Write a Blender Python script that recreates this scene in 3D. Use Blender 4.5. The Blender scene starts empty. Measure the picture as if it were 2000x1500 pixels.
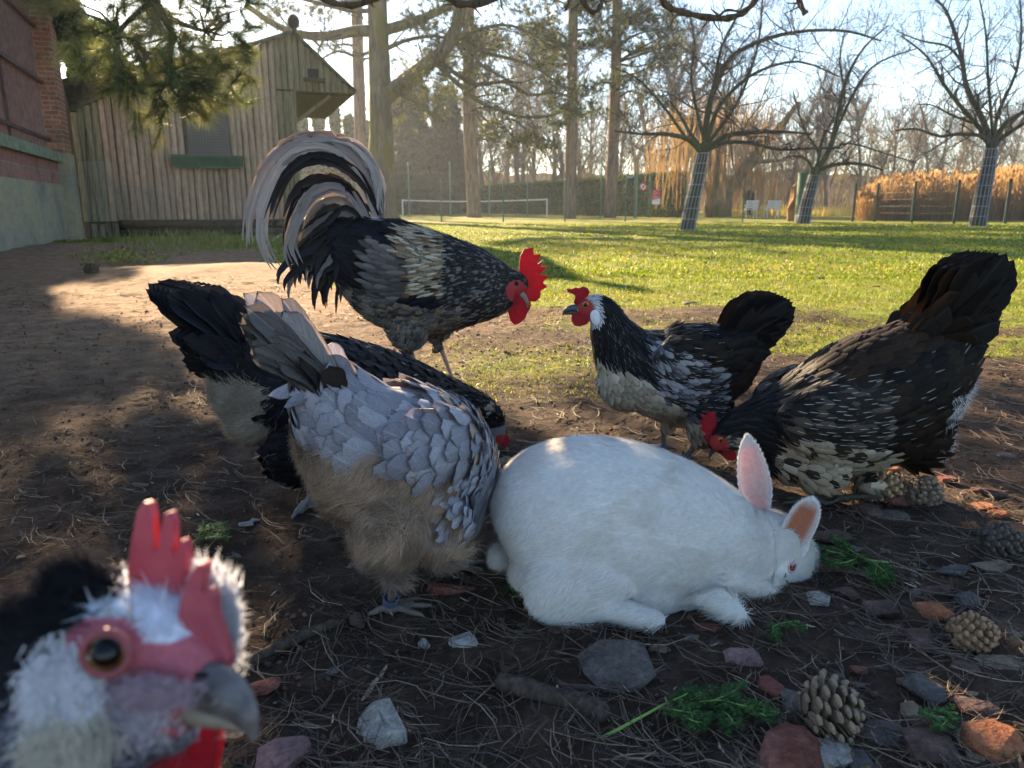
import bpy, bmesh, math, random
import numpy as np
from mathutils import Vector, Matrix, kdtree, bvhtree
from mathutils.geometry import tessellate_polygon
R = math.radians
sc = bpy.context.scene
COL = sc.collection
# ------------------------------------------------------------------ camera
CAM_H = 0.55; PITCH = R(13.34); F = 1455.0
cd = bpy.data.cameras.new('camera'); cam = bpy.data.objects.new('camera', cd); COL.objects.link(cam)
cd.sensor_width = 36; cd.lens = F/2000*36; cd.clip_start = 0.02; cd.clip_end = 2000
cam.location = (0, 0, CAM_H); cam.rotation_euler = (R(90)-PITCH, 0, 0)
cd.dof.use_dof = True; cd.dof.focus_distance = 1.3; cd.dof.aperture_fstop = 10.5
sc.camera = cam
# ------------------------------------------------------------------ sky and sun
SUN_AZ = R(26.0)      # left of the view direction
SUN_EL = R(19.5)
SDIR = Vector((-math.sin(SUN_AZ)*math.cos(SUN_EL), math.cos(SUN_AZ)*math.cos(SUN_EL), math.sin(SUN_EL)))
w = bpy.data.worlds.new('World'); sc.world = w; w.use_nodes = True
nt = w.node_tree; bg = nt.nodes['Background']
sky = nt.nodes.new('ShaderNodeTexSky'); sky.sky_type = 'NISHITA'; sky.sun_disc = False
sky.sun_elevation = SUN_EL; sky.sun_rotation = -SUN_AZ
sky.air_density = 1.0; sky.dust_density = 0.25; sky.ozone_density = 3.0
nt.links.new(sky.outputs[0], bg.inputs[0]); bg.inputs[1].default_value = 0.06
sd = bpy.data.lights.new('sun', 'SUN'); sun = bpy.data.objects.new('sun', sd); COL.objects.link(sun)
sd.energy = 5.0; sd.angle = R(0.55); sd.color = (1.0, 0.78, 0.52)
sun.rotation_euler = SDIR.to_track_quat('Z', 'Y').to_euler()
sc.view_settings.view_transform = 'Standard'; sc.view_settings.look = 'None'
sc.view_settings.exposure = 2.4; sc.view_settings.gamma = 1.0
sc.view_settings.use_white_balance = True; sc.view_settings.white_balance_temperature = 6900; sc.view_settings.white_balance_tint = 10
sc.render.engine = 'CYCLES'
cy = sc.cycles
cy.max_bounces = 8; cy.diffuse_bounces = 3; cy.glossy_bounces = 2; cy.transmission_bounces = 4
cy.transparent_max_bounces = 8; cy.volume_bounces = 0; cy.use_denoising = True
cy.caustics_reflective = False; cy.caustics_refractive = False
cy.use_adaptive_sampling = True; cy.adaptive_threshold = 0.02
# ------------------------------------------------------------------ picking helpers
CT, ST = math.cos(PITCH), math.sin(PITCH)
def ray(px, py):
    u = -(py-750)/F
    return Vector(((px-1000)/F, CT+ST*u, -ST+CT*u))
def G(px, py, z=0.0):
    d = ray(px, py); t = (z-CAM_H)/d.z
    return Vector((d.x*t, d.y*t, z))
def PY(px, py, Y):
    d = ray(px, py); t = Y/d.y
    return Vector((d.x*t, Y, CAM_H+d.z*t))
def PD(px, py, dep):
    d = ray(px, py)
    return Vector((d.x*dep, d.y*dep, CAM_H+d.z*dep))
def PP(px, py, o, n):
    d = ray(px, py); c = Vector((0, 0, CAM_H)); t = (Vector(o)-c).dot(Vector(n))/d.dot(Vector(n))
    return c+d*t
def proj(p):
    q = Vector(p)-Vector((0, 0, CAM_H)); dep = q.y*CT-q.z*ST; up = q.y*ST+q.z*CT
    return (1000+F*q.x/dep, 750-F*up/dep, dep)
# ------------------------------------------------------------------ noise (numpy)
def _h(ix, iy, s):
    n = (ix*374761393+iy*668265263+s*1442695041) & 0x7fffffff
    n = ((n ^ (n >> 13))*1274126177) & 0x7fffffff
    return ((n ^ (n >> 16)) & 0xffff)/65535.0
def vnoise(x, y, s=0):
    x = np.asarray(x, float); y = np.asarray(y, float)
    ix = np.floor(x).astype(np.int64); iy = np.floor(y).astype(np.int64)
    fx = x-ix; fy = y-iy; fx = fx*fx*(3-2*fx); fy = fy*fy*(3-2*fy)
    a = _h(ix, iy, s); b = _h(ix+1, iy, s); c = _h(ix, iy+1, s); d = _h(ix+1, iy+1, s)
    return (a*(1-fx)+b*fx)*(1-fy)+(c*(1-fx)+d*fx)*fy
def fbm(x, y, o=4, s=0, g=0.5):
    v = 0; a = 1; t = 0; x = np.asarray(x, float); y = np.asarray(y, float)
    for i in range(o):
        v = v+a*vnoise(x, y, s+i*7); t += a; a *= g; x = x*2.03+11.3; y = y*2.03+5.7
    return v/t
def sm(x, a, b):
    t = np.clip((np.asarray(x, float)-a)/(b-a), 0, 1); return t*t*(3-2*t)
# ------------------------------------------------------------------ mesh helpers
def tag(o, label=None, cat=None, group=None, kind=None):
    if label: o['label'] = label
    if cat: o['category'] = cat
    if group: o['group'] = group
    if kind: o['kind'] = kind
    return o
def empty(name, loc, label, cat, group=None, rz=0):
    o = bpy.data.objects.new(name, None); COL.objects.link(o); o.location = loc; o.rotation_euler[2] = rz
    o.empty_display_size = 0.1
    return tag(o, label, cat, group)
def link(name, me, m, parent=None, world=True):
    o = bpy.data.objects.new(name, me); COL.objects.link(o)
    if m is not None and len(me.materials) == 0:
        for k in (m if isinstance(m, (list, tuple)) else [m]): me.materials.append(k)
    if parent is not None:
        o.parent = parent
        if world:
            o.matrix_parent_inverse = Matrix.LocRotScale(parent.location, parent.rotation_euler, parent.scale).inverted()
    return o
class MB:
    """collects shapes into one mesh"""
    def __init__(s): s.v = []; s.f = []; s.n = 0; s.c = []
    def add(s, vs, fs, col=None):
        b = s.n; s.v.extend([tuple(p) for p in vs]); s.f.extend([tuple(b+i for i in f) for f in fs]); s.n += len(vs)
        s.c.extend([col if col is not None else (1, 1, 1)]*len(vs)); return s
    def box(s, a, b, col=None, M=None):
        vs = [Vector((x, y, z)) for x in (a[0], b[0]) for y in (a[1], b[1]) for z in (a[2], b[2])]
        if M is not None: vs = [M @ p for p in vs]
        return s.add(vs, [(0, 1, 3, 2), (4, 6, 7, 5), (0, 4, 5, 1), (2, 3, 7, 6), (0, 2, 6, 4), (1, 5, 7, 3)], col)
    def tube(s, pts, rad, n=8, col=None, caps=True, jit=0, flat=1.0):
        pts = [Vector(p) for p in pts]; k = len(pts)
        if not hasattr(rad, '__len__'): rad = [rad]*k
        vs = []; up = None
        for i, p in enumerate(pts):
            t = (pts[min(i+1, k-1)]-pts[max(i-1, 0)])
            if t.length < 1e-9: t = Vector((0, 0, 1))
            t.normalize()
            if up is None:
                up = t.orthogonal().normalized()
            a = (up-t*up.dot(t))
            if a.length < 1e-6: a = t.orthogonal()
            a.normalize(); up = a; b = t.cross(a)
            for j in range(n):
                an = 2*math.pi*j/n; r = rad[i]*(1+(random.uniform(-jit, jit) if jit else 0))
                vs.append(p+(a*math.cos(an)+b*math.sin(an)*flat)*r)
        fs = [(i*n+j, i*n+(j+1) % n, (i+1)*n+(j+1) % n, (i+1)*n+j) for i in range(k-1) for j in range(n)]
        if caps: fs += [tuple(range(n-1, -1, -1)), tuple((k-1)*n+j for j in range(n))]
        return s.add(vs, fs, col)
    def ell(s, c, r, n=12, m=8, M=None, col=None):
        c = Vector(c); vs = [Vector((0, 0, r[2]))]
        for i in range(1, m):
            t = math.pi*i/m
            for j in range(n):
                p = 2*math.pi*j/n; vs.append(Vector((r[0]*math.sin(t)*math.cos(p), r[1]*math.sin(t)*math.sin(p), r[2]*math.cos(t))))
        vs.append(Vector((0, 0, -r[2])))
        if M is not None: vs = [M @ v for v in vs]
        vs = [v+c for v in vs]; L = len(vs)-1
        fs = [(0, 1+j, 1+(j+1) % n) for j in range(n)]
        fs += [(1+i*n+j, 1+(i+1)*n+j, 1+(i+1)*n+(j+1) % n, 1+i*n+(j+1) % n) for i in range(m-2) for j in range(n)]
        fs += [(L, 1+(m-2)*n+(j+1) % n, 1+(m-2)*n+j) for j in range(n)]
        return s.add(vs, fs, col)
    def prism(s, poly, d, col=None):
        """poly: 3D planar outline, d: thickness vector"""
        d = Vector(d); poly = [Vector(p) for p in poly]; n = len(poly)
        vs = poly+[p+d for p in poly]
        tr = tessellate_polygon([poly])
        fs = [tuple(t) for t in tr]+[tuple(n+i for i in reversed(t)) for t in tr]
        fs += [(i, (i+1) % n, n+(i+1) % n, n+i) for i in range(n)]
        return s.add(vs, fs, col)
    def mesh(s, name, smooth=False, colors=False):
        me = bpy.data.meshes.new(name); me.from_pydata(s.v, [], s.f); me.update()
        if smooth: me.polygons.foreach_set('use_smooth', [True]*len(me.polygons))
        if colors:
            a = me.color_attributes.new('ca', 'FLOAT_COLOR', 'POINT')
            cc = np.ones((s.n, 4)); cc[:, :3] = np.array(s.c); a.data.foreach_set('color', cc.ravel())
        return me
    def build(s, name, m, parent=None, smooth=False, colors=False, fixn=True):
        me = s.mesh(name, smooth, colors)
        if fixn:
            bm = bmesh.new(); bm.from_mesh(me); bmesh.ops.recalc_face_normals(bm, faces=bm.faces); bm.to_mesh(me); bm.free()
        return link(name, me, m, parent)
def npmesh(name, V, Fc, attrs=None, smooth=True):
    """V (n,3), Fc (m,k) same-size faces; attrs: name -> (n,3|4) colour, (n,) float or ('vec', (n,3))"""
    V = np.asarray(V, np.float32); Fc = np.asarray(Fc, np.int32); m, k = Fc.shape
    me = bpy.data.meshes.new(name); me.vertices.add(len(V)); me.vertices.foreach_set('co', V.ravel())
    me.loops.add(m*k); me.loops.foreach_set('vertex_index', Fc.ravel())
    me.polygons.add(m); me.polygons.foreach_set('loop_start', np.arange(0, m*k, k, dtype=np.int32))
    me.polygons.foreach_set('loop_total', np.full(m, k, np.int32))
    if smooth: me.polygons.foreach_set('use_smooth', np.ones(m, bool))
    me.update(calc_edges=True)
    set_attrs(me, attrs); return me
def set_attrs(me, attrs):
    for nm, a in (attrs or {}).items():
        if isinstance(a, tuple):
            at = me.attributes.new(nm, 'FLOAT_VECTOR', 'POINT'); at.data.foreach_set('vector', np.asarray(a[1], np.float32).ravel()); continue
        a = np.asarray(a, np.float32)
        if a.ndim == 1:
            at = me.attributes.new(nm, 'FLOAT', 'POINT'); at.data.foreach_set('value', a)
        else:
            c = np.ones((len(a), 4), np.float32); c[:, :a.shape[1]] = a
            at = me.color_attributes.new(nm, 'FLOAT_COLOR', 'POINT'); at.data.foreach_set('color', c.ravel())
# ------------------------------------------------------------------ node helpers
class NT:
    def __init__(s, name):
        s.m = bpy.data.materials.new(name); s.m.use_nodes = True; s.t = s.m.node_tree
        s.b = s.t.nodes['Principled BSDF']; s.out = s.t.nodes['Material Output']
    def n(s, ty, **kw):
        nd = s.t.nodes.new(ty)
        for k, v in kw.items():
            if k.startswith('i_'):
                k2 = k[2:]; nd.inputs[int(k2) if k2.isdigit() else k2].default_value = v
            else: setattr(nd, k, v)
        return nd
    def l(s, a, b): s.t.links.new(a, b)
    def math(s, op, a, b=None, c=None, clamp=False):
        nd = s.t.nodes.new('ShaderNodeMath'); nd.operation = op; nd.use_clamp = clamp
        for i, x in enumerate((a, b, c)):
            if x is None: continue
            if isinstance(x, (int, float)): nd.inputs[i].default_value = x
            else: s.l(x, nd.inputs[i])
        return nd.outputs[0]
    def mix(s, f, a, b, bt='MIX'):
        nd = s.t.nodes.new('ShaderNodeMix'); nd.data_type = 'RGBA'; nd.blend_type = bt
        for i, x in ((0, f), (6, a), (7, b)):
            if isinstance(x, (int, float)): nd.inputs[i].default_value = x
            elif isinstance(x, tuple): nd.inputs[i].default_value = (*x, 1) if len(x) == 3 else x
            else: s.l(x, nd.inputs[i])
        return nd.outputs[2]
    def ramp(s, f, stops):
        nd = s.t.nodes.new('ShaderNodeValToRGB'); s.l(f, nd.inputs[0]); e = nd.color_ramp.elements
        while len(e) < len(stops): e.new(0.5)
        for i, (p, c) in enumerate(stops):
            e[i].position = p
            e[i].color = (*c, 1) if isinstance(c, tuple) else (c, c, c, 1)
        return nd.outputs[0]
    def noise(s, co, scale, det=4, rough=0.55, dist=0.0):
        nd = s.n('ShaderNodeTexNoise', i_Scale=scale, i_Detail=det, i_Roughness=rough, i_Distortion=dist)
        if co is not None: s.l(co, nd.inputs['Vector'])
        return nd.outputs[0]
    def co(s, which='Object'): return s.n('ShaderNodeTexCoord').outputs[which]
    def pos(s): return s.n('ShaderNodeNewGeometry').outputs['Position']
    def map(s, co, scale=(1, 1, 1), rot=(0, 0, 0), loc=(0, 0, 0)):
        nd = s.n('ShaderNodeMapping'); nd.inputs[1].default_value = loc; nd.inputs[2].default_value = rot; nd.inputs[3].default_value = scale
        s.l(co, nd.inputs[0]); return nd.outputs[0]
    def attr(s, name, o='Color'): return s.n('ShaderNodeAttribute', attribute_name=name).outputs[o]
    def bump(s, h, st=0.5, d=0.01):
        nd = s.n('ShaderNodeBump', i_Strength=st, i_Distance=d); s.l(h, nd.inputs['Height']); s.l(nd.outputs[0], s.b.inputs['Normal']); return nd.outputs[0]
    def col(s, c, rough=0.7, spec=0.3):
        if isinstance(c, tuple): s.b.inputs['Base Color'].default_value = (*c, 1)
        else: s.l(c, s.b.inputs['Base Color'])
        if isinstance(rough, (int, float)): s.b.inputs['Roughness'].default_value = rough
        else: s.l(rough, s.b.inputs['Roughness'])
        s.b.inputs['Specular IOR Level'].default_value = spec
        return s
    def translucent(s, c, f=0.3, normal=None):
        tr = s.n('ShaderNodeBsdfTranslucent'); mx = s.n('ShaderNodeMixShader', i_0=f)
        if isinstance(c, tuple): tr.inputs[0].default_value = (*c, 1)
        else: s.l(c, tr.inputs[0])
        if normal is not None: s.l(normal, tr.inputs[1])
        s.l(s.b.outputs[0], mx.inputs[1]); s.l(tr.outputs[0], mx.inputs[2]); s.l(mx.outputs[0], s.out.inputs[0])
        return s
def simple(name, c, rough=0.7, spec=0.3, var=0.25, scale=30, bump=0.0, bd=0.002, metal=0):
    t = NT(name); co = t.co(); n = t.noise(co, scale, 5)
    lo = tuple(x*(1-var) for x in c); hi = tuple(min(1, x*(1+var)) for x in c)
    t.col(t.ramp(n, [(0.3, lo), (0.7, hi)]), rough, spec); t.b.inputs['Metallic'].default_value = metal
    if bump: t.bump(t.noise(co, scale*3, 4), bump, bd)
    return t.m
def bark(name, c1, c2, c3=None, scale=1.0, moss=None):
    t = NT(name); co = t.co(); m = t.map(co, (9*scale, 9*scale, 1.6*scale))
    n = t.noise(m, 2.0, 6, 0.65); c = t.ramp(n, [(0.32, c1), (0.55, c2), (0.75, c3 or c2)])
    if moss:
        k = t.noise(t.map(co, (1.2, 1.2, .5)), 1.4, 4); c = t.mix(t.ramp(k, [(0.47, 0.0), (0.6, 1.0)]), c, moss)
    t.col(c, 0.9, 0.15); t.bump(n, 0.8, 0.03/scale); return t.m
def leafmat(name, c1, c2, tr=0.35, rough=0.6, trc=None):
    t = NT(name); a = t.attr('ca'); n = t.noise(t.co(), 3.0, 3)
    c = t.mix(1.0, a, t.ramp(n, [(0.3, c1), (0.7, c2)]), 'MULTIPLY')
    t.col(c, rough, 0.25)
    t.translucent(t.mix(1.0, c, (trc or (1.5, 1.4, 0.8)), 'MULTIPLY'), tr); return t.m
def attrmat(name, rough=0.7, spec=0.25, tr=0.0, bump=0, scale=60, var=0.2, trc=None):
    t = NT(name); a = t.attr('ca'); co = t.co(); n = t.noise(co, scale, 4)
    c = t.mix(1.0, a, t.ramp(n, [(0.3, 1-var), (0.7, 1+var)]), 'MULTIPLY'); t.col(c, rough, spec)
    if bump: t.bump(t.noise(co, scale*2, 5), bump, 0.002)
    if tr: t.translucent(t.mix(1.0, c, trc, 'MULTIPLY') if trc else c, tr)
    return t.m
rng = np.random.default_rng(7); random.seed(7)
# ================================================================== GROUND
MOUND = G(560, 540)
def gh_(x, y):
    x = np.asarray(x, float); y = np.asarray(y, float)
    near = 1-sm(y, 5, 14)
    z = (fbm(x*1.1+3, y*1.1, 3, 5)-0.5)*0.035*near
    z = z+0.10*np.exp(-(((x+1.95)/1.5)**2+((y-6.3)/0.8)**2))      # sandy hummock behind the rooster
    z = z-0.035*np.exp(-(((x+1.05)/.45)**2+((y-5.55)/.22)**2))       # scratched hollow
    z = z-0.03*np.exp(-(((x-1.9)/.5)**2+((y-3.6)/.18)**2))
    z = z+0.05*np.exp(-(((x+6)/3)**2+((y-10)/2)**2))
    return z
def ghf(x, y): return float(gh_(np.array([x]), np.array([y]))[0])
def lawn(x, y):
    """1 where grass grows densely"""
    n = fbm(x*1.3, y*1.3, 4, 21)
    edge = np.where(x > -0.2, 3.0, 3.0+(-0.2-x)*1.9)
    edge = np.where(x < -4.5, 11.2, np.minimum(edge, 9.3))
    a = sm(y-edge+(n-0.5)*2.6, -0.5, 1.9)
    # bare strip in front of the lawn, patchy grass nearer
    b = 0.50*np.exp(-(((x-0.05)/.62)**2+((y-2.65)/.6)**2))*(.35+.65*sm(n, 0.36, 0.56))
    b2 = 0.6*np.exp(-(((x-1.9)/1.3)**4+((y-3.0)/.3)**4))*sm(n, 0.4, 0.6)
    c = 0.35*np.exp(-(((x-1.75)/.6)**4+((y-2.1)/.35)**4))*sm(n, 0.52, 0.62)
    d = 0.5*np.exp(-(((x+4.2)/1.0)**4+((y-8.2)/.7)**4))*sm(n, 0.45, 0.6)
    strip = 1-0.6*np.exp(-(((x-0.9)/.9)**4+((y-3.9)/.35)**4))
    g = np.maximum.reduce([a*strip, b, b2, c, d])
    far = 1-0.35*sm(fbm(x*.25, y*.5, 4, 31), .5, .62)*sm(y, 8, 14)
    return np.clip(g*far, 0, 1)
def axis(lo, hi, step, grow, a, b):
    xs = list(np.arange(lo, hi+1e-6, step))
    s = step
    while xs[-1] < b: s *= grow; xs.append(xs[-1]+s)
    s = step; pre = []
    x = lo
    while x > a: s *= grow; x -= s; pre.append(x)
    return np.array(pre[::-1]+xs)
gx = axis(-1.7, 1.9, 0.011, 1.028, -160, 160); gy = axis(0.35, 2.4, 0.011, 1.022, -30, 420)
GX, GY = np.meshgrid(gx, gy)
z = gh_(GX, GY)
soil = 1-sm(GY, 3.5, 7)
clod = fbm(GX*14, GY*14, 4, 41, .6)
z = z+soil*((clod-.5)*0.020+np.abs(fbm(GX*38, GY*38, 3, 43)-.5)*0.012)
z = z+(1-soil)*(fbm(GX*3, GY*3, 3, 44)-.5)*0.05
L = lawn(GX, GY)
n1, n2 = GX.shape
idx = np.arange(n1*n2).reshape(n1, n2)
Fq = np.stack([idx[:-1, :-1], idx[:-1, 1:], idx[1:, 1:], idx[1:, :-1]], -1).reshape(-1, 4)
litter = sm(fbm(GX*1.7, GY*1.7, 3, 51), .4, .7)
me = npmesh('ground', np.stack([GX, GY, z], -1).reshape(-1, 3), Fq, {'lawn': L.ravel(), 'litter': litter.ravel()})
t = NT('soil_and_turf'); P = t.pos()
la = t.attr('lawn', 'Fac'); n_f = t.noise(P, 90, 6, .7); n_m = t.noise(P, 11, 5, .6); n_l = t.noise(P, 1.3, 4)
sep = t.n('ShaderNodeSeparateXYZ'); t.l(P, sep.inputs[0])
soilc = t.ramp(n_m, [(0.25, (0.028, 0.017, 0.012)), (0.5, (0.070, 0.045, 0.032)), (0.78, (0.15, 0.10, 0.07))])
sandc = t.ramp(n_m, [(0.25, (0.15, 0.09, 0.055)), (0.5, (0.27, 0.165, 0.10)), (0.8, (0.40, 0.26, 0.165))])
sand = t.ramp(t.math('ADD', t.math('ADD', t.math('MULTIPLY', sep.outputs[1], 0.10), t.math('MULTIPLY', sep.outputs[0], -0.12)), t.math('MULTIPLY', n_l, 0.35)), [(0.42, 0.0), (0.72, 1.0)])
c0 = t.mix(sand, soilc, sandc)
c0 = t.mix(0.55, c0, t.ramp(n_f, [(0.3, 0.45), (0.5, 0.95), (0.72, 1.5)]), 'MULTIPLY')
gr = t.ramp(t.noise(P, 5.0, 6, .7), [(0.3, (0.09, 0.125, 0.018)), (0.5, (0.18, 0.22, 0.03)), (0.72, (0.32, 0.30, 0.07))])
gr2 = t.ramp(t.noise(t.map(P, (.35, 1.0, 1)), 0.8, 5, .7), [(0.42, (1.0, 1.0, 1.0)), (0.62, (1.2, .85, .75))])
gr = t.mix(1.0, gr, gr2, 'MULTIPLY')
gr = t.mix(0.6, gr, t.ramp(t.noise(P, 45, 3, .8), [(0.3, .5), (.7, 1.5)]), 'MULTIPLY')
lm = t.ramp(t.math('ADD', la, t.math('MULTIPLY', t.math('SUBTRACT', t.noise(P, 24, 4, .7), .5), .9)), [(0.35, 0.0), (0.62, 1.0)])
t.col(t.mix(lm, c0, gr), 0.95, 0.12)
t.bump(t.math('ADD', n_f, t.math('MULTIPLY', n_m, .8)), 1.0, 0.012)
ground = link('ground', me, t.m); tag(ground, 'bare brown soil in front running back into a sunlit lawn', 'ground', None, 'structure')
# ================================================================== HUT, WALL, FENCES
HA = R(20.7); HU = Vector((math.cos(HA), math.sin(HA), 0)); HV = Vector((-math.sin(HA), math.cos(HA), 0)); UZ = Vector((0, 0, 1))
HO = G(590, 459)
def W(px, py):
    """pixel on the hut's front wall -> (s along the wall, z)"""
    p = PP(px, py, HO, HV); return ((p-HO).dot(HU), p.z)
def H3(s, z, d=0): return HO+HU*s+UZ*z+HV*d
M_log = NT('weathered_logs'); t = M_log; co = t.co(); a = t.attr('ca')
n = t.noise(t.map(co, (14, 14, 1.2)), 2.5, 6, .65); n2 = t.noise(co, 9, 5)
c = t.mix(1.0, a, t.ramp(n, [(0.3, (.55, .5, .45)), (0.5, (.95, .9, .85)), (0.7, (1.25, 1.2, 1.15))]), 'MULTIPLY')
kn = t.n('ShaderNodeTexVoronoi', i_Scale=5.0); t.l(t.map(co, (1.6, 1.6, .8)), kn.inputs['Vector'])
c = t.mix(t.ramp(kn.outputs['Distance'], [(0.05, 0.7), (0.1, 0.0)]), c, (.05, .035, .025))
sp = t.n('ShaderNodeSeparateXYZ'); t.l(co, sp.inputs[0])
c = t.mix(t.math('MULTIPLY', t.ramp(n2, [(0.45, 0.0), (0.68, 1.0)]), 0.2), c, (.10, .095, .05))
t.col(c, .9, .15); t.bump(n, .6, .01); M_log = t.m
M_dark = simple('dark_timber', (.055, .05, .035), .9, .15, .4, 12, .5, .01)
M_roof = simple('roof_felt', (.07, .075, .045), .9, .15, .5, 6, .5, .01)
M_hole_shade = simple('hole_shade_black', (.008, .008, .009), .9, .1)
M_greenp = simple('green_painted_plastic', (.012, .09, .05), .45, .4, .25, 8)
hut = empty('log_hut', HO, 'hut clad in upright weathered half logs with a green window box', 'hut')
sL = W(158, 440)[0]; sR = 0.0
roofL = W(150, 212); knee = W(213, 178); peak = W(571, 62); eave = W(690, 176); oh = W(586, 178)
wx0, wz1 = W(360, 209); wx1, wz0 = W(453, 304)
def roofz(s):
    if s < knee[0]: return roofL[1]+(knee[1]-roofL[1])*(s-roofL[0])/(knee[0]-roofL[0])
    if s < peak[0]: return knee[1]+0.05+(peak[1]-knee[1]-0.05)*(s-knee[0])/(peak[0]-knee[0])
    return peak[1]+(eave[1]-peak[1])*(s-peak[0])/(eave[0]-peak[0])
ohz = oh[1]
lw = 0.118; k = 0; s = sL; zb = W(300, 432)[1]
logs = MB()
def halflog(mb, s, z0, z1, r, col, d0=0, taper=.96):
    n = 7; ring = []
    zs = np.linspace(z0, z1, max(3, int((z1-z0)/.35)+2)); ph = random.uniform(0, 6)
    vs = []; 
    for i, zz in enumerate(zs):
        rr = r*(1-(1-taper)*i/len(zs))*(1+.05*math.sin(zz*3+ph)); ox = .008*math.sin(zz*1.7+ph)
        for j in range(n):
            a = math.pi*j/(n-1); vs.append(H3(s+ox-rr*math.cos(a), zz, d0-rr*.8*math.sin(a)))
    m = len(zs)
    fs = [(i*n+j, i*n+j+1, (i+1)*n+j+1, (i+1)*n+j) for i in range(m-1) for j in range(n-1)]
    fs += [tuple(range(n)), tuple((m-1)*n+j for j in range(n-1, -1, -1))]
    mb.add(vs, fs, col)
while s < eave[0]-.03:
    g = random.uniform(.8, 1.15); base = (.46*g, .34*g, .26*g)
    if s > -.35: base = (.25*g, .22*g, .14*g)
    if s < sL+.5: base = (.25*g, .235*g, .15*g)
    top = roofz(s)-.03; bot = zb if s < 0.02 else ohz
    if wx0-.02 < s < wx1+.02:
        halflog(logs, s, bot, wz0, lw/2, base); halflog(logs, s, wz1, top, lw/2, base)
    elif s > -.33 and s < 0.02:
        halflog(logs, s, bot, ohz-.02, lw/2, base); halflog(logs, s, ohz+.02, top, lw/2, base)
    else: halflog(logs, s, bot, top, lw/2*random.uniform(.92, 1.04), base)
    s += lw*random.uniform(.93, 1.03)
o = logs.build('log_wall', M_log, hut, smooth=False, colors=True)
b = MB(); DEP = 4.4
# core behind the logs: a box with the window left as a recess
for (a0, a1, z0, z1) in ((sL, wx0, 0, ohz), (wx1, 0, 0, ohz), (wx0, wx1, 0, wz0), (wx0, wx1, wz1, ohz)):
    p = [H3(a0, z0, .002), H3(a1, z0, .002), H3(a1, z1, .002), H3(a0, z1, .002)]; b.prism(p, HV*.12)
b.prism([H3(sL, ohz, .002), H3(eave[0]-.05, ohz, .002), H3(eave[0]-.05, roofz(eave[0]-.05)-.05, .002), H3(peak[0], peak[1]-.06, .002), H3(knee[0], knee[1]-.06, .002), H3(sL, roofz(sL)-.06, .002)], HV*.12)
b.prism([H3(sL, 0, .13), H3(sL+.1, 0, .13), H3(sL+.1, ohz, .13), H3(sL, ohz, .13)], HV*DEP)
b.prism([H3(-.1, 0, .13), H3(0, 0, .13), H3(0, ohz, .13), H3(-.1, ohz, .13)], HV*DEP)
b.prism([H3(sL, 0, DEP+.13), H3(0, 0, DEP+.13), H3(0, 3, DEP+.13), H3(sL, 3, DEP+.13)], HV*.1)
b.build('inner_wall', M_dark, hut)
b = MB()
b.prism([H3(peak[0], peak[1]+.02, -.12), H3(peak[0], peak[1]-.05, -.12), H3(knee[0]-.02, knee[1]-.0, -.12), H3(knee[0]-.02, knee[1]+.07, -.12)], HV*(DEP+.4))
b.prism([H3(roofL[0]-.1, roofL[1]+.0, -.1), H3(knee[0]+.05, knee[1]+.0, -.1), H3(knee[0]+.05, knee[1]-.06, -.1), H3(roofL[0]-.1, roofL[1]-.06, -.1)], HV*(DEP+.3))
b.prism([H3(peak[0]+.002, peak[1]+.02, -.12), H3(eave[0]+.05, eave[1]-.02, -.12), H3(eave[0]+.03, eave[1]-.07, -.12), H3(peak[0]+.002, peak[1]-.05, -.12)], HV*(DEP+.4))
b.build('roof', M_roof, hut)
b = MB()                                                    # boarded underside of the overhang
for i in range(30):
    d = .16+i*.14; b.prism([H3(.01, ohz-.03, d), H3(eave[0]-.02, ohz-.03, d), H3(eave[0]-.02, ohz+.0, d), H3(.01, ohz+.0, d)], HV*.125)
b.build('soffit_boards', M_dark, hut)
b = MB(); b.tube([H3(.05, ohz-.55, .1), H3(.72, ohz-.05, .1)], .035, 6, (.2, .18, .13)); b.tube([H3(.0, 0, -.0), H3(.0, ohz, -.0)], .05, 8, (.2, .19, .13))
b.build('corner_brace', M_log, hut, colors=True)
b = MB(); b.tube([H3(peak[0]+.02, peak[1]-.05, -.1), H3(peak[0]+.02, peak[1]+.1, -.1)], .05, 10); b.ell(H3(peak[0]+.02, peak[1]+.16, -.1), (.115, .115, .135), 14, 10)
b.build('ridge_knob', simple('black_wood_knob', (.012, .012, .016), .6, .3), hut, smooth=True)
hx0, hz1 = W(600, 135); hx1, hz0 = W(622, 154)
b = MB(); b.prism([H3(hx0, hz0, -.06), H3(hx1, hz0, -.06), H3(hx1, hz1, -.06), H3(hx0, hz1, -.06)], HV*.06); b.build('owl_hole', M_hole_shade, hut)  # near-black block in place of a recess: the hole's shade is its colour
b = MB(); s0, zz = W(592, 157); s1_, _ = W(633, 157)
b.prism([H3(s0, zz-.03, -.2), H3(s1_, zz-.03, -.2), H3(s1_, zz+.03, -.2), H3(s0, zz+.03, -.2)], HV*.2); b.build('landing_shelf', M_dark, hut)
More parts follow.
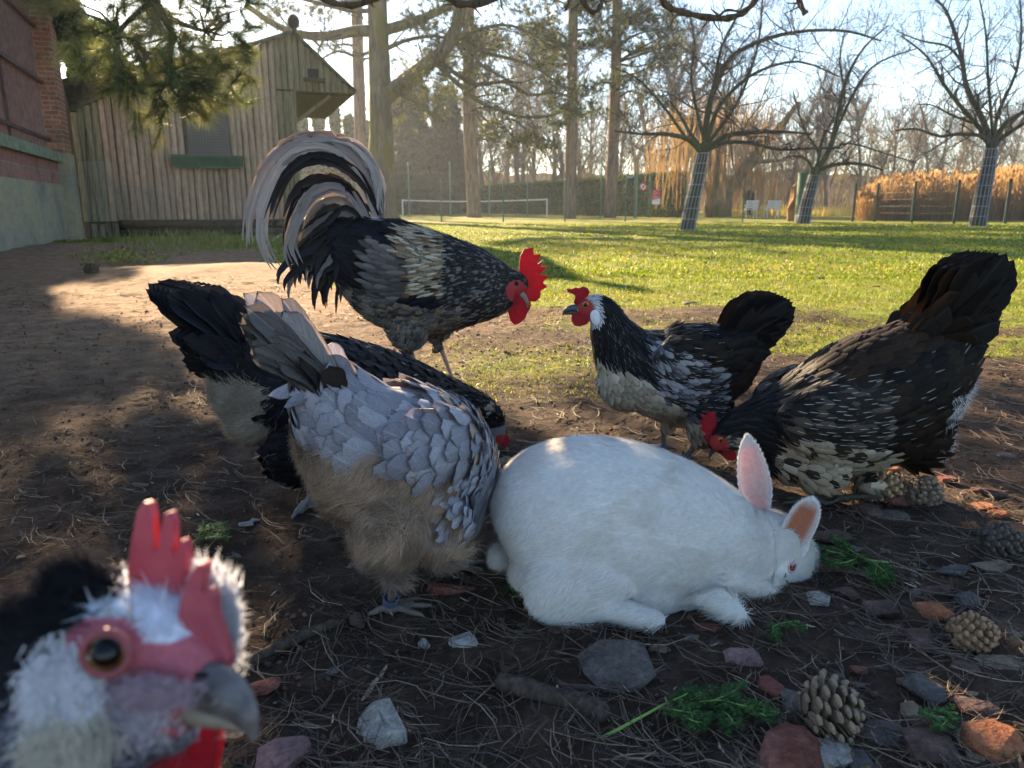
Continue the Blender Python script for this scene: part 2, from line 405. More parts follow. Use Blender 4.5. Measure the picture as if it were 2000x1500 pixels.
# window
t = NT('window_mesh_panel'); co = t.co(); br = t.n('ShaderNodeTexBrick', i_Scale=1.0); t.l(t.map(co, (1, 1, 1), (R(90), 0, 0)), br.inputs['Vector'])
br.offset = 0; br.inputs['Brick Width'].default_value = .05; br.inputs['Row Height'].default_value = .05; br.inputs['Mortar Size'].default_value = .006
br.inputs['Color1'].default_value = (.022, .022, .028, 1); br.inputs['Color2'].default_value = (.026, .025, .032, 1); br.inputs['Mortar'].default_value = (.06, .058, .065, 1)
n = t.noise(co, 2.2, 5); t.col(t.mix(t.ramp(n, [(.5, 0.0), (.8, .4)]), br.outputs[0], (.10, .09, .08)), .35, .5)
b = MB(); b.prism([H3(wx0, wz0, .03), H3(wx1, wz0, .03), H3(wx1, wz1, .03), H3(wx0, wz1, .03)], HV*.02)
win = b.build('window', t.m, hut)
b = MB(); f = .03
for (a0, a1, z0, z1) in ((wx0-f, wx1+f, wz1, wz1+f), (wx0-f, wx0, wz0, wz1), (wx1, wx1+f, wz0, wz1)):
    b.prism([H3(a0, z0, -.03), H3(a1, z0, -.03), H3(a1, z1, -.03), H3(a0, z1, -.03)], HV*.08)
b.build('frame', M_dark, win)
bx0, bz1 = W(335, 303); bx1, bz0 = W(475, 330)
b = MB(); n = 34
for i in range(n):
    a0 = bx0+(bx1-bx0)*i/n; a1 = a0+(bx1-bx0)/n*.8; q = .05*(1-2*i/n)
    b.prism([H3(a0+q*.5, bz0+.04, -.21), H3(a1+q*.5, bz0+.04, -.21), H3(a1, bz1-.03, -.25), H3(a0, bz1-.03, -.25)], HV*.02)
b.prism([H3(bx0, bz1-.035, -.265), H3(bx1, bz1-.035, -.265), H3(bx1, bz1, -.265), H3(bx0, bz1, -.265)], HV*.03)
b.prism([H3(bx0+.05, bz0, -.215), H3(bx1-.05, bz0, -.215), H3(bx1-.05, bz0+.04, -.215), H3(bx0+.05, bz0+.04, -.215)], HV*.15)
b.prism([H3(bx0+.02, bz0+.02, -.19), H3(bx1-.02, bz0+.02, -.19), H3(bx1, bz1-.04, -.23), H3(bx0, bz1-.04, -.23)], HV*.015)
for e in (bx0, bx1-.02): b.prism([H3(e, bz0+.02, -.05), H3(e, bz0+.02, -.21), H3(e, bz1, -.25), H3(e, bz1, -.05)], HU*.02)
b.build('window_box', M_greenp, hut)
for q in (.35, .68):
    b = MB(); a0 = bx0+(bx1-bx0)*q; b.prism([H3(a0, bz0-.02, -.285), H3(a0+.05, bz0-.02, -.285), H3(a0+.05, bz0+.13, -.285), H3(a0, bz0+.13, -.285)], HV*.02); b.build('bracket', M_greenp, hut)
b = MB(); z1 = W(300, 430)[1]; z0 = W(300, 447)[1]
b.tube([H3(W(235, 440)[0], (z0+z1)/2, -.07), H3(.1, (z0+z1)/2, -.07)], [.09, .088], 10); b.tube([H3(W(238, 455)[0], z0*.45, -.085), H3(.1, z0*.45, -.085)], [.085, .083], 10)
b.build('sill_logs', M_dark, hut, smooth=True)
# short stakes at the wall foot, wire roll
stk = empty('log_edging', H3(W(200, 460)[0], 0, -.1), 'row of short sawn log stubs standing at the foot of the hut', 'edging')
for i, px in enumerate((172, 186, 200, 214, 226)):
    b = MB(); s, z = W(px, 436+random.uniform(-2, 2)); g = random.uniform(.7, 1.2)
    b.tube([H3(s, 0, -.16), H3(s+random.uniform(-.03, .03), z, -.16)], [.062, .058], 9, col=(.16*g, .14*g, .11*g)); b.build('stub', M_log, stk, colors=True)
def wiremesh(name, corner, u, v, nu, nv, r, m, parent=None, bulge=None):
    b = MB()
    def q(a, c):
        p = corner+u*a+v*c
        return p+bulge(a, c) if bulge else p
    for i in range(nu+1): b.tube([q(i/nu, j/6) for j in range(7)], r, 3, caps=False)
    for j in range(nv+1): b.tube([q(i/8, j/nv) for i in range(9)], r, 3, caps=False)
    return b.build(name, m, parent, fixn=False)
M_wire = simple('galvanised_wire', (.30, .33, .32), .5, .5, .2, 20); M_wireg = simple('green_coated_wire', (.05, .11, .075), .5, .4)
s0, z0 = W(168, 432); s1_, z1 = W(222, 318)
def blg(a, c): return HV*(-.25*math.sin(math.pi*a))+HU*.03*math.sin(c*7+a*5)
wr = wiremesh('wire_netting', H3(s0, z0, -.05), HU*(s1_-s0), UZ*(z1-z0), 14, 26, .0028, M_wire, None, blg)
tag(wr, 'rolled wire netting standing against the left end of the log hut', 'wire netting')
wr2 = wiremesh('wire_netting', H3(W(225, 430)[0], zb, -.07), HU*(W(330, 430)[0]-W(225, 430)[0]), UZ*.6, 26, 14, .0018, M_wire)
tag(wr2, 'low strip of wire netting stapled along the bottom of the hut logs', 'wire netting')
# ---- brick wall with railing and pilaster
WO = G(137, 469); VU, VV = HU, HV
def WP(px, py, off=0): p = PP(px, py, WO+VU*off, VU); return ((p-WO).dot(VV), p.z)
def W3(s, z, d=0): return WO+VV*s+UZ*z+VU*d
def brickmat(name, c1, c2, mort, axisrot):
    t = NT(name); co = t.co(); mp = t.map(co, (1, 1, 1), axisrot); br = t.n('ShaderNodeTexBrick', i_Scale=1.0)
    wob = t.n('ShaderNodeTexNoise', i_Scale=9.0, i_Detail=2.0); t.l(co, wob.inputs['Vector'])
    ad = t.n('ShaderNodeVectorMath', operation='MULTIPLY_ADD'); t.l(wob.outputs[1], ad.inputs[0]); ad.inputs[1].default_value = (.014, .014, 0); t.l(mp, ad.inputs[2]); t.l(ad.outputs[0], br.inputs['Vector'])
    br.inputs['Brick Width'].default_value = .225; br.inputs['Row Height'].default_value = .075; br.inputs['Mortar Size'].default_value = .011; br.inputs['Mortar Smooth'].default_value = .3
    br.inputs['Color1'].default_value = (*c1, 1); br.inputs['Color2'].default_value = (*c2, 1); br.inputs['Mortar'].default_value = (*mort, 1)
    n = t.noise(co, 14, 6, .7); n2 = t.noise(co, 2.0, 4)
    c = t.mix(1.0, br.outputs[0], t.ramp(n, [(.25, .55), (.5, 1.0), (.75, 1.3)]), 'MULTIPLY')
    c = t.mix(t.math('MULTIPLY', t.ramp(n2, [(.5, 0.0), (.65, 1.0)]), .55), c, (.10, .09, .05))
    t.col(c, .92, .15); t.bump(t.math('ADD', t.math('MULTIPLY', t.math('SUBTRACT', 1.0, br.outputs[1]), 1.0), t.math('MULTIPLY', n, .5)), .9, .012); return t.m
M_brickU = brickmat('orange_brick', (.40, .15, .085), (.27, .115, .07), (.36, .31, .25), (R(90), 0, 0))
M_brickV = brickmat('pink_brick', (.30, .12, .10), (.36, .19, .16), (.33, .27, .24), (R(90), 0, R(90)))
t = NT('algae_stained_render'); co = t.co(); n = t.noise(co, 1.1, 6, .62); n2 = t.noise(co, 12, 5)
sp = t.n('ShaderNodeSeparateXYZ'); t.l(co, sp.inputs[0])
c = t.ramp(n, [(.3, (.22, .21, .18)), (.48, (.34, .31, .23)), (.62, (.40, .36, .21)), (.78, (.34, .32, .29))])
c = t.mix(t.math('MULTIPLY', t.ramp(n2, [(.3, 1.0), (.6, 0.0)]), .35), c, (.10, .105, .085))
t.col(c, .9, .15); t.bump(n2, .4, .006); M_rend = t.m
M_stone = simple('mossy_stone_coping', (.22, .24, .165), .9, .15, .35, 7, .5, .006)
wall = empty('garden_wall', WO, 'rendered garden wall with brick band, stone coping and tall brick pier', 'wall')
zs1 = WP(60, 283)[1]; zc = WP(131, 305)[1]; zc2 = WP(131, 322)[1]; zbk = WP(128, 362)[1]; zc = max(zc, zc2+.08); NEAR = -12.0
print('wall z', zc, zc2, zbk)
def slab(name, s0, s1, z0, z1, d0, d1, m, sub=1):
    b = MB(); b.prism([W3(s0, z0, d0), W3(s1, z0, d0), W3(s1, z1, d0), W3(s0, z1, d0)], VU*(d1-d0)); o = b.build(name, m, wall); return o
def local_mat_obj(o):  # object axes aligned with the wall so brick courses run true
    Mw = Matrix.Translation(WO) @ Matrix.Rotation(HA, 4, 'Z'); me = o.data; me.transform(Mw.inverted()); o.parent = None; o.matrix_world = Mw; o.parent = wall; o.matrix_parent_inverse = Matrix.Translation(WO).inverted(); return o
slab('render_face', NEAR, -.1, -.1, zbk, -.25, 0, M_rend)
local_mat_obj(slab('brick_band', NEAR, -.1, zbk, zc2, -.25, -.02, M_brickV))
slab('coping', NEAR, -.02, zc2, zc, -.32, .06, M_stone)
pz = 4.1; sA = -.1; prL = -.36; prR = .13
pier = local_mat_obj(slab('brick_pier', sA, .42, zc, pz, prL, prR, M_brickU))
slab('pier_foot', sA+.02, .42, -.1, zc, -.1, prR+.03, M_rend)
M_rail = simple('rusty_rail', (.10, .06, .055), .8, .3, .4, 12)
M_bars = simple('red_brown_bars', (.22, .135, .12), .8, .25, .3, 9)
r1 = (WP(27, 0)[1]+WP(51, 24)[1])/2; r2 = WP(77, 150)[1]; r3 = WP(70, 258)[1]
rl = empty('railing', W3(-.12, zc, -.12), 'tall rusty railing of closely set upright bars on the coping', 'railing')
for zz in (r1, r2, r3):
    b = MB(); b.prism([W3(NEAR, zz-.025, -.10), W3(-.1, zz-.025, -.10), W3(-.1, zz+.025, -.10), W3(NEAR, zz+.025, -.10)], VU*.04); b.build('rail', M_rail, rl)
b = MB(); s = NEAR
while s < -.1:
    b.tube([W3(s, zc, -.13), W3(s+random.uniform(-.01, .01), 4.6+random.uniform(-.05, .1), -.13)], .0105, 5, caps=False); s += .084
bars = b.build('bars', M_bars, rl, fixn=False)
for s in (-2.6, -5.2, -7.8): 
    b = MB(); b.prism([W3(s, zc, -.17), W3(s+.07, zc, -.17), W3(s+.07, 4.7, -.17), W3(s, 4.7, -.17)], VU*.07); b.build('post', M_rail, rl)
# ---- leaves helper: many small leaf faces
def leaves(name, pts, size, cols, m, parent=None, dirs=None, jitter=1.0, wr=.5):
    pts = np.asarray(pts, float); N = len(pts)
    a = rng.normal(size=(N, 3)); a /= np.linalg.norm(a, axis=1)[:, None]
    if dirs is not None: a = a*jitter+np.asarray(dirs); a /= np.linalg.norm(a, axis=1)[:, None]
    b_ = rng.normal(size=(N, 3)); b_ -= a*(a*b_).sum(1)[:, None]; b_ /= np.linalg.norm(b_, axis=1)[:, None]
    sz = (np.asarray(size)*rng.uniform(.6, 1.3, N))[:, None]
    V = np.stack([pts, pts+a*sz*.5+b_*sz*wr*.5, pts+a*sz, pts+a*sz*.5-b_*sz*wr*.5], 1).reshape(-1, 3)
    Fq = np.arange(N*4).reshape(N, 4)
    c = np.repeat(np.asarray(cols, float)[rng.integers(0, len(cols), N)]*rng.uniform(.7, 1.3, (N, 1)), 4, 0)
    return link(name, npmesh(name, V, Fq, {'ca': c}, False), m, parent)
M_leaf = leafmat('broad_leaves', (.8, .85, .8), (1.2, 1.15, 1.1), .35)
def clump_pts(centres, radii, n):
    P = []
    for c, r in zip(centres, radii):
        d = rng.normal(size=(n, 3)); d /= np.linalg.norm(d, axis=1)[:, None]
        P.append(np.asarray(c)+d*(rng.uniform(0.35, 1, (n, 1))**.6)*r)
    return np.concatenate(P)
ivy = empty('ivy', W3(.6, 0, -.2), 'dark ivy spilling over the top of the brick pier and railing', 'ivy')
cs, rs = [], []
for px, py, r, off in ((80, 25, .32, -.25), (98, 38, .26, -.1), (110, 20, .3, -.1), (88, 5, .35, -.25), (70, -20, .4, -.3), (138, 50, .3, .5), (142, 75, .32, .5), (146, 110, .33, .55), (152, 150, .3, .6), (148, 185, .26, .6), (128, 32, .25, .5)):
    p = PP(px, py, WO+VV*(.5+off*.6 if px < 131 and py < 60 else 3.0), VV); cs.append(p+Vector((0, rng.uniform(-.1, .3), 0))); rs.append(r)
leaves('leaf_mass', clump_pts(cs, rs, 1500), .085, [(.03, .055, .03), (.045, .08, .035), (.02, .04, .03), (.06, .09, .04)], M_leaf, ivy, wr=.9)
b = MB(); b.tube([W3(.7, 0, -.0), W3(.75, 2.2, .05), W3(.6, 4.2, -.1), W3(.5, 5.6, -.3)], [.1, .08, .06, .03], 7, jit=.1); b.build('stem', bark('ivy_stem', (.06, .045, .03), (.12, .09, .06)), ivy)
# foliage added beyond the wall, set along sun rays to shade the foreground
iv2 = empty('shade_shrub', W3(-2.6, 0, -1.2), 'dark evergreen foliage behind the rusty railing, added to shade the foreground', 'shrub')
cs = []; rs = []
SHB = [(-600, 585), (0, 592), (180, 612), (300, 640), (420, 742), (560, 860), (700, 980), (700, 1600), (-2500, 1600), (-2500, 600)]
def inpoly(x, y, P):
    c = False; j = len(P)-1
    for i in range(len(P)):
        if (P[i][1] > y) != (P[j][1] > y) and x < (P[j][0]-P[i][0])*(y-P[i][1])/(P[j][1]-P[i][1])+P[i][0]: c = not c
        j = i
    return c
for gxx in np.arange(-7, 0, .2):
    for gyy in np.arange(.3, 4.6, .2):
        px, py, dp = proj((gxx, gyy, 0))
        if dp < .05 or not inpoly(px, py, SHB): continue
        g = Vector((gxx, gyy, 0)); t_ = (WO-VU*.75-g).dot(VU)/SDIR.dot(VU); p = g+SDIR*t_
        if p.z > 1.5 and p.z < 5.3 and p.y > 5.5 and p.y < 13.5: cs.append(p+Vector((rng.uniform(-.1, .1), rng.uniform(-.1, .1), rng.uniform(-.05, .05)))); rs.append(.2)
print('shrub clumps', len(cs))
leaves('foliage', clump_pts(cs, rs, 110), .11, [(.05, .09, .03), (.08, .12, .04), (.03, .055, .025), (.14, .15, .05)], M_leaf, iv2, wr=.7)
b = MB()
for s in (-8, -5.6, -3.4, -1.2):
    b.tube([W3(s, 0, -1.2), W3(s+.2, 2, -1.1), W3(s, 4.6, -1.2)], [.06, .045, .02], 6)
b.build('stems', M_dark, iv2)
sh = empty('green_shrub', W3(1.2, 0, .5), 'bright green leafy shrub between brick pier and hut roof', 'shrub')
cs = []; rs = []
for px, py in ((150, 60), (165, 70), (180, 90), (150, 110), (170, 120), (190, 130), (155, 160), (172, 160), (188, 165), (160, 190), (178, 200), (200, 150), (150, 215), (155, 245), (195, 60), (215, 120)):
    cs.append(PP(px, py, HO+HV*(1.5), HV)+Vector((0, rng.uniform(-.3, .3), 0))); rs.append(.27)
leaves('foliage', clump_pts(cs, rs, 420), .095, [(.10, .20, .03), (.16, .27, .05), (.05, .10, .03), (.20, .28, .07)], M_leaf, sh, wr=.5)
b = MB()
for i in range(9): b.tube([W3(1.0+i*.15, 0, .2+i*.12), W3(1.0+i*.2, 1.8, .3+i*.14), cs[i]], [.025, .018, .006], 5)
b.build('stems', M_dark, sh)
# ================================================================== FENCES
M_post = simple('green_fence_post', (.035, .10, .06), .5, .35, .25, 6)
M_postd = simple('dark_weathered_post', (.035, .055, .045), .7, .3, .3, 8)
def fence(name, pts, label, hgt, r, mat, wires, wm, group=None, cat='fence', cell=None):
    root = empty(name, pts[0], label, cat, group)
    for p in pts:
        b = MB(); p = Vector(p); b.tube([p+UZ*-.1, p+UZ*hgt], r, 8); b.ell(p+UZ*hgt, (r*1.15, r*1.15, r*.6), 8, 4); b.build('post', mat, root)
    b = MB()
    for a, c in zip(pts[:-1], pts[1:]):
        a = Vector(a); c = Vector(c)
        for zz in wires: b.tube([a+UZ*zz, (a+c)/2+UZ*(zz-.01), c+UZ*zz], wm[0], 3, caps=False)
        if cell:
            n = int((c-a).length/cell)
            for i in range(1, n): p = a+(c-a)*i/n; b.tube([p+UZ*wires[-1], p+UZ*wires[0]], wm[0]*.8, 3, caps=False)
    b.build('wire', wm[1], root, fixn=False); return root
z0 = Vector((0, 0, 0))
f1 = [PY(x, 420, 30.5+.0*x) for x in (740, 863, 983, 1103, 1220, 1334, 1448)]
f1 = [Vector((p.x, 30.3, 0)) for p in f1]
fence('wire_fence', f1, 'low green wire fence crossing the lawn before the pine trunks', 1.62, .032, M_post, (1.55, 1.3, 1.05, .8, .55, .3, .08), (.0035, M_wireg), None, 'fence', .12)
ff = [(1665, 433), (1708, 433), (1780, 435), (1863, 437), (1962, 438), (2060, 440)]
f2 = [G(x, y) for x, y in ff]
fence('wire_fence', f2, 'wire fence on dark posts in front of the tall reeds', 1.45, .05, M_postd, (1.35, 1.1, .85, .6, .35), (.0018, M_wireg))
f3 = [PY(x, 420, 50-(x-690)*.018) for x in (690, 745, 800, 880, 956, 1030, 1102, 1173, 1242)]
f3 = [Vector((p.x, p.y, 0)) for p in f3]
fence('court_fence', f3, 'tall pale green tennis court fence in front of the hedge', 3.2, .045, simple('pale_green_post', (.09, .2, .14), .5, .3), (2.6, 1.3, .1), (.006, M_wireg), None, 'fence')
# gate with signs
gt = empty('court_gate', PY(1260, 420, 41), 'green court gate with a round red sign beside the hedge', 'gate')
def C3(px, Y, z): p = PY(px, 420, Y); return Vector((p.x, Y, z))
for px in (1239, 1269):
    b = MB(); q = C3(px, 41, 0); b.tube([q, q+UZ*2.35], .045, 8); b.build('gate_post', M_post, gt)
b = MB(); b.tube([C3(1239, 41, 2.2), C3(1269, 41, 2.2)], .03, 6); b.tube([C3(1241, 41, .1), C3(1267, 41, .1)], .02, 6); b.tube([C3(1266, 41, .1), C3(1266, 41, 2.2)], .02, 6); b.build('gate_frame', M_post, gt)
wiremesh('gate_mesh', C3(1241, 41.02, .1), C3(1267, 41.02, .1)-C3(1241, 41.02, .1), UZ*2.1, 10, 24, .003, M_wireg, gt)
M_red = simple('red_sign_paint', (.62, .035, .06), .4, .4, .1); M_white = simple('white_sign_paint', (.78, .78, .78), .45, .4, .05)
def disc(c, r, n=20): return [c+Vector((r*math.cos(2*math.pi*i/n), 0, r*math.sin(2*math.pi*i/n))) for i in range(n)]
rs_ = empty('round_sign', C3(1254, 40.95, 1.62), 'small round red prohibition sign hung on the gate', 'sign')
c = C3(1254, 40.95, 1.62); b = MB(); b.prism(disc(c, .2), Vector((0, .01, 0))); b.build('sign_plate', M_red, rs_)
b = MB(); b.prism(disc(c+Vector((0, -.014, 0)), .14), Vector((0, .01, 0))); b.build('white_disc', M_white, rs_)
b = MB(); d = Vector((.1, 0, .1)); e = Vector((.02, 0, -.02)); c2 = c+Vector((0, -.02, 0)); b.prism([c2-d-e, c2-d+e, c2+d+e, c2+d-e], Vector((0, .004, 0))); b.ell(c2+Vector((0, .0, -.0)), (.055, .006, .075), 8, 6); b.build('red_bar', M_red, rs_)
sg = empty('notice_board', C3(1281, 40.9, 0), 'red and white notice board fixed beside the court gate', 'sign')
x0 = C3(1273, 40.9, 0).x; x1 = C3(1288, 40.9, 0).x; zt = PY(1280, 371, 40.9).z; zb_ = PY(1280, 399, 40.9).z; zm = zb_+(zt-zb_)*.3
b = MB(); b.prism([Vector(p) for p in ((x0, 40.9, zm), (x1, 40.9, zm+.1), (x1, 40.9, zt), (x0, 40.9, zt))], Vector((0, .02, 0))); b.build('red_panel', M_red, sg)
b = MB(); b.prism([Vector(p) for p in ((x0, 40.9, zb_), (x1, 40.9, zb_), (x1, 40.9, zm+.096), (x0, 40.9, zm-.004))], Vector((0, .02, 0))); b.build('white_panel', M_white, sg)
b = MB()
for i, wd in enumerate((.5, .8, .3, .75, .65, .8)):
    zz = zt-.1-i*.085; b.prism([Vector((x0+.05, 40.885, zz)), Vector((x0+.05+(x1-x0-.1)*wd, 40.885, zz)), Vector((x0+.05+(x1-x0-.1)*wd, 40.885, zz+.03)), Vector((x0+.05, 40.885, zz+.03))], Vector((0, .012, 0)))
b.build('text_lines', simple('pale_pink_lettering', (.75, .4, .42), .5), sg)
# small blue plate
b = MB(); q = C3(1228, 40.9, 2.05); b.prism([q+Vector((-.17, 0, 0)), q+Vector((.17, 0, 0)), q+Vector((.17, 0, .13)), q+Vector((-.17, 0, .13))], Vector((0, .02, 0))); o = b.build('name_plate', simple('grey_blue_plate', (.2, .24, .34), .5), None); tag(o, 'small grey blue plate fixed to the court fence left of the gate', 'plate')
# tennis net
na, nb = G(787, 421.3), G(1068, 423.3)
tn = empty('tennis_net', na, 'tennis net with white top band strung between two posts', 'tennis net')
for q in (na, nb):
    b = MB(); b.tube([q, q+UZ*1.07], .045, 8); b.build('net_post', M_white, tn)
b = MB(); pts = [na+(nb-na)*i/10+UZ*(1.05-.1*math.sin(math.pi*i/10)) for i in range(11)]
for a, c in zip(pts[:-1], pts[1:]): b.prism([a, c, c-UZ*.07, a-UZ*.07], Vector((0, .01, 0)))
b.build('top_band', M_white, tn)
b = MB()
for i in range(0, 130): p = na+(nb-na)*i/130; b.tube([p, p+UZ*.95], .003, 3, caps=False)
b.build('net_cords', simple('dark_net', (.03, .04, .04), .8), tn, fixn=False)
# hedge
M_hedge = leafmat('hedge_leaves', (.8, .8, .8), (1.2, 1.2, 1.2), .3)
hd = empty('clipped_hedge', C3(1305, 42.5, 0), 'long clipped evergreen hedge with a square dark end', 'hedge')
A = C3(1306, 42.5, 0); B = Vector((-4.4, 73, 0)); B2 = B+(B-A)*.5; dirh = (B2-A).normalized(); nrm = Vector((dirh.y, -dirh.x, 0))
if nrm.x > 0: nrm = -nrm
Wd = C3(1350, 42.5, 0).x-A.x; Hh = PY(1306, 336, 42.5).z
core = MB(); bk = -nrm*(Wd*.8)
core.prism([A+dirh*.1-nrm*.1, B2-nrm*.1, B2-nrm*.1+UZ*(Hh-.12), A+dirh*.1-nrm*.1+UZ*(Hh-.12)], bk); core.build('hedge_core', simple('hedge_shade', (.02, .03, .012), .95, .1), hd)
Lh = (B2-A).length; n = 26000
u = rng.random(n)**1.5; zz = rng.random(n)*Hh
p1 = np.array(A)+np.outer(u*Lh, dirh)+np.outer(-rng.uniform(0, .14, n)-.1*vnoise(u*Lh*1.5, zz*2, 3), nrm)+np.outer(zz, UZ)
n2 = 6000; u = rng.random(n2)**1.5; p2 = np.array(A)+np.outer(u*Lh, dirh)-np.outer(rng.random(n2)*Wd*.9, nrm)+np.outer(Hh-.12+rng.random(n2)*.12, UZ)
n3 = 7000; p3 = np.array(A)-np.outer(rng.random(n3)*Wd*.85, nrm)+np.outer(rng.random(n3)*.16, dirh)+np.outer(rng.random(n3)*Hh, UZ)
leaves('leaf_faces', np.concatenate([p1, p2, p3]), .14, [(.055, .085, .02), (.09, .115, .028), (.12, .13, .035), (.04, .065, .016)], M_hedge, hd, wr=.7)
# benches, person, post box, stump carving
M_bw = simple('white_painted_slats', (.75, .74, .70), .45, .35, .08)
def bench(px0, px1, Y, label):
    x0 = C3(px0, Y, 0).x; x1 = C3(px1, Y, 0).x; root = empty('park_bench', ((x0+x1)/2, Y, 0), label, 'bench', 'white benches by the pond fence')
    b = MB()
    for i in range(4): b.box((x0, Y-.25+i*.11, .42), (x1, Y-.16+i*.11, .45))
    b.build('seat', M_bw, root); b = MB()
    for i in range(5): b.box((x0, Y-.30-i*.03, .50+i*.085), (x1, Y-.28-i*.03, .56+i*.085))
    b.build('backrest', M_bw, root)
    for x in (x0+.05, x1-.05):
        b = MB(); b.tube([(x, Y-.28, 0), (x, Y-.27, .45), (x, Y-.42, .92)], .022, 6); b.tube([(x, Y-.27, .45), (x, Y+.18, .44), (x, Y+.2, 0)], .022, 6); b.build('leg', M_bw, root)
        b = MB(); b.tube([(x, Y-.3, .6)]+[(x, Y+.0+.25*math.sin(a), .45+.22*math.cos(a)) for a in np.linspace(-.6, 1.9, 8)], .02, 6); b.build('arm_rest', M_bw, root)
bench(1452, 1476, 40.5, 'left white park bench with the person standing behind it'); bench(1493, 1519, 40.5, 'right white park bench standing empty beside the carved stump')
b = MB(); q = C3(1567, 29, 0); b.tube([q, q+UZ*1.75], .27, 20); b.tube([q+UZ*1.751, q+UZ*1.8], .29, 20); o = b.build('green_post_drum', M_post, smooth=False); tag(o, 'thick dark green cylinder standing behind the middle caged tree', 'bin')
b = MB(); q = C3(1551, 31, 0); pts = [q, q+Vector((-.1, 0, .5)), q+Vector((.05, 0, .9)), q+Vector((-.05, 0, 1.35)), q+Vector((.12, 0, 1.55))]
b.tube(pts, [.26, .17, .24, .15, .06], 10, jit=.15); b.tube([pts[2], pts[2]+Vector((-.22, 0, .3))], [.1, .04], 6); o = b.build('carved_stump', bark('orange_wood', (.14, .07, .035), (.32, .17, .08), scale=.6), smooth=False); tag(o, 'gnarled orange brown tree stump left of the green cylinder', 'stump')
# person behind the bench
pr = empty('person', C3(1461, 44, 0), 'pale haired person in a black coat standing behind the left bench', 'person')
X = pr.location.x; Yp = 44
b = MB(); b.tube([(X, Yp, .78), (X, Yp, .95), (X, Yp, 1.15), (X, Yp, 1.32), (X, Yp, 1.42), (X, Yp, 1.5)], [.15, .16, .185, .19, .10, .055], 14)
b.ell((X+.0, Yp, 1.6), (.085, .1, .12), 12, 8); b.ell((X, Yp-.1, 1.59), (.015, .02, .02), 6, 4)
for sx in (-1, 1):
    b.tube([(X+sx*.085, Yp, .85), (X+sx*.09, Yp-.02, .45), (X+sx*.09, Yp+.02, .07)], [.095, .06, .042], 10); b.ell((X+sx*.09, Yp-.07, .05), (.045, .13, .045), 8, 6)
    b.tube([(X+sx*.17, Yp, 1.36), (X+sx*.23, Yp, 1.08), (X+sx*.2, Yp-.12, .86)], [.055, .045, .03], 8); b.ell((X+sx*.2, Yp-.14, .82), (.03, .035, .05), 8, 6)
def remesh(mb, voxel, smooth=3, name='m'):
    me = mb.mesh(name); bm = bmesh.new(); bm.from_mesh(me); bmesh.ops.recalc_face_normals(bm, faces=bm.faces); bm.to_mesh(me); bm.free()
    o = bpy.data.objects.new('tmp', me); COL.objects.link(o)
    m = o.modifiers.new('r', 'REMESH'); m.mode = 'VOXEL'; m.voxel_size = voxel
    if smooth: s = o.modifiers.new('s', 'SMOOTH'); s.iterations = smooth; s.factor = .5
    dg = bpy.context.evaluated_depsgraph_get(); out = bpy.data.meshes.new_from_object(o.evaluated_get(dg)); bpy.data.objects.remove(o); out.name = name
    out.polygons.foreach_set('use_smooth', [True]*len(out.polygons)); return out
link('body', remesh(b, .02, 2, 'body'), simple('skin', (.55, .35, .27), .6), pr)
b = MB(); b.tube([(X, Yp, .72), (X, Yp, .95), (X, Yp, 1.15), (X, Yp, 1.34), (X, Yp, 1.45), (X, Yp, 1.5)], [.23, .20, .215, .215, .14, .075], 14)
for sx in (-1, 1): b.tube([(X+sx*.17, Yp, 1.38), (X+sx*.245, Yp, 1.08), (X+sx*.21, Yp-.12, .88)], [.075, .065, .05], 8)
link('coat', remesh(b, .02, 2, 'coat'), simple('black_coat', (.012, .013, .018), .8), pr)
b = MB()
for sx in (-1, 1): b.tube([(X+sx*.085, Yp, .85), (X+sx*.09, Yp-.02, .45), (X+sx*.09, Yp+.02, .1)], [.105, .075, .06], 10)
b.build('trousers', simple('dark_trousers', (.02, .02, .03), .8), pr, smooth=True)
b = MB(); b.ell((X, Yp+.015, 1.635), (.1, .11, .115), 12, 8); b.build('hair', simple('pale_hair', (.6, .48, .36), .7), pr, smooth=True)
# ================================================================== TREES
def rv(s=1.0): return Vector(rng.normal(size=3))*s
def bend(p0, d, L, k, wob, up=0.0):
    pts = [Vector(p0)]; d = Vector(d).normalized()
    for i in range(k):
        d = (d+rv(wob)+Vector((0, 0, up))).normalized(); pts.append(pts[-1]+d*(L/k))
    return pts, d
def lerp_poly(pts, t):
    x = t*(len(pts)-1); i = min(int(x), len(pts)-2); return pts[i].lerp(pts[i+1], x-i), (pts[i+1]-pts[i]).normalized()
def twiggy(mb, pts, r0, r1, n, L, lev, rise=.35, col=None, sides=4, spread=.9, tmin=.15, rmin=.004):
    """side shoots along a limb"""
    for i in range(n):
        t = rng.uniform(tmin, 1); p, d = lerp_poly(pts, t); r = (r0+(r1-r0)*t)*.45
        dd = (d*.5+rv(spread*.6)+Vector((0, 0, rise))); l = L*rng.uniform(.45, 1.15)*(1.15-.5*t)
        q, _ = bend(p, dd, l, 4 if lev > 0 else 3, .16, rise*.12)
        rr = max(rmin, min(r, .028*l/.8)); k = len(q)
        mb.tube(q, [max(rmin*.7, rr*(1-.8*j/(k-1))) for j in range(k)], sides if lev > 0 else 3, col, caps=False)
        if lev > 0: twiggy(mb, q, rr, rr*.3, max(2, int(n*.32)) if lev > 1 else 5, L*.5, lev-1, rise, col, 3, spread, .2, rmin)
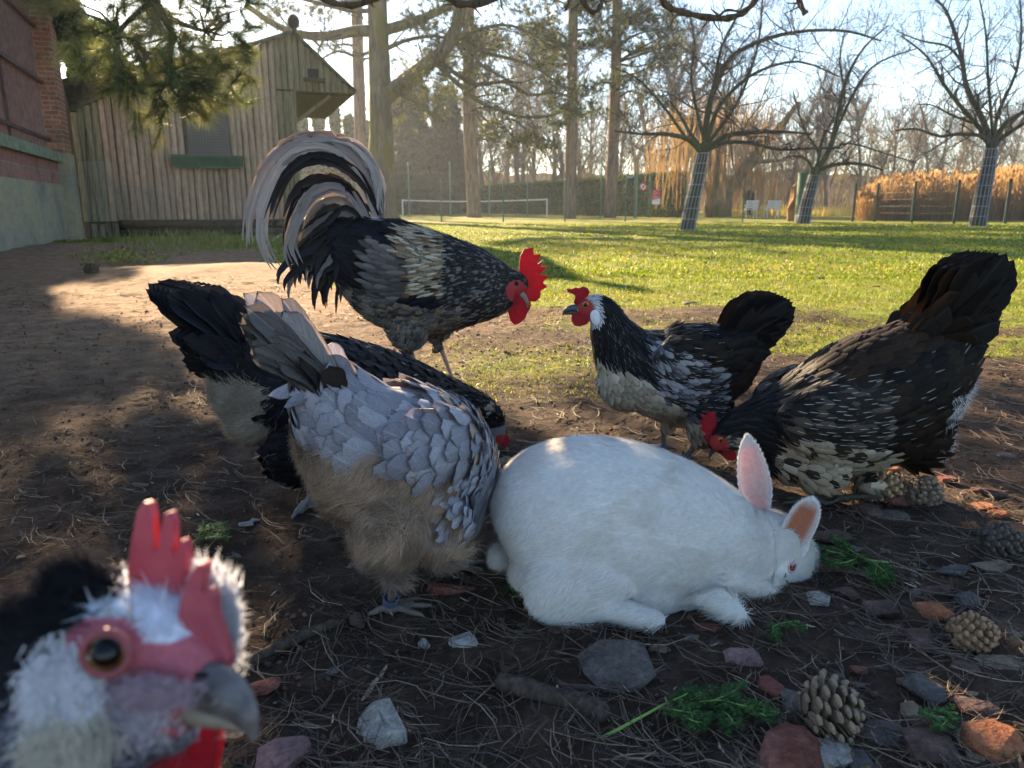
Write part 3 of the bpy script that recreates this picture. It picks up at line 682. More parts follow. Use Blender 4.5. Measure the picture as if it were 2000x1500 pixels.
def smoothpoly(pts, k=3):
    pts = [Vector(p) for p in pts]; out = []
    n = len(pts)
    for i in range(n-1):
        p0 = pts[max(i-1, 0)]; p1 = pts[i]; p2 = pts[i+1]; p3 = pts[min(i+2, n-1)]
        for j in range(k):
            t = j/k; out.append(.5*((2*p1)+(p2-p0)*t+(2*p0-5*p1+4*p2-p3)*t*t+(-p0+3*p1-3*p2+p3)*t**3))
    out.append(pts[-1]); return out
def lin(a, b, n): return [a+(b-a)*i/(n-1) for i in range(n)]
M_fruit = bark('fruit_tree_bark', (.035, .03, .026), (.085, .075, .06), (.13, .12, .09), moss=(.075, .08, .03))
M_twig = simple('fruit_twigs', (.085, .062, .055), .8, .2, .3, 5)
M_guard = simple('grey_plastic_guard', (.25, .27, .34), .55, .4, .15, 10)
def guard(pts, r0, r1, label, grp):
    b = MB(); n = 13; k = len(pts)
    for j in range(n):
        a = 2*math.pi*j/n; q = []
        for i, p in enumerate(pts):
            r = r0+(r1-r0)*i/(k-1)+.015; q.append(p+Vector((math.cos(a)*r, math.sin(a)*r, 0)))
        b.tube(q, .0085, 4)
    L = (pts[-1]-pts[0]).length; m = int(L/.24)
    for i in range(m+1):
        t = i/m; p, _ = lerp_poly(pts, t); r = r0+(r1-r0)*t+.022
        ring = [p+Vector((math.cos(a)*r, math.sin(a)*r, 0)) for a in np.linspace(0, 2*math.pi, 17)]
        b.tube(ring, .009, 4, caps=False)
    o = b.build('trunk_guard', M_guard); tag(o, label, 'tree guard', grp)
def fruit(Y, trunk, rtr, limbs, label, glabel, seed, dens=1.0):
    global rng; rng = np.random.default_rng(seed)
    T = [PY(x, y, Y) for x, y in trunk]; T[0].z = -.05
    root = empty('fruit_tree', (T[0].x, T[0].y, 0), label, 'tree', 'caged bare fruit trees on the lawn')
    b = MB(); Ts = smoothpoly(T, 4); b.tube(Ts, lin(rtr, rtr*.72, len(Ts)), 12, jit=.05)
    b.ell(T[-1], (rtr*.9, rtr*.9, rtr*.8), 10, 6)
    b.build('trunk', M_fruit, root, smooth=True)
    lb = MB(); tw = MB()
    for (pl, r0, r1, dy) in limbs:
        P = []
        for i, (x, y) in enumerate(pl):
            t = i/(len(pl)-1); P.append(PY(x, y, Y+dy*t))
        P = smoothpoly(P, 3); lb.tube(P, lin(r0, r1, len(P)), 7, jit=.06, caps=False)
        L = sum((a-c).length for a, c in zip(P[:-1], P[1:]))
        twiggy(tw, P, r0, r1, int(L*3.2*dens), 1.2, 2, .45); twiggy(tw, P, r0, r1, int(L*3.6*dens), 1.6, 2, .02, spread=1.25)
        twiggy(tw, P, r0, r1, int(L*4*dens), .5, 0, .3)
    lb.build('limbs', M_fruit, root, smooth=True, fixn=False); tw.build('crown', M_twig, root, fixn=False)
    gp = [PY(x, y, Y) for x, y in trunk]; gp[0].z = 0.02
    gp[-1] = gp[-2].lerp(gp[-1], .8)
    guard(gp, rtr+.01, rtr*.75+.01, glabel, 'plastic guards round the fruit tree trunks')
fruit(18.64, [(1343, 450), (1352, 400), (1364, 345), (1376, 288)], .17, [
    ([(1372, 300), (1345, 272), (1300, 262), (1255, 262), (1200, 255)], .075, .02, -.8),
    ([(1374, 295), (1345, 255), (1322, 215), (1300, 190)], .05, .015, .8),
    ([(1376, 290), (1380, 235), (1395, 170), (1430, 110), (1500, 75), (1580, 60), (1660, 62), (1720, 80)], .085, .02, .6),
    ([(1378, 285), (1400, 215), (1428, 180), (1480, 140), (1560, 120), (1640, 150)], .06, .015, -1.0),
    ([(1382, 290), (1420, 265), (1480, 258), (1540, 258), (1585, 262)], .07, .025, .7),
    ([(1384, 292), (1420, 278), (1470, 280), (1520, 292), (1580, 290), (1640, 288)], .055, .018, -1.0),
    ([(1378, 285), (1350, 160), (1358, 90), (1345, 20)], .05, .015, .9),
    ([(1378, 285), (1440, 200), (1480, 90), (1490, -20)], .05, .02, 1.6),
    ([(1396, 160), (1410, 90), (1450, 10), (1470, -60)], .045, .015, -.8),
    ([(1340, 270), (1290, 200), (1240, 150), (1190, 130)], .04, .012, -1.2)],
    'bare fruit tree with a leaning caged trunk nearest the hedge', 'grey slatted guard around the leaning trunk nearest the hedge', 11, 1.0)
fruit(25.4, [(1568, 438), (1574, 405), (1583, 370), (1592, 335)], .2, [
    ([(1588, 330), (1575, 310), (1555, 305), (1530, 308)], .05, .02, -.8),
    ([(1592, 330), (1600, 300), (1575, 260), (1560, 220), (1550, 180)], .06, .02, .8),
    ([(1594, 332), (1620, 292), (1635, 230), (1655, 150), (1690, 90), (1735, 50)], .1, .02, .5),
    ([(1620, 292), (1640, 240), (1680, 160), (1720, 120), (1790, 95)], .06, .02, -1.0),
    ([(1596, 334), (1630, 322), (1680, 320), (1725, 332)], .08, .03, -1.0),
    ([(1596, 332), (1610, 260), (1650, 200), (1640, 120), (1650, 60)], .06, .02, 1.5),
    ([(1620, 295), (1660, 280), (1730, 300), (1790, 318)], .04, .015, 1.0)],
    'bare fruit tree with a caged trunk beside the green cylinder', 'grey slatted guard on the trunk beside the green cylinder', 12, .8)
fruit(22.1, [(1908, 443), (1918, 390), (1928, 335), (1938, 280)], .2, [
    ([(1934, 285), (1915, 265), (1870, 262), (1835, 266), (1790, 252), (1750, 255)], .07, .02, -.7),
    ([(1936, 280), (1905, 240), (1870, 200), (1840, 160), (1810, 110), (1760, 70)], .075, .02, .8),
    ([(1936, 278), (1920, 235), (1888, 170), (1878, 110), (1860, 50), (1840, 10), (1800, -20)], .09, .025, 0),
    ([(1940, 280), (1965, 240), (2010, 215), (2080, 190)], .09, .03, .6),
    ([(1942, 282), (1985, 250), (2040, 225), (2100, 240)], .07, .03, -1.0),
    ([(1940, 278), (1950, 220), (1985, 140), (1995, 60), (1990, -30)], .06, .02, 1.2),
    ([(1878, 120), (1850, 90), (1800, 80), (1750, 60)], .04, .012, -.6),
    ([(1900, 240), (1860, 225), (1820, 205), (1790, 205)], .04, .012, .8),
    ([(1940, 275), (1930, 150), (1925, 60), (1905, -40)], .045, .015, -1.2)],
    'bare fruit tree with a caged trunk at the far right by the reeds', 'grey slatted guard on the rightmost fruit tree trunk', 13, .9)
rng = np.random.default_rng(20)
# ---- needle tufts
def tufts(name, C, A, nper, ln, wd, cols, m, parent, cone=.8, along=0.0):
    C = np.repeat(np.asarray(C, float), nper, 0); A = np.repeat(np.asarray(A, float), nper, 0); N = len(C)
    d = A+rng.normal(size=(N, 3))*cone; d /= np.linalg.norm(d, axis=1)[:, None]
    if along: C = C+A*rng.uniform(0, along, (N, 1))
    b_ = rng.normal(size=(N, 3)); b_ -= d*(d*b_).sum(1)[:, None]; b_ /= np.linalg.norm(b_, axis=1)[:, None]
    l = (ln*rng.uniform(.7, 1.2, N))[:, None]
    V = np.stack([C-b_*wd*.5, C+b_*wd*.5, C+d*l], 1).reshape(-1, 3)
    cc = np.asarray(cols, float)[rng.integers(0, len(cols), N//nper)]*rng.uniform(.7, 1.3, (N//nper, 1)); cc = np.repeat(np.repeat(cc, nper, 0), 3, 0)
    return link(name, npmesh(name, V, np.arange(N*3).reshape(N, 3), {'ca': cc}, False), m, parent)
M_needle = leafmat('pine_needles', (.85, .85, .8), (1.15, 1.15, 1.1), .3, .5, (1.2, 1.25, .8))
M_pbark = bark('pine_bark', (.10, .065, .05), (.24, .155, .115), (.33, .23, .18), scale=.5)
M_pbranch = bark('pine_branch_bark', (.045, .035, .025), (.11, .085, .06), scale=2)
PC = [(.055, .08, .03), (.085, .11, .04), (.12, .13, .05), (.04, .06, .03)]
def farpine(Y, tr, r0, r1, blobs, label, nper=15, ln=.34, wd=.035, dens=1.0, cols=PC):
    T = [PY(x, y, Y) for x, y in tr]; T[0].z = -.05
    root = empty('pine_tree', (T[0].x, Y, 0), label, 'tree', 'pine trees beyond the lawn fence')
    b = MB(); Ts = smoothpoly(T, 5); b.tube(Ts, lin(r0, r1, len(Ts)), 12, jit=.04); b.build('trunk', M_pbark, root, smooth=True)
    C = []; A = []; br = MB()
    for (cx, cy, rx, ry, n) in blobs:
        c = PY(cx, cy, Y+rng.uniform(-2.0, 1.2)); sx = rx/F*Y; sz = ry/F*Y
        # limb from trunk
        tz = max(1.5, c.z-abs(c.x-T[0].x)*.25); ts = min(Ts, key=lambda p: abs(p.z-tz)); q = [ts, ts.lerp(c, .5)+Vector((0, 0, rng.uniform(-.3, .5))), c]
        q = smoothpoly(q, 4); br.tube(q, lin(.075, .025, len(q)), 5, jit=.1, caps=False)
        for i in range(int(n*dens)):
            o = rv(1); o = Vector((o.x*sx*.5, o.y*sx*.5, o.z*sz*.5)); p = c+o
            C.append(p); A.append((o.normalized()*.5+Vector((0, 0, .5)))*1.0)
            if i % 4 == 0: br.tube([c+o*.1, c+o*.6+rv(.05), p], [.03, .018, .008], 3, caps=False)
    tufts('crown', C, A, nper, ln, wd, cols, M_needle, root, .7)
    br.build('branches', M_pbranch, root, fixn=False)
def B_(x0, x1, y0, y1, k, rx, ry, n): return [(rng.uniform(x0, x1), rng.uniform(y0, y1), rx*rng.uniform(.7, 1.3), ry*rng.uniform(.7, 1.3), n) for _ in range(k)]
farpine(42, [(707, 423), (706, 330), (702, 200), (698, 60), (695, -120)], .36, .26, B_(620, 780, -110, 60, 14, 40, 22, 36)+[(640, 90, 28, 20, 25), (750, 120, 30, 18, 26)], 'slim pine trunk standing left of the big mossy tree', dens=1.0)
farpine(42, [(927, 424), (921, 330), (916, 220), (915, 80), (915, -160)], .40, .28, B_(840, 1000, -120, 130, 20, 36, 20, 42)+[(955, 150, 34, 16, 46), (975, 185, 24, 12, 30), (880, 175, 30, 16, 36), (940, 100, 34, 16, 36), (868, 130, 30, 16, 30), (955, 210, 16, 10, 16)], 'pine with a pinkish lit trunk standing behind the left end of the tennis net')
farpine(40, [(1113, 424), (1115, 330), (1117, 200), (1119, 60), (1122, -150)], .34, .22, B_(1050, 1180, -140, 130, 26, 36, 20, 42)+[(1080, 160, 34, 18, 40), (1150, 175, 34, 18, 42), (1095, 205, 30, 14, 30), (1160, 215, 30, 14, 30), (1060, 120, 30, 14, 32), (1090, 245, 22, 12, 22)], 'straight pine standing left of the hedge gate')
farpine(41, [(1191, 424), (1196, 330), (1200, 220), (1204, 90), (1208, -150)], .33, .24, B_(1160, 1300, -140, 120, 30, 38, 20, 46)+[(1230, 150, 36, 18, 46), (1290, 120, 34, 20, 50), (1300, 70, 36, 24, 55), (1180, 160, 30, 16, 40), (1260, 190, 34, 16, 40), (1320, 95, 20, 14, 26), (1215, 225, 26, 12, 26), (1310, 30, 30, 20, 40)], 'dense crowned pine standing before the hedge by the gate', cols=[(.03, .055, .03), (.05, .08, .035), (.10, .11, .045), (.14, .12, .06)])
# hanging pine spray from the mossy tree's neighbour
# ---- big mossy tree with long limbs
bt = empty('mossy_tree', PY(750, 430, 31.2), 'massive mossy trunked tree with long twisted limbs reaching right', 'tree'); Y = 31.2
M_moss = bark('mossy_bark', (.06, .05, .035), (.15, .125, .09), (.22, .19, .14), scale=.4, moss=(.13, .12, .03))
b = MB(); T = smoothpoly([PY(x, y, Y) for x, y in ((752, 434), (748, 400), (745, 330), (744, 240), (742, 150), (738, 40), (735, -120))], 4); T[0].z = -.1
b.tube(T, [.72, .66, .6, .56]+lin(.54, .34, len(T)-4), 16, jit=.06); b.build('trunk', M_moss, bt, smooth=True)
lb = MB(); tw = MB(); fol_c = []; fol_a = []
LM = [([(752, 190), (790, 160), (835, 125), (870, 95), (895, 40), (905, -30)], .34, .2, -1.5), ([(742, 60), (690, 62), (640, 70), (590, 68), (540, 50), (480, 10)], .24, .1, .5),
      ([(748, 60), (800, 45), (840, 30), (880, 10)], .22, .12, .8), ([(850, 110), (885, 140), (930, 165), (985, 160), (1035, 185), (1080, 180), (1115, 190)], .10, .04, -1.5),
      ([(845, 118), (890, 160), (930, 195), (975, 215), (1020, 228), (1075, 226), (1110, 210)], .10, .04, -2.0), ([(775, 165), (790, 190), (815, 200), (850, 232)], .08, .03, -.5),
      ([(930, 120), (970, 145), (1010, 162), (1050, 150)], .06, .03, -1.8), ([(895, 60), (940, 100), (1000, 115), (1060, 140), (1115, 185)], .08, .03, -1.2),
      ([(740, 90), (700, 110), (660, 100), (620, 120)], .08, .03, .8), ([(745, 100), (790, 80), (850, 70), (900, 85)], .1, .04, 1.0), ([(740, 20), (680, 20), (600, 0), (540, -10)], .1, .04, .2),
      ([(925, 190), (940, 240), (985, 250), (1010, 275)], .05, .02, -2), ([(870, 95), (930, 60), (1000, 50), (1080, 90)], .09, .03, -1.4), ([(930, 215), (960, 240), (1000, 232), (1040, 262), (1085, 280)], .045, .02, -2.2)]
for pl, r0, r1, dy in LM:
    P = smoothpoly([PY(x, y, Y+dy*i/(len(pl)-1)) for i, (x, y) in enumerate(pl)], 3); lb.tube(P, lin(r0, r1, len(P)), 8, jit=.07, caps=False)
    L = sum((a-c).length for a, c in zip(P[:-1], P[1:])); twiggy(tw, P, r0, r1, int(L*2.6), 1.6, 2, .05, rmin=.008, spread=1.1)
    if P[-1].x > -3.5 or True:
        for i in range(int(L*3.0)):
            p, d = lerp_poly(P, rng.uniform(.25, 1)); p = p+rv(.45); fol_c.append(p); fol_a.append(rv(.6))
for cx, cy, rx, ry, n in [(1030, 270, 30, 14, 50), (960, 270, 24, 16, 34), (1000, 285, 16, 12, 26), (1075, 285, 22, 10, 36), (950, 245, 18, 12, 20), (1120, 222, 30, 12, 40)]:
    c = PY(cx, cy, Y-2)
    for i in range(n): fol_c.append(c+Vector((rng.normal()*rx/F*Y*.5, rng.normal()*.3, rng.normal()*ry/F*Y*.5))); fol_a.append(rv(.5)+Vector((0, 0, .3)))
for cx, cy, rx, ry, n in B_(780, 1120, -60, 110, 26, 30, 18, 26)+B_(770, 870, 110, 240, 12, 30, 26, 20)+B_(500, 720, -60, 40, 10, 30, 18, 18):
    c = PY(cx, cy, Y+rng.uniform(-1.5, 1.5))
    for i in range(n): fol_c.append(c+Vector((rng.normal()*rx/F*Y*.5, rng.normal()*.5, rng.normal()*ry/F*Y*.5))); fol_a.append(rv(.5))
lb.build('limbs', M_moss, bt, smooth=True, fixn=False); tw.build('twigs', M_pbranch, bt, fixn=False)
tufts('foliage', fol_c, fol_a, 14, .26, .026, [(.10, .105, .045), (.13, .125, .06), (.06, .08, .03), (.17, .15, .08)], M_needle, bt, .7)
# ---- dark conifers / ivy-clad trees behind
def conifer(px, py, Y, w, h, n, cols, label, name='evergreen_tree', size=.5, grp='evergreens behind the tennis court'):
    p = PY(px, py, Y); p.z = 0; root = empty(name, p, label, 'tree', grp)
    wz = w/F*Y; hz = (405-(py-h))/F*Y+.6
    t = rng.random(n)**.8; r = wz*.5*(1-t**1.6*.75)*(.55+.45*vnoise(t*9, rng.random(n)*3, int(px))); a = rng.random(n)*2*math.pi
    k = vnoise(a*1.6, t*10, 5)
    r = r*(.6+.7*k)*rng.uniform(.7, 1, n)
    pts = np.stack([p.x+np.cos(a)*r, p.y+np.sin(a)*r, .1+t*hz], 1)
    leaves('foliage', pts, size, cols, M_hedge, root, wr=.8)
    b = MB(); b.tube([p, p+UZ*hz*.5, p+UZ*hz*.9], [.3, .18, .05], 7); b.build('trunk', M_dark, root)
DC = [(.018, .032, .022), (.028, .045, .028), (.014, .024, .018)]
LC = [(.10, .125, .055), (.07, .10, .045), (.13, .14, .07)]
conifer(810, 415, 60, 110, 235, 9000, DC, 'dark blue green conifer behind the left part of the tennis court')
conifer(875, 415, 62, 110, 215, 9000, DC, 'dark conifer rising behind the middle of the tennis net')
conifer(770, 415, 66, 90, 190, 6000, DC, 'dark conifer partly behind the massive mossy trunk')
for i, (px, h, lab) in enumerate(((600, 190, 'pale ivy clad tree nearest the hut roof'), (632, 215, 'tall pale ivy clad tree right of the hut overhang'), (664, 200, 'pale ivy clad tree left of the slim pine'), (690, 170, 'pale ivy clad tree close behind the slim pine'), (725, 160, 'pale ivy clad tree between the pine and mossy trunks'))):
    conifer(px, 415, 55+i*2, 44, h, 4200, LC, lab, 'ivy_clad_tree', .3, 'ivy clad trees beyond the hut')
# ---- willow
wl = empty('willow_tree', PY(1400, 421, 44), 'thick forked willow trunk with hanging orange shoots', 'tree'); Y = 44.5
M_wil = bark('willow_bark', (.07, .05, .035), (.20, .145, .095), (.28, .21, .14), scale=.4, moss=(.12, .12, .04))
b = MB()
for pl, rr in ((((1402, 424), (1402, 400), (1398, 370)), (.75, .8, .55)), (((1396, 375), (1383, 350), (1378, 325), (1392, 290), (1400, 250)), (.5, .38, .3, .28, .2)), (((1404, 372), (1400, 335), (1404, 300), (1412, 250), (1430, 190)), (.55, .5, .42, .3, .2)), (((1412, 385), (1435, 355), (1462, 320), (1485, 290), (1530, 240), (1560, 200)), (.42, .34, .32, .28, .2, .12)), (((1465, 318), (1500, 315), (1535, 312)), (.16, .12, .07)), (((1400, 300), (1350, 240), (1300, 200)), (.25, .18, .1))):
    P = [PY(x, y, Y) for x, y in pl]; 
    if pl[0][1] > 420: P[0].z = -.1
    b.tube(P, list(rr), 10, jit=.08)
b.build('trunk', M_wil, wl)
N = 1000; cx = rng.uniform(1262, 1560, N); cyy = 185+((cx-1380)/170)**2*80+rng.uniform(0, 150, N)
t = rng.random(N); top = np.array([PY(a, c, 44.5) for a, c in zip(cx, cyy)]); top[:, 1] += rng.uniform(-4, 5, N)
ln = np.minimum(rng.uniform(1.2, 4.5, N), np.maximum(top[:, 2]-.4, .3)); sw = rng.normal(size=(N, 2))*.12
V = []; w_ = .013
mid = top+np.stack([sw[:, 0], sw[:, 1], -ln*.5], 1); bot = top+np.stack([sw[:, 0]*1.6, sw[:, 1]*1.6, -ln], 1)
V = np.stack([top-[w_, 0, 0], top+[w_, 0, 0], mid+[w_, 0, 0], mid-[w_, 0, 0], bot+[w_*.5, 0, 0], bot-[w_*.5, 0, 0]], 1).reshape(-1, 3)
Fq = (np.arange(N)[:, None, None]*6+np.array([[0, 1, 2, 3], [3, 2, 4, 5]])[None]).reshape(-1, 4)
wc = np.repeat(np.array([(.19, .125, .085), (.16, .115, .08), (.14, .105, .075), (.23, .145, .10)])[rng.integers(0, 4, N)], 6, 0)
link('hanging_shoots', npmesh('hanging_shoots', V, Fq, {'ca': wc}, False), leafmat('willow_shoots', (.8, .8, .8), (1.2, 1.2, 1.2), .45), wl)
# ---- far bare woodland: prototypes copied
def baretree(h, seed, nm=9):
    global rng; rng = np.random.default_rng(seed); b = MB(); T, _ = bend((0, 0, 0), (rng.normal()*.06, 0, 1), h*.8, 7, .05); T = smoothpoly(T, 2)
    b.tube(T, lin(h*.017, h*.004, len(T)), 7); P = []
    for i in range(nm*2):
        p, d = lerp_poly(T, rng.uniform(.22, 1)); q, _ = bend(p, Vector((rng.normal(), rng.normal(), .9+rng.random())), h*rng.uniform(.16, .32), 5, .12, .06)
        b.tube(q, lin(h*.006, h*.0015, 6), 4, caps=False); twiggy(b, q, .06, .02, 9, h*.13, 1, .3, rmin=.017, sides=3)
    return b
M_far = simple('far_bark', (.17, .125, .095), .9, .1, .3, .7)
protos = [baretree(13, 100+i) for i in range(4)]
pm = [link('bare_tree', p.mesh('bare_tree_mesh'), M_far) for p in protos]
rng = np.random.default_rng(33); spots = []
for i in range(66):
    px = 560+i*23.5+rng.uniform(-12, 12); Yt = rng.uniform(68, 98)
    if px < 760 and rng.random() < .5: continue
    spots.append((px, Yt))
lab_pos = []
spots.sort(); ORD = ['first', 'second', 'third', 'fourth', 'fifth', 'sixth', 'seventh', 'eighth', 'ninth', 'tenth', 'eleventh', 'twelfth', 'thirteenth', 'fourteenth', 'fifteenth', 'sixteenth', 'seventeenth', 'eighteenth', 'nineteenth', 'twentieth']; ORD += ['twenty-'+q for q in ORD[:9]]+['thirtieth']+['thirty-'+q for q in ORD[:9]]; cnt_ = {}
for i, (px, Yt) in enumerate(spots):
    o = pm[i % 4] if i < 4 else pm[i % 4].copy()
    if i >= 4: COL.objects.link(o)
    p = PY(px, 410, Yt); hf = (1.0 if px > 1450 else 1.25)*rng.uniform(.78, 1.12)*(1.15 if 960 < px < 1100 else 1)
    o.location = (p.x, Yt, -.2); o.scale = (hf, hf, hf); o.rotation_euler[2] = rng.uniform(0, 6.28)
    where = 'behind the tennis court' if px < 1240 else ('behind the orange willow' if px < 1560 else 'behind the reed bed')
    cnt_[where] = cnt_.get(where, -1)+1
    tag(o, 'bare woodland tree '+where+', '+ORD[cnt_[where]]+' from the left of its row', 'tree', 'bare woodland trees '+where)
N = 24000; Yt = rng.uniform(72, 118, N); X = rng.uniform(-45, 100, N)
zz = rng.random(N)**1.4*11.0*(.55+.7*vnoise(X*.22, X*0, 9)); ln = rng.uniform(.5, 2.6, N); an = rng.normal(size=(N, 3))*.35; an[:, 2] = 1; an /= np.linalg.norm(an, axis=1)[:, None]
Pp = np.stack([X, Yt, zz], 1); wv = np.zeros((N, 3)); wv[:, 0] = rng.uniform(.02, .055, N)
V = np.stack([Pp-wv, Pp+wv, Pp+an*ln[:, None]], 1).reshape(-1, 3)
cc = np.repeat(np.array([(.19, .13, .09), (.25, .16, .10), (.15, .12, .085), (.14, .15, .08)])[rng.integers(0, 4, N)]*rng.uniform(.7, 1.3, (N, 1)), 3, 0)
o = link('undergrowth', npmesh('undergrowth', V, np.arange(N*3).reshape(N, 3), {'ca': cc}, False), leafmat('undergrowth_twigs', (.85, .85, .85), (1.15, 1.15, 1.15), .2)); tag(o, 'brown tangle of leafless woodland undergrowth at the horizon', 'undergrowth', None, 'stuff')
# low far bank so the horizon is closed
bx = np.linspace(-170, 190, 120); V = []; 
for x in bx:
    h = 4.6+4.2*vnoise(np.array([x*.07]), np.array([0.]), 3)[0]+1.2*vnoise(np.array([x*.5]), np.array([0.]), 4)[0]
    V += [(x, 122, -.5), (x, 124, h), (x, 140, h), (x, 150, -.5)]
m = len(bx); Fb = [(i*4+j, (i+1)*4+j, (i+1)*4+j+1, i*4+j+1) for i in range(m-1) for j in range(3)]
o = link('far_wood', npmesh('far_wood', V, Fb), simple('far_wood_brown', (.13, .10, .08), .95, .05, .35, .25)); tag(o, 'low brown mass of distant wood closing the horizon', 'far wood', None, 'stuff')
# ---- reeds
def reeds(x0, x1, yb, yt, n, seed, dy=2.0):
    r = np.random.default_rng(seed); P = []; cx = r.uniform(x0, x1, n); 
    base = [G(c, yb-r.uniform(0, 3)) for c in cx]; return base
N = 5200; cx = rng.uniform(1672, 2120, N); base = np.array([G(a, 431-rng.uniform(0, 3.2)) for a in cx]); h = 1.1+.7*vnoise(base[:, 0]*.6, base[:, 1]*0, 3)+rng.uniform(-.7, .6, N); h *= sm(cx, 1650, 1730)*.45+.55
sw = rng.normal(size=(N, 2))*.14; w_ = .012
b0 = base; b1 = base+np.stack([sw[:, 0]*.4, sw[:, 1]*.4, h*.6], 1); b2 = base+np.stack([sw[:, 0], sw[:, 1], h], 1)
wv = np.array([w_, 0, 0]); V1 = np.stack([b0-wv, b0+wv, b1+wv, b1-wv, b2+wv*.4, b2-wv*.4], 1).reshape(-1, 3); Fq = (np.arange(N)[:, None, None]*6+np.array([[0, 1, 2, 3], [3, 2, 4, 5]])[None]).reshape(-1, 4)
c1 = np.repeat(np.array([(.25, .16, .10), (.20, .13, .08), (.30, .20, .135)])[rng.integers(0, 3, N)], 6, 0)
K = 3800; s_ = rng.integers(0, N, K); pl = b2[s_]; d = rng.normal(size=(K, 3))*.06; d[:, 2] = .16; V2 = np.stack([pl-[0, 0, .05], pl+d*.5+[.045, 0, 0], pl+d*1.4, pl+d*.5-[.045, 0, 0]], 1).reshape(-1, 3)
# leaves off the stems
s2 = rng.integers(0, N, 6000); q = b0[s2]+(b1[s2]-b0[s2])*rng.random((6000, 1))*1.5; d2 = rng.normal(size=(6000, 3))*.2; d2[:, 2] = .25
V3 = np.stack([q, q+d2*.5+[.015, 0, 0], q+d2, q+d2*.5-[.015, 0, 0]], 1).reshape(-1, 3)
Vt = np.concatenate([V1, V2, V3]); Ft = np.concatenate([Fq, len(V1)+np.arange(K*4).reshape(K, 4), len(V1)+len(V2)+np.arange(24000).reshape(6000, 4)])
ct = np.concatenate([c1, np.tile([(.29, .19, .135)], (K*4, 1)), np.tile([(.26, .16, .085)], (24000, 1))])
o = link('reeds', npmesh('reeds', Vt, Ft, {'ca': ct}, False), leafmat('dry_reeds', (.85, .85, .85), (1.15, 1.15, 1.15), .5)); tag(o, 'tall dry orange reeds with feathery heads behind the dark fence posts', 'reeds', None, 'stuff')
N = 2500; cx = rng.uniform(1380, 1680, N); base = np.array([G(a, 422.5-rng.uniform(0, 3)) for a in cx]); hh = rng.uniform(.25, .75, N)*(.5+vnoise(base[:, 0]*.5, base[:, 1], 8)); d = rng.normal(size=(N, 3))*.15; d[:, 2] = 1
V = np.stack([base-[.03, 0, 0], base+[.03, 0, 0], base+d*hh[:, None]], 1).reshape(-1, 3); cc = np.repeat(np.array([(.42, .34, .12), (.32, .32, .09), (.5, .33, .16)])[rng.integers(0, 3, N)], 3, 0)
o = link('rough_grass', npmesh('rough_grass', V, np.arange(N*3).reshape(N, 3), {'ca': cc}, False), M_hedge); tag(o, 'low yellow rough grass on the bank behind the benches', 'grass', None, 'stuff')
# ---- far water glint strip left out: hidden behind reeds
# ================================================================== NEAR PINE (upper left and overhead)
rng = np.random.default_rng(55)
np_ = empty('overhanging_pine', (-5.6, 4.2, 0), 'near pine whose sunlit needle sprays hang in at the top left', 'tree')
b = MB(); b.tube(smoothpoly([(-5.6, 4.2, -.1), (-5.5, 4.25, 2.0), (-5.2, 4.4, 4.0), (-5.1, 4.5, 7.5)], 4), lin(.26, .16, 13), 14, jit=.05); b.build('trunk', M_pbark, np_, smooth=True)
br = MB(); C = []; A = []
SP = [(330, 20, 5.2), (250, 40, 5.0), (300, 60, 5.3), (350, 50, 5.6), (400, 40, 5.4), (430, 30, 5.7), (200, 60, 4.9), (215, 95, 4.9), (195, 125, 5.0), (230, 130, 5.1), (260, 110, 5.2), (290, 110, 5.3), (320, 100, 5.4), (300, 145, 5.1), (335, 150, 5.2), (360, 120, 5.4), (380, 90, 5.5), (345, 175, 5.1), (375, 165, 5.2), (400, 140, 5.4), (430, 165, 5.3), (440, 150, 5.4), (420, 180, 5.4), (250, 150, 5.0), (275, 85, 5.0), (180, 30, 4.9), (160, 10, 4.9), (230, 15, 5.0), (280, 5, 5.0), (370, 10, 5.5), (420, 0, 5.6), (455, 60, 5.6), (440, 80, 5.6), (405, 75, 5.5), (120, 5, 4.8), (215, 35, 5.2), (310, 190, 5.1), (330, 130, 5.5), (265, 60, 5.4), (355, 85, 5.2), (390, 115, 5.1), (300, 30, 5.6), (240, 80, 5.5), (390, 185, 5.2), (350, 200, 5.15), (150, -30, 4.8), (220, -30, 5.0), (300, -30, 5.2), (380, -30, 5.4), (450, -30, 5.6), (465, 20, 5.7)]
KY = 1.0
SP = [(x, y, d*KY) for x, y, d in SP if y > -20]
hub = [PY(300, -60, 5.0*KY), PY(230, 60, 5.0*KY), PY(340, 70, 5.3*KY), PY(400, 60, 5.5*KY), PY(330, 140, 5.2*KY)]
br.tube(smoothpoly([(-5.2, 4.4, 4.0), (-4.2, 4.7, 3.2), PY(240, -80, 5.0*KY), PY(300, 0, 5.2*KY), PY(340, 70, 5.3*KY)], 4), lin(.06, .018, 17), 7, jit=.05)
br.tube(smoothpoly([PY(300, 0, 5.2*KY), PY(235, 60, 5.0*KY), PY(230, 120, 5.0*KY)], 4), lin(.02, .008, 9), 5)
br.tube(smoothpoly([PY(340, 70, 5.3*KY), PY(330, 140, 5.2*KY), PY(345, 185, 5.1*KY), PY(410, 190, 5.3*KY)], 4), lin(.018, .006, 13), 5)
br.tube(smoothpoly([PY(320, 30, 5.25*KY), PY(400, 60, 5.5*KY), PY(450, 40, 5.6*KY)], 4), lin(.018, .006, 9), 5)
for x, y, Yd in SP:
    p = PY(x, y, Yd); h = min(hub, key=lambda q: (q-p).length)
    br.tube([h, h.lerp(p, .6)+rv(.02), p], [.010, .007, .004], 4, caps=False)
    for k in range(5):
        o = rv(.07); d = ((p-h).normalized()*.6+Vector((0, 0, -.1))+rv(.45)).normalized(); C.append(p+o); A.append(d)
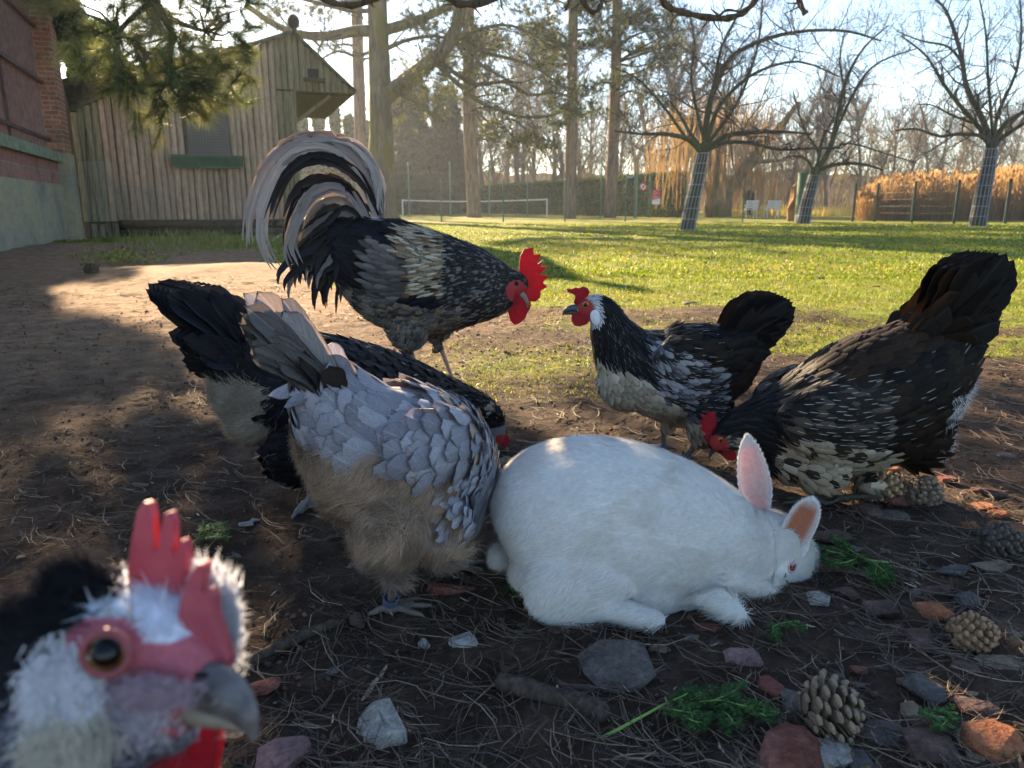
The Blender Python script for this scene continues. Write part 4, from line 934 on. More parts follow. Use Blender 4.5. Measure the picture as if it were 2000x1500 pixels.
tufts('needle_sprays', C, A, 125, .125, .0036, [(.12, .14, .065), (.17, .18, .085), (.08, .11, .05), (.22, .21, .11)], M_needle, np_, .55, .14)
# unseen canopy, shoots added along sun rays to shade the near ground, its lowest twigs dip into the top of the picture
LIT = [[(840, 640), (1090, 640), (1150, 880), (1000, 860), (960, 800), (830, 740)], [(1385, 895), (1660, 925), (1650, 960), (1400, 935)], [(1650, 930), (1830, 930), (1830, 990), (1640, 990)],
       [(1880, 955), (2100, 985), (2100, 1040), (1900, 1010)], [(-400, 480), (860, 480), (860, 760), (640, 770), (420, 735), (300, 632), (150, 604), (-400, 585)], [(1000, 900), (960, 960), (985, 1000), (1010, 960)], [(1750, 1170), (1880, 1165), (1880, 1225), (1760, 1225)], [(1860, 1215), (1980, 1215), (1980, 1270), (1870, 1260)], [(860, 930), (960, 920), (960, 1050), (900, 1040)],
       [(1120, 560), (1300, 600), (1900, 500), (1990, 730), (1650, 745), (1150, 640)]]
def inpoly(x, y, P):
    c = False; j = len(P)-1
    for i in range(len(P)):
        if (P[i][1] > y) != (P[j][1] > y) and x < (P[j][0]-P[i][0])*(y-P[i][1])/(P[j][1]-P[i][1])+P[i][0]: c = not c
        j = i
    return c
sd_ = SDIR; cC = []; cA = []
KEYS = [(PY(x, y, Y_), r_) for x, y, Y_, r_ in ((500, 400, 2.06, .10), (540, 320, 2.06, .11), (600, 290, 2.06, .11), (670, 300, 2.06, .11), (720, 360, 2.06, .10), (745, 410, 2.06, .10), (600, 420, 2.06, .1), (820, 450, 2.06, .10), (900, 470, 2.06, .08), (1045, 530, 2.06, .11), (1600, 690, 1.36, .07), (1690, 640, 1.36, .08), (1780, 600, 1.36, .08), (1860, 540, 1.36, .08), (1930, 500, 1.36, .08), (1480, 580, 1.6, .06), (1150, 570, 1.6, .06), (1090, 870, 1.05, .05), (1000, 960, 1.05, .05), (500, 600, .9, .05), (360, 560, 1.15, .06))]+[(PY(x, y, d), .22) for x, y, d in SP[::4]]
hubs = [Vector((-4.6, 4.8, 3.6))]
for gxx in np.arange(-4.2, 2.9, .115):
    for gyy in np.arange(.25, 4.7, .115):
        g = Vector((gxx+rng.uniform(-.05, .05), gyy+rng.uniform(-.05, .05), 0)); px, py, dp = proj(g)
        if dp < .1: continue
        if any(inpoly(*proj(g+Vector((ox, oy, 0)))[:2], P) for P in LIT for ox, oy in ((0, 0), (.07, 0), (-.07, 0), (0, .09), (0, -.09))): continue
        if gyy > 2.5 and not (px < 760 and inpoly(px, py, SHB)): continue
        if gyy > 1.75 and gxx > .2 and rng.random() < .35: continue
        if gxx > 2.2: continue
        if gxx < -.25 and gyy < 3.2-0: pass
        tmin = (.62+.285*gyy)/(SDIR.z-.245*SDIR.y)
        t_ = tmin*rng.uniform(1.0, 1.28)+.3
        p = g+SDIR*t_
        if any((p-k_).cross(SDIR).length < r_*1.15 for k_, r_ in KEYS): continue
        for _k in range(3 if gyy > 2.3 and px < 760 else 1):
            if abs(p.x) < 12: cC.append(p+(rv(.04) if _k else Vector((0, 0, 0)))); cA.append(rv(1).normalized())
print('canopy shoots', len(cC))
if cC:
    tufts('shade_canopy_needles', cC, cA, 80, .095, .010, [(.09, .11, .045), (.13, .14, .06), (.06, .08, .035)], M_needle, np_, .9, .07)
    cen = [Vector(c) for c in cC]
    main = smoothpoly([(-5.2, 4.4, 3.9), (-4.2, 6.0, 3.4), (-2.6, 8.2, 3.3), (-.8, 9.6, 3.5), (.8, 10.2, 3.7)], 4); br.tube(main, lin(.12, .03, len(main)), 8, jit=.06)
    m2 = smoothpoly([(-5.2, 4.4, 3.6), (-5.6, 7.5, 3.8), (-6.2, 10.0, 4.2), (-6.5, 12.5, 4.9)], 4); br.tube(m2, lin(.1, .03, len(m2)), 8, jit=.06)
    allp = main+m2
    for i in range(0, len(cen), 9):
        c = cen[i]; h = min(allp, key=lambda q: (q-c).length)
        if any(inpoly(*proj(w3-SDIR*(w3.z/SDIR.z))[:2], P) for P in LIT for w3 in (h.lerp(c, .2), h.lerp(c, .4), h.lerp(c, .6), h.lerp(c, .8)) if (w3-SDIR*(w3.z/SDIR.z)).y > .4): continue
        br.tube([h, h.lerp(c, .5)+rv(.1), c], [.016, .01, .004], 3, caps=False)
# dark twigs dipping into the top edge
for pl, r in (([(560, -60), (600, -20), (650, 5), (700, 8), (760, -15)], .016), ([(820, -60), (870, -10), (900, 8), (950, 4), (990, -20)], .018), ([(1120, -50), (1140, 5), (1160, 25), (1175, 5), (1170, -20)], .012), ([(1080, -60), (1110, -5), (1105, 20)], .008), ([(1260, -50), (1300, 8), (1340, 25), (1400, 36), (1440, 30), (1470, 8), (1490, -30)], .016), ([(1540, -60), (1562, 5), (1574, 28)], .014), ([(1300, 10), (1310, 22), (1325, 18)], .006), ([(1400, 36), (1420, 20), (1450, 25)], .007)):
    P = smoothpoly([PY(x, y, 4.6) for x, y in pl], 4); br.tube(P, [r*(1.1+.25*math.sin(i*1.9)) for i in range(len(P))], 7, jit=.12)
    for i in range(6):
        p, d = lerp_poly(P, rng.uniform(.2, .9)); q, _ = bend(p, rv(1)+Vector((0, 0, -.2)), .10, 3, .3); br.tube(q, [r*.45, r*.3, r*.25, r*.12], 4, caps=False)
lk = PY(900, -60, 4.6); br.tube(smoothpoly([(-5.15, 4.45, 5.0), (-3, 4.5, 3.2), PY(600, -90, 4.6), lk, PY(1200, -100, 4.6), PY(1560, -80, 4.6)], 4), lin(.10, .02, 21), 8, jit=.05)
br.build('branches', M_pbranch, np_, smooth=True, fixn=False)
# ================================================================== HAZE
hb = MB(); hb.box((-230, -45, -1.6), (230, 245, 24)); me = hb.mesh('haze'); hz = link('haze', me, None)
t = NT('haze_air'); t.t.nodes.remove(t.b); v = t.n('ShaderNodeVolumePrincipled'); v.inputs['Color'].default_value = (.78, .88, 1, 1); v.inputs['Density'].default_value = .0009; v.inputs['Anisotropy'].default_value = .4
t.l(v.outputs[0], t.out.inputs['Volume']); me.materials.append(t.m); tag(hz, 'thin morning haze over the lawn and wood', 'haze', None, 'stuff')
# ================================================================== ANIMALS
def M3(v): return np.asarray(v, float)
def cat(pts, k=5):
    """catmull on lists of tuples (any length)"""
    P = [np.array(p, float) for p in pts]; out = []; n = len(P)
    for i in range(n-1):
        a = P[max(i-1, 0)]; b_ = P[i]; c = P[i+1]; d = P[min(i+2, n-1)]
        for j in range(k):
            t = j/k; out.append(.5*(2*b_+(c-a)*t+(2*a-5*b_+4*c-d)*t*t+(-a+3*b_-3*c+d)*t**3))
    out.append(P[-1]); return out
class Frame:
    """an animal's own frame: origin on the ground, heading angle from +X; sagittal plane picking"""
    def __init__(s, o, head):
        s.o = Vector(o); s.f = Vector((math.cos(head), math.sin(head), 0)); s.l = Vector((-math.sin(head), math.cos(head), 0)); s.head = head
    def S(s, px, py, lat=0.0): return PP(px, py, s.o, s.l)+s.l*lat
    def scale(s, px, py): return proj(s.S(px, py))[2]/F
def loft(mb, pts, hs, ws, lat, n=20, closed=True):
    P = [Vector(p) for p in pts]; k = len(P); vs = []
    lat = Vector(lat).normalized()
    for i in range(k):
        t = (P[min(i+1, k-1)]-P[max(i-1, 0)]).normalized(); u = lat.cross(t).normalized(); l2 = t.cross(u).normalized()
        for j in range(n):
            a = 2*math.pi*j/n; ca, sa = math.cos(a), math.sin(a)
            vs.append(P[i]+l2*(ws[i]*ca)+u*(hs[i]*sa))
    fs = [(i*n+j, i*n+(j+1) % n, (i+1)*n+(j+1) % n, (i+1)*n+j) for i in range(k-1) for j in range(n)]
    fs += [tuple(range(n-1, -1, -1)), tuple((k-1)*n+j for j in range(n))]
    mb.add(vs, fs); return P
def sample_surface(me, n, seed=1):
    r = np.random.default_rng(seed); me.calc_loop_triangles(); T = np.empty(len(me.loop_triangles)*3, np.int32); me.loop_triangles.foreach_get('vertices', T); T = T.reshape(-1, 3)
    V = np.empty(len(me.vertices)*3); me.vertices.foreach_get('co', V); V = V.reshape(-1, 3); Nv = np.empty(len(me.vertices)*3); me.vertices.foreach_get('normal', Nv); Nv = Nv.reshape(-1, 3)
    a, b_, c = V[T[:, 0]], V[T[:, 1]], V[T[:, 2]]; ar = np.linalg.norm(np.cross(b_-a, c-a), axis=1); i = r.choice(len(T), n, p=ar/ar.sum())
    u = r.random(n); v = r.random(n); f = u+v > 1; u[f] = 1-u[f]; v[f] = 1-v[f]; w = 1-u-v
    P = a[i]*w[:, None]+b_[i]*u[:, None]+c[i]*v[:, None]; N = Nv[T[i, 0]]*w[:, None]+Nv[T[i, 1]]*u[:, None]+Nv[T[i, 2]]*v[:, None]
    return P, N/np.linalg.norm(N, axis=1)[:, None]
def poisson(P, rad):
    """greedy dart throwing with per-point radius"""
    keep = []; cell = float(np.max(rad)); g = {}
    for i in range(len(P)):
        p = P[i]; k = tuple(np.floor(p/cell).astype(int)); ok = True; r2 = rad[i]**2
        for dx in (-1, 0, 1):
            for dy in (-1, 0, 1):
                for dz in (-1, 0, 1):
                    for j in g.get((k[0]+dx, k[1]+dy, k[2]+dz), ()):
                        q = P[j]; 
                        if (p[0]-q[0])**2+(p[1]-q[1])**2+(p[2]-q[2])**2 < r2: ok = False; break
                    if not ok: break
                if not ok: break
            if not ok: break
        if ok: keep.append(i); g.setdefault(k, []).append(i)
    return np.array(keep)
def feathers(name, P, N, D, L, W, ca, cb, cc, m, parent, lift=.13, curl=.55, camber=.16, nu=5, nv=8, tip=1.0, seed=1):
    r = np.random.default_rng(seed); n = len(P); P, N, D = M3(P), M3(N), M3(D)
    D = D-N*(D*N).sum(1)[:, None]; D /= np.linalg.norm(D, axis=1)[:, None]+1e-9; S = np.cross(N, D)
    L = np.broadcast_to(L, n)*r.uniform(.85, 1.15, n); W = np.broadcast_to(W, n)*r.uniform(.85, 1.15, n); lf = np.broadcast_to(lift, n)*r.uniform(.6, 1.5, n)
    v = np.interp(np.linspace(0, 1, nv), np.linspace(0, 1, 8), [0, .22, .45, .65, .8, .9, .965, 1.0]); u = np.linspace(-1, 1, nu)
    pr = np.where(v < .5, .45+.55*np.sin(v/.5*math.pi/2), np.sqrt(np.clip(1-((v-.5)/.5)**(2.2*tip), 0, 1))); pr[-1] = .22
    U, Vv = np.meshgrid(u, v); PR = np.repeat(pr[:, None], nu, 1); Uf, Vf, Pf = U.ravel(), Vv.ravel(), PR.ravel(); K = len(Uf)
    # blunt round tip: outer columns end earlier
    Vz = Vf-.08*Uf**2*Vf**2
    X = P[:, None, :]+D[:, None, :]*(L[:, None]*Vz[None])[..., None]+S[:, None, :]*((W/2)[:, None]*(Uf*Pf)[None])[..., None]
    H = L[:, None]*(lf[:, None]*Vz[None]-curl*lf[:, None]*1.0*Vz[None]**2)-(W*camber)[:, None]*((Uf*Pf)**2)[None]+.0006
    H += (r.normal(size=(n, 1))*.0012)*Vz[None]
    X = X+N[:, None, :]*H[..., None]
    q = np.array([[a*nu+b_, a*nu+b_+1, (a+1)*nu+b_+1, (a+1)*nu+b_] for a in range(nv-1) for b_ in range(nu-1)])
    Fq = (np.arange(n)[:, None, None]*K+q[None]).reshape(-1, 4)
    uv = np.stack([np.tile(Uf, n), np.tile(Vf, n), np.repeat(r.random(n), K)], 1)
    at = {'fuv': ('v', uv)}
    for k, c in (('ca', ca), ('cb', cb), ('cc', cc)):
        at[k] = np.repeat(np.broadcast_to(np.asarray(c, float), (n, 3)), K, 0)
    return link(name, npmesh(name, X.reshape(-1, 3), Fq, at), m, parent)
def plumes(name, specs, m, parent, nu=7, seed=3, jg=.93):
    """'auto' side: vane turned with the path inside its own plane, slightly fanned"""
    r = np.random.default_rng(seed+9); VV_, FF, UV, A, B, C = [], [], [], [], [], []; base = 0
    for pts, wd, side, ca, cb, cc, cam_ in specs:
        pts = np.array(cat([tuple(p) for p in pts], 7)); k = len(pts); u = np.linspace(-1, 1, nu)
        jag = np.ones((k, nu)); jag[:, 0] = r.uniform(jg, 1.02, k); jag[:, -1] = r.uniform(jg, 1.02, k)
        for q in range(max(1, k//9) if jg < .9 else 0):
            i0 = r.integers(3, k); jag[i0:i0+1, r.choice([0, nu-1])] = .5
        if isinstance(side, str):
            c0 = pts.mean(0); pn = np.zeros(3)
            for i in range(1, k-1): pn += np.cross(pts[i]-pts[i-1], pts[i+1]-pts[i])
            nrm0 = pn/(np.linalg.norm(pn)+1e-12)
        tw = r.normal()*.25
        for i in range(k):
            v = i/(k-1); t = pts[min(i+1, k-1)]-pts[max(i-1, 0)]; t /= np.linalg.norm(t)+1e-9
            s = np.cross(nrm0, t)+nrm0*tw if isinstance(side, str) else np.array(side, float)
            s = s-t*(s@t); s /= np.linalg.norm(s)+1e-9; nn = np.cross(s, t)
            w_ = wd*(.35+.65*min(1, v/.3))*((1 if v < .7 else max(0, 1-((v-.7)/.3)**2.2)**.5+.05) if jg > .9 else (1 if v < .4 else max(0, 1-((v-.4)/.6)**1.7)+.04))
            for j in range(nu):
                VV_.append(pts[i]+s*(u[j]*w_*.5*jag[i, j])-t*(abs(u[j])*wd*.15)-nn*(cam_*w_*u[j]**2)); UV.append((u[j], v, base % 97/97))
        for a in range(k-1):
            for b_ in range(nu-1): FF.append((base+a*nu+b_, base+a*nu+b_+1, base+(a+1)*nu+b_+1, base+(a+1)*nu+b_))
        A += [ca]*(k*nu); B += [cb]*(k*nu); C += [cc]*(k*nu); base += k*nu
    return link(name, npmesh(name, np.array(VV_), np.array(FF), {'ca': np.array(A, float), 'cb': np.array(B, float), 'cc': np.array(C, float), 'fuv': ('v', np.array(UV))}), m, parent)
def fur(name, P, N, D, L, W, ca, m, parent, lift=.35, seed=2, seg=3, curl=.3, rnd=.25):
    r = np.random.default_rng(seed); n = len(P); D = M3(D)+r.normal(size=(n, 3))*rnd; N = M3(N); D = D-N*(D*N).sum(1)[:, None]; D /= np.linalg.norm(D, axis=1)[:, None]+1e-9; S = np.cross(N, D)
    L = (np.broadcast_to(L, n)*r.uniform(.6, 1.25, n)); W = np.broadcast_to(W, n); lf = np.broadcast_to(lift, n)*r.uniform(.4, 1.6, n)
    rows = []
    for i in range(seg):
        v = i/(seg-1); c = P+D*(L*v)[:, None]+N*(L*(lf*v-curl*lf*v*v)-.0005)[:, None]; w_ = (W*(1-v*.9)*.5)[:, None]; rows += [c-S*w_, c+S*w_]
    V = np.stack(rows, 1); K = 2*seg; q = np.array([[2*i, 2*i+1, 2*i+3, 2*i+2] for i in range(seg-1)]); Fq = (np.arange(n)[:, None, None]*K+q[None]).reshape(-1, 4)
    col = np.repeat(np.broadcast_to(np.asarray(ca, float), (n, 3))*r.uniform(.85, 1.12, (n, 1)), K, 0)
    return link(name, npmesh(name, V.reshape(-1, 3), Fq, {'ca': col}), m, parent)
# feather material
t = NT('feathers'); fv = t.n('ShaderNodeSeparateXYZ'); t.l(t.attr('fuv', 'Vector'), fv.inputs[0]); au = t.math('ABSOLUTE', fv.outputs[0]); v = fv.outputs[1]
ed = t.math('MAXIMUM', t.math('POWER', au, 2.0), t.math('POWER', v, 3.2)); n = t.noise(t.pos(), 260, 3)
ed = t.math('ADD', ed, t.math('MULTIPLY', t.math('SUBTRACT', n, .5), .25)); rim = t.ramp(ed, [(.72, 0.0), (.97, 1.0)])
sh = t.math('MULTIPLY', t.ramp(au, [(.03, 1.0), (.10, 0.0)]), t.ramp(v, [(.5, 0.0), (.62, 1.0)]))
c = t.mix(rim, t.attr('ca'), t.attr('cb')); c = t.mix(sh, c, t.attr('cc'))
cmb = t.n('ShaderNodeCombineXYZ'); t.l(t.math('MULTIPLY', fv.outputs[2], 9.0), cmb.inputs[2]); t.l(t.math('SUBTRACT', t.math('MULTIPLY', v, 26.0), t.math('MULTIPLY', au, 9.0)), cmb.inputs[0]); t.l(t.math('MULTIPLY', fv.outputs[0], 1.2), cmb.inputs[1])
bb = t.noise(cmb.outputs[0], 1.6, 3, .7); c = t.mix(1.0, c, t.ramp(bb, [(.3, .68), (.7, 1.3)]), 'MULTIPLY')
t.col(c, .6, .16); t.bump(bb, .35, .0012); t.translucent(t.mix(1.0, c, (1.25, 1.0, .85), 'MULTIPLY'), .14); M_feath = t.m
M_fluff = attrmat('fluff', .85, .1, .3, 0, 80, .12)
M_skin = attrmat('bird_skin', .6, .35, 0, .5, 220, .2)
t = NT('red_comb'); P_ = t.pos(); n = t.noise(P_, 420, 4, .7); c = t.ramp(t.noise(P_, 60, 3), [(.3, (.28, .005, .014)), (.7, (.48, .012, .03))])
t.col(c, .5, .3); t.bump(n, .8, .003); t.b.inputs['Subsurface Weight'].default_value = .25; t.b.inputs['Subsurface Radius'].default_value = (1, .15, .08); t.b.inputs['Subsurface Scale'].default_value = .006
t.translucent((.75, .02, .035), .25); M_comb = t.m
M_beak = simple('dark_horn_beak', (.055, .055, .065), .35, .5, .35, 120)
M_beakp = simple('pale_horn_beak', (.25, .2, .15), .4, .5, .3, 120)
M_eye = simple('black_pupil', (.003, .003, .004), .12, .35, .0, 5); M_iris = simple('orange_iris', (.42, .15, .03), .15, .6, .3, 300)
M_lobe = simple('white_ear_lobe', (.75, .72, .76), .7, .3, .1, 150)
M_under = attrmat('under_plumage', .9, .1, 0, .3, 90, .2)
def spine_flow(P, spine, O, droop=0.0, lf=None):
    """unit direction along the spine polyline at each point (towards its start = tail)"""
    S_ = np.array([np.array(p) for p in spine]); mid = (S_[1:]+S_[:-1])/2; T = S_[:-1]-S_[1:]; T /= np.linalg.norm(T, axis=1)[:, None]
    i = np.argmin(((P[:, None, :]-mid[None])**2).sum(2), 1); t = i/len(mid)
    Ts = T.copy()
    for _ in range(3): Ts[1:-1] = (Ts[:-2]+Ts[1:-1]*2+Ts[2:])/4
    D = Ts[i].copy(); D[:, 2] -= droop; return D, t
def foot(mb, ank, fr, toes=3, L=.055, r=.0052, spread=.5, rot=0.0):
    """bird foot: ankle point, forward dir"""
    ank = Vector(ank); gz = ghf(ank.x, ank.y); c = Vector((ank.x, ank.y, gz+.008)); f0 = Vector((fr.x, fr.y, 0)).normalized()
    mb.ell(c, (.010, .010, .008), 8, 6)
    for a, l in ((-spread, .85), (0, 1.0), (spread, .85), (math.pi+.15, .5)):
        d = Matrix.Rotation(a+rot, 3, 'Z') @ f0; p = [c, c+d*L*l*.35+UZ*.004, c+d*L*l*.7+UZ*.000, c+d*L*l-UZ*.001, c+d*L*l*1.16-UZ*.006]
        mb.tube(p, [r*1.25, r, r*.95, r*.75, r*.22], 7)
def build_bird(name, label, O, head, spine, feet_px, shank_col, pattern, tailspecs, thighs, seed, headpx, skinparts=None, fsize=1.0, wing=None, voxel=.0032, hock=None, nfe=1.0, fluffpattern=None, nf=0, rfoot=.0050, footrot=(0, 0)):
    fr = Frame(O, head); root = empty(name, fr.o, label, 'chicken' if name != 'rooster' else 'rooster', None)
    pts = []; 
    for s in spine: 
        lat = s[4] if len(s) > 4 else 0.0
        q = fr.S(s[0], s[1], lat); pts.append((q.x, q.y, q.z, s[2]*fr.scale(s[0], s[1]), s[3]))
    C = cat(pts, 5); P = [Vector(c[:3]) for c in C]; hs = [max(.004, c[3]) for c in C]; ws = [max(.004, c[4]) for c in C]
    mb = MB(); loft(mb, P, hs, ws, fr.l, 22)
    for (px, py, rx, ry, rw, lat) in thighs:
        c = fr.S(px, py, lat); k = fr.scale(px, py); Mx = Matrix((fr.f, fr.l, UZ)).transposed(); mb.ell(c, (rx*k, rw, ry*k), 16, 12, Mx)
    bodytop = mb.n
    mbf = mb
    for i, (top, hk, ft, lat) in enumerate(feet_px):
        a = fr.S(*top, lat); b_ = fr.S(*hk, lat); c = G(*ft); c.z = ghf(c.x, c.y)+.012
        mbf.tube([a, a.lerp(b_, .6), b_, b_.lerp(c, .5), c], [.016, .010, .0078, .0062, .0066], 10); foot(mbf, c, fr.f, r=rfoot, rot=footrot[i])
    me = remesh(mb, voxel, 4, 'body'); V = np.empty(len(me.vertices)*3); me.vertices.foreach_get('co', V); V = V.reshape(-1, 3)
    def pat(Pn):
        """pattern coordinates: photograph pixels of the point moved on to the sagittal plane, plus signed lateral offset"""
        d = Pn-np.array(fr.o); lat = d@np.array(fr.l); Q = Pn-lat[:, None]*np.array(fr.l); q = Q-np.array([0, 0, CAM_H]); dep = q[:, 1]*CT-q[:, 2]*ST; up = q[:, 1]*ST+q[:, 2]*CT
        return 1000+F*q[:, 0]/dep, 750-F*up/dep, lat
    px, py, lat = pat(V); ca, *_ = pattern(px, py, lat, V, np.random.default_rng(1)); col = np.asarray(ca)*.45
    shank = V[:, 2] < headpx['shankz']; col[shank] = shank_col
    fx, fy, frr = headpx['face']; fm = ((px-fx)/frr)**2+((py-fy)/frr)**2 < 1; col[fm] = (.36, .03, .035)
    set_attrs(me, {'ca': col}); link('body', me, M_skin, root)
    # feathers
    n0 = int(14000*nfe); Ps, Ns = sample_surface(me, n0, seed)
    D, tt = spine_flow(Ps, P, fr.o, .25); px, py, lat = pat(Ps); r = np.random.default_rng(seed)
    ca, cb, cc, sz, asp = pattern(px, py, lat, Ps, r)
    ok = (Ps[:, 2] > headpx['shankz']) & ~(((px-fx)/frr)**2+((py-fy)/frr)**2 < 1.0) & (sz > 0)
    Ps, Ns, D, ca, cb, cc, sz, asp = [x[ok] for x in (Ps, Ns, D, ca, cb, cc, sz, asp)]
    keep = poisson(Ps, sz*.33*fsize); Ps, Ns, D, ca, cb, cc, sz, asp = [x[keep] for x in (Ps, Ns, D, ca, cb, cc, sz, asp)]
    D = D+r.normal(size=D.shape)*.07; g_ = r.uniform(.82, 1.18, (len(Ps), 1))
    feathers('plumage', Ps, Ns, D, sz*fsize, sz*fsize*asp, ca*g_, cb*g_, cc, M_feath, root, seed=seed)
    if fluffpattern is not None and nf:
        Pf, Nf = sample_surface(me, nf, seed+3); px, py, lat = pat(Pf); cf, m_, ln = fluffpattern(px, py, lat, Pf, r); m_ = m_ & (Pf[:, 2] > headpx['shankz']-.005); Df, _ = spine_flow(Pf, P, fr.o, .9); wv_ = np.stack([fbm(Pf[:, 0]*28+k_*9, Pf[:, 2]*28+Pf[:, 1]*20, 3, 60+k_)-.5 for k_ in range(3)], 1); Df = Df*np.array((1, 1, 1.6))+wv_*2.2
        if m_.sum(): fur('fluff', Pf[m_], Nf[m_], Df[m_], ln[m_], .0009, cf[m_], M_fluff, root, .28, seed, 4, .4, .22)
    if tailspecs: plumes('tail_feathers', tailspecs(fr), M_feath, root, seed=seed, jg=.78 if name == 'rooster' else .92)
    return root, fr, me
def part_poly(fr, poly, lat, th, mat, name, root, vox=.0012, smooth=2, k=None):
    mb = MB(); P = [fr.S(x, y, lat-th/2) for x, y in poly]; mb.prism(P, fr.l*th); me = remesh(mb, vox, smooth, name); return link(name, me, mat, root)
def ellp(fr, name, px, py, rx, ry, rw, lat, mat, root, rot=0, n=16):
    k = fr.scale(px, py); Mx = Matrix((fr.f, fr.l, UZ)).transposed() @ Matrix.Rotation(rot, 3, 'Y'); b = MB(); b.ell(fr.S(px, py, lat), (rx*k, rw, ry*k), n, 10, Mx); return b.build(name, mat, root, smooth=True)
def beak(fr, pts, rads, w, mat, root, name='beak'):
    b = MB(); P = []; k = fr.scale(*pts[0]); C = cat([(x, y, r_) for (x, y), r_ in zip(pts, rads)], 4); loft(b, [fr.S(c[0], c[1]) for c in C], [max(.0006, c[2]*k) for c in C], [max(.0005, c[2]*k*w) for c in C], fr.l, 12); return b.build(name, mat, root, smooth=True)
def choose(r, n, cols, p=None):
    cols = np.asarray(cols, float); return cols[r.choice(len(cols), n, p=p)]
def ellmask(px, py, cx, cy, rx, ry, r=None, j=0):
    d = ((px-cx)/rx)**2+((py-cy)/ry)**2
    if r is not None: d = d+r.normal(size=d.shape)*j
    return d < 1
BLK = (.005, .005, .007); BLKB = (.008, .009, .016); BRN = (.022, .013, .008); CRM = (.42, .35, .25); WHT = (.62, .60, .60)
# ------------------------------------------------------------------ ROOSTER
def rooster_pattern(px, py, lat, P, r):
    n = len(px); ca = choose(r, n, [BLK, BLKB]); cb = ca*.8; cc = ca.copy(); sz = np.full(n, .034); asp = np.full(n, .55)
    m = px > 862; ca[m] = choose(r, m.sum(), [(.014, .014, .016), (.02, .018, .016), (.02, .018, .016), (.16, .155, .15)]); dot = m & (r.random(n) < .85); cb[dot] = choose(r, dot.sum(), [(.28, .27, .27), (.40, .38, .36), (.08, .07, .06), (.02, .02, .02)]); sz[m] = .017; asp[m] = .38
    m = px > 960; sz[m] = .011; asp[m] = .5
    m = (px > 778) & (px < 872) & (py < 572) & (py > 440); k = m.sum(); ca[m] = choose(r, k, [CRM, (.50, .44, .33), (.24, .10, .04), (.33, .24, .15), (.03, .02, .015)], [.36, .24, .14, .16, .10]); cb[m] = ca[m]*choose(r, k, [(.9, .9, .9), (.45, .35, .25)]); sz[m] = .030; asp[m] = .22
    m = (px > 725) & (px < 800) & (py > 462) & (py < 590) & (px-725 < (py-440)*1.2); k = m.sum(); ca[m] = choose(r, k, [(.13, .115, .115), (.17, .15, .145), (.10, .085, .08)]); cb[m] = ca[m]*.5; cc[m] = ca[m]*1.5; sz[m] = .05; asp[m] = .3
    m = (py > 588) & (px > 735) & (px < 905); k = m.sum(); ca[m] = choose(r, k, [(.16, .12, .09), (.26, .20, .15), (.06, .05, .045), (.12, .12, .13)]); cb[m] = ca[m]*choose(r, k, [(.4, .4, .4), (1.3, 1.2, 1.1)]); sz[m] = .024; asp[m] = .7
    m = (py > 560) & (px < 735); k = m.sum(); ca[m] = choose(r, k, [(.05, .045, .04), (.2, .17, .14), (.02, .02, .02)]); sz[m] = .035
    m = ellmask(px, py, 745, 412, 26, 18); ca[m] = (.62, .60, .62); cb[m] = (.7, .68, .68); cc[m] = (.7, .7, .7)
    return ca, cb, cc, sz, asp
G1 = (.36, .30, .28); G2 = (.46, .39, .35); G3 = (.22, .175, .16)
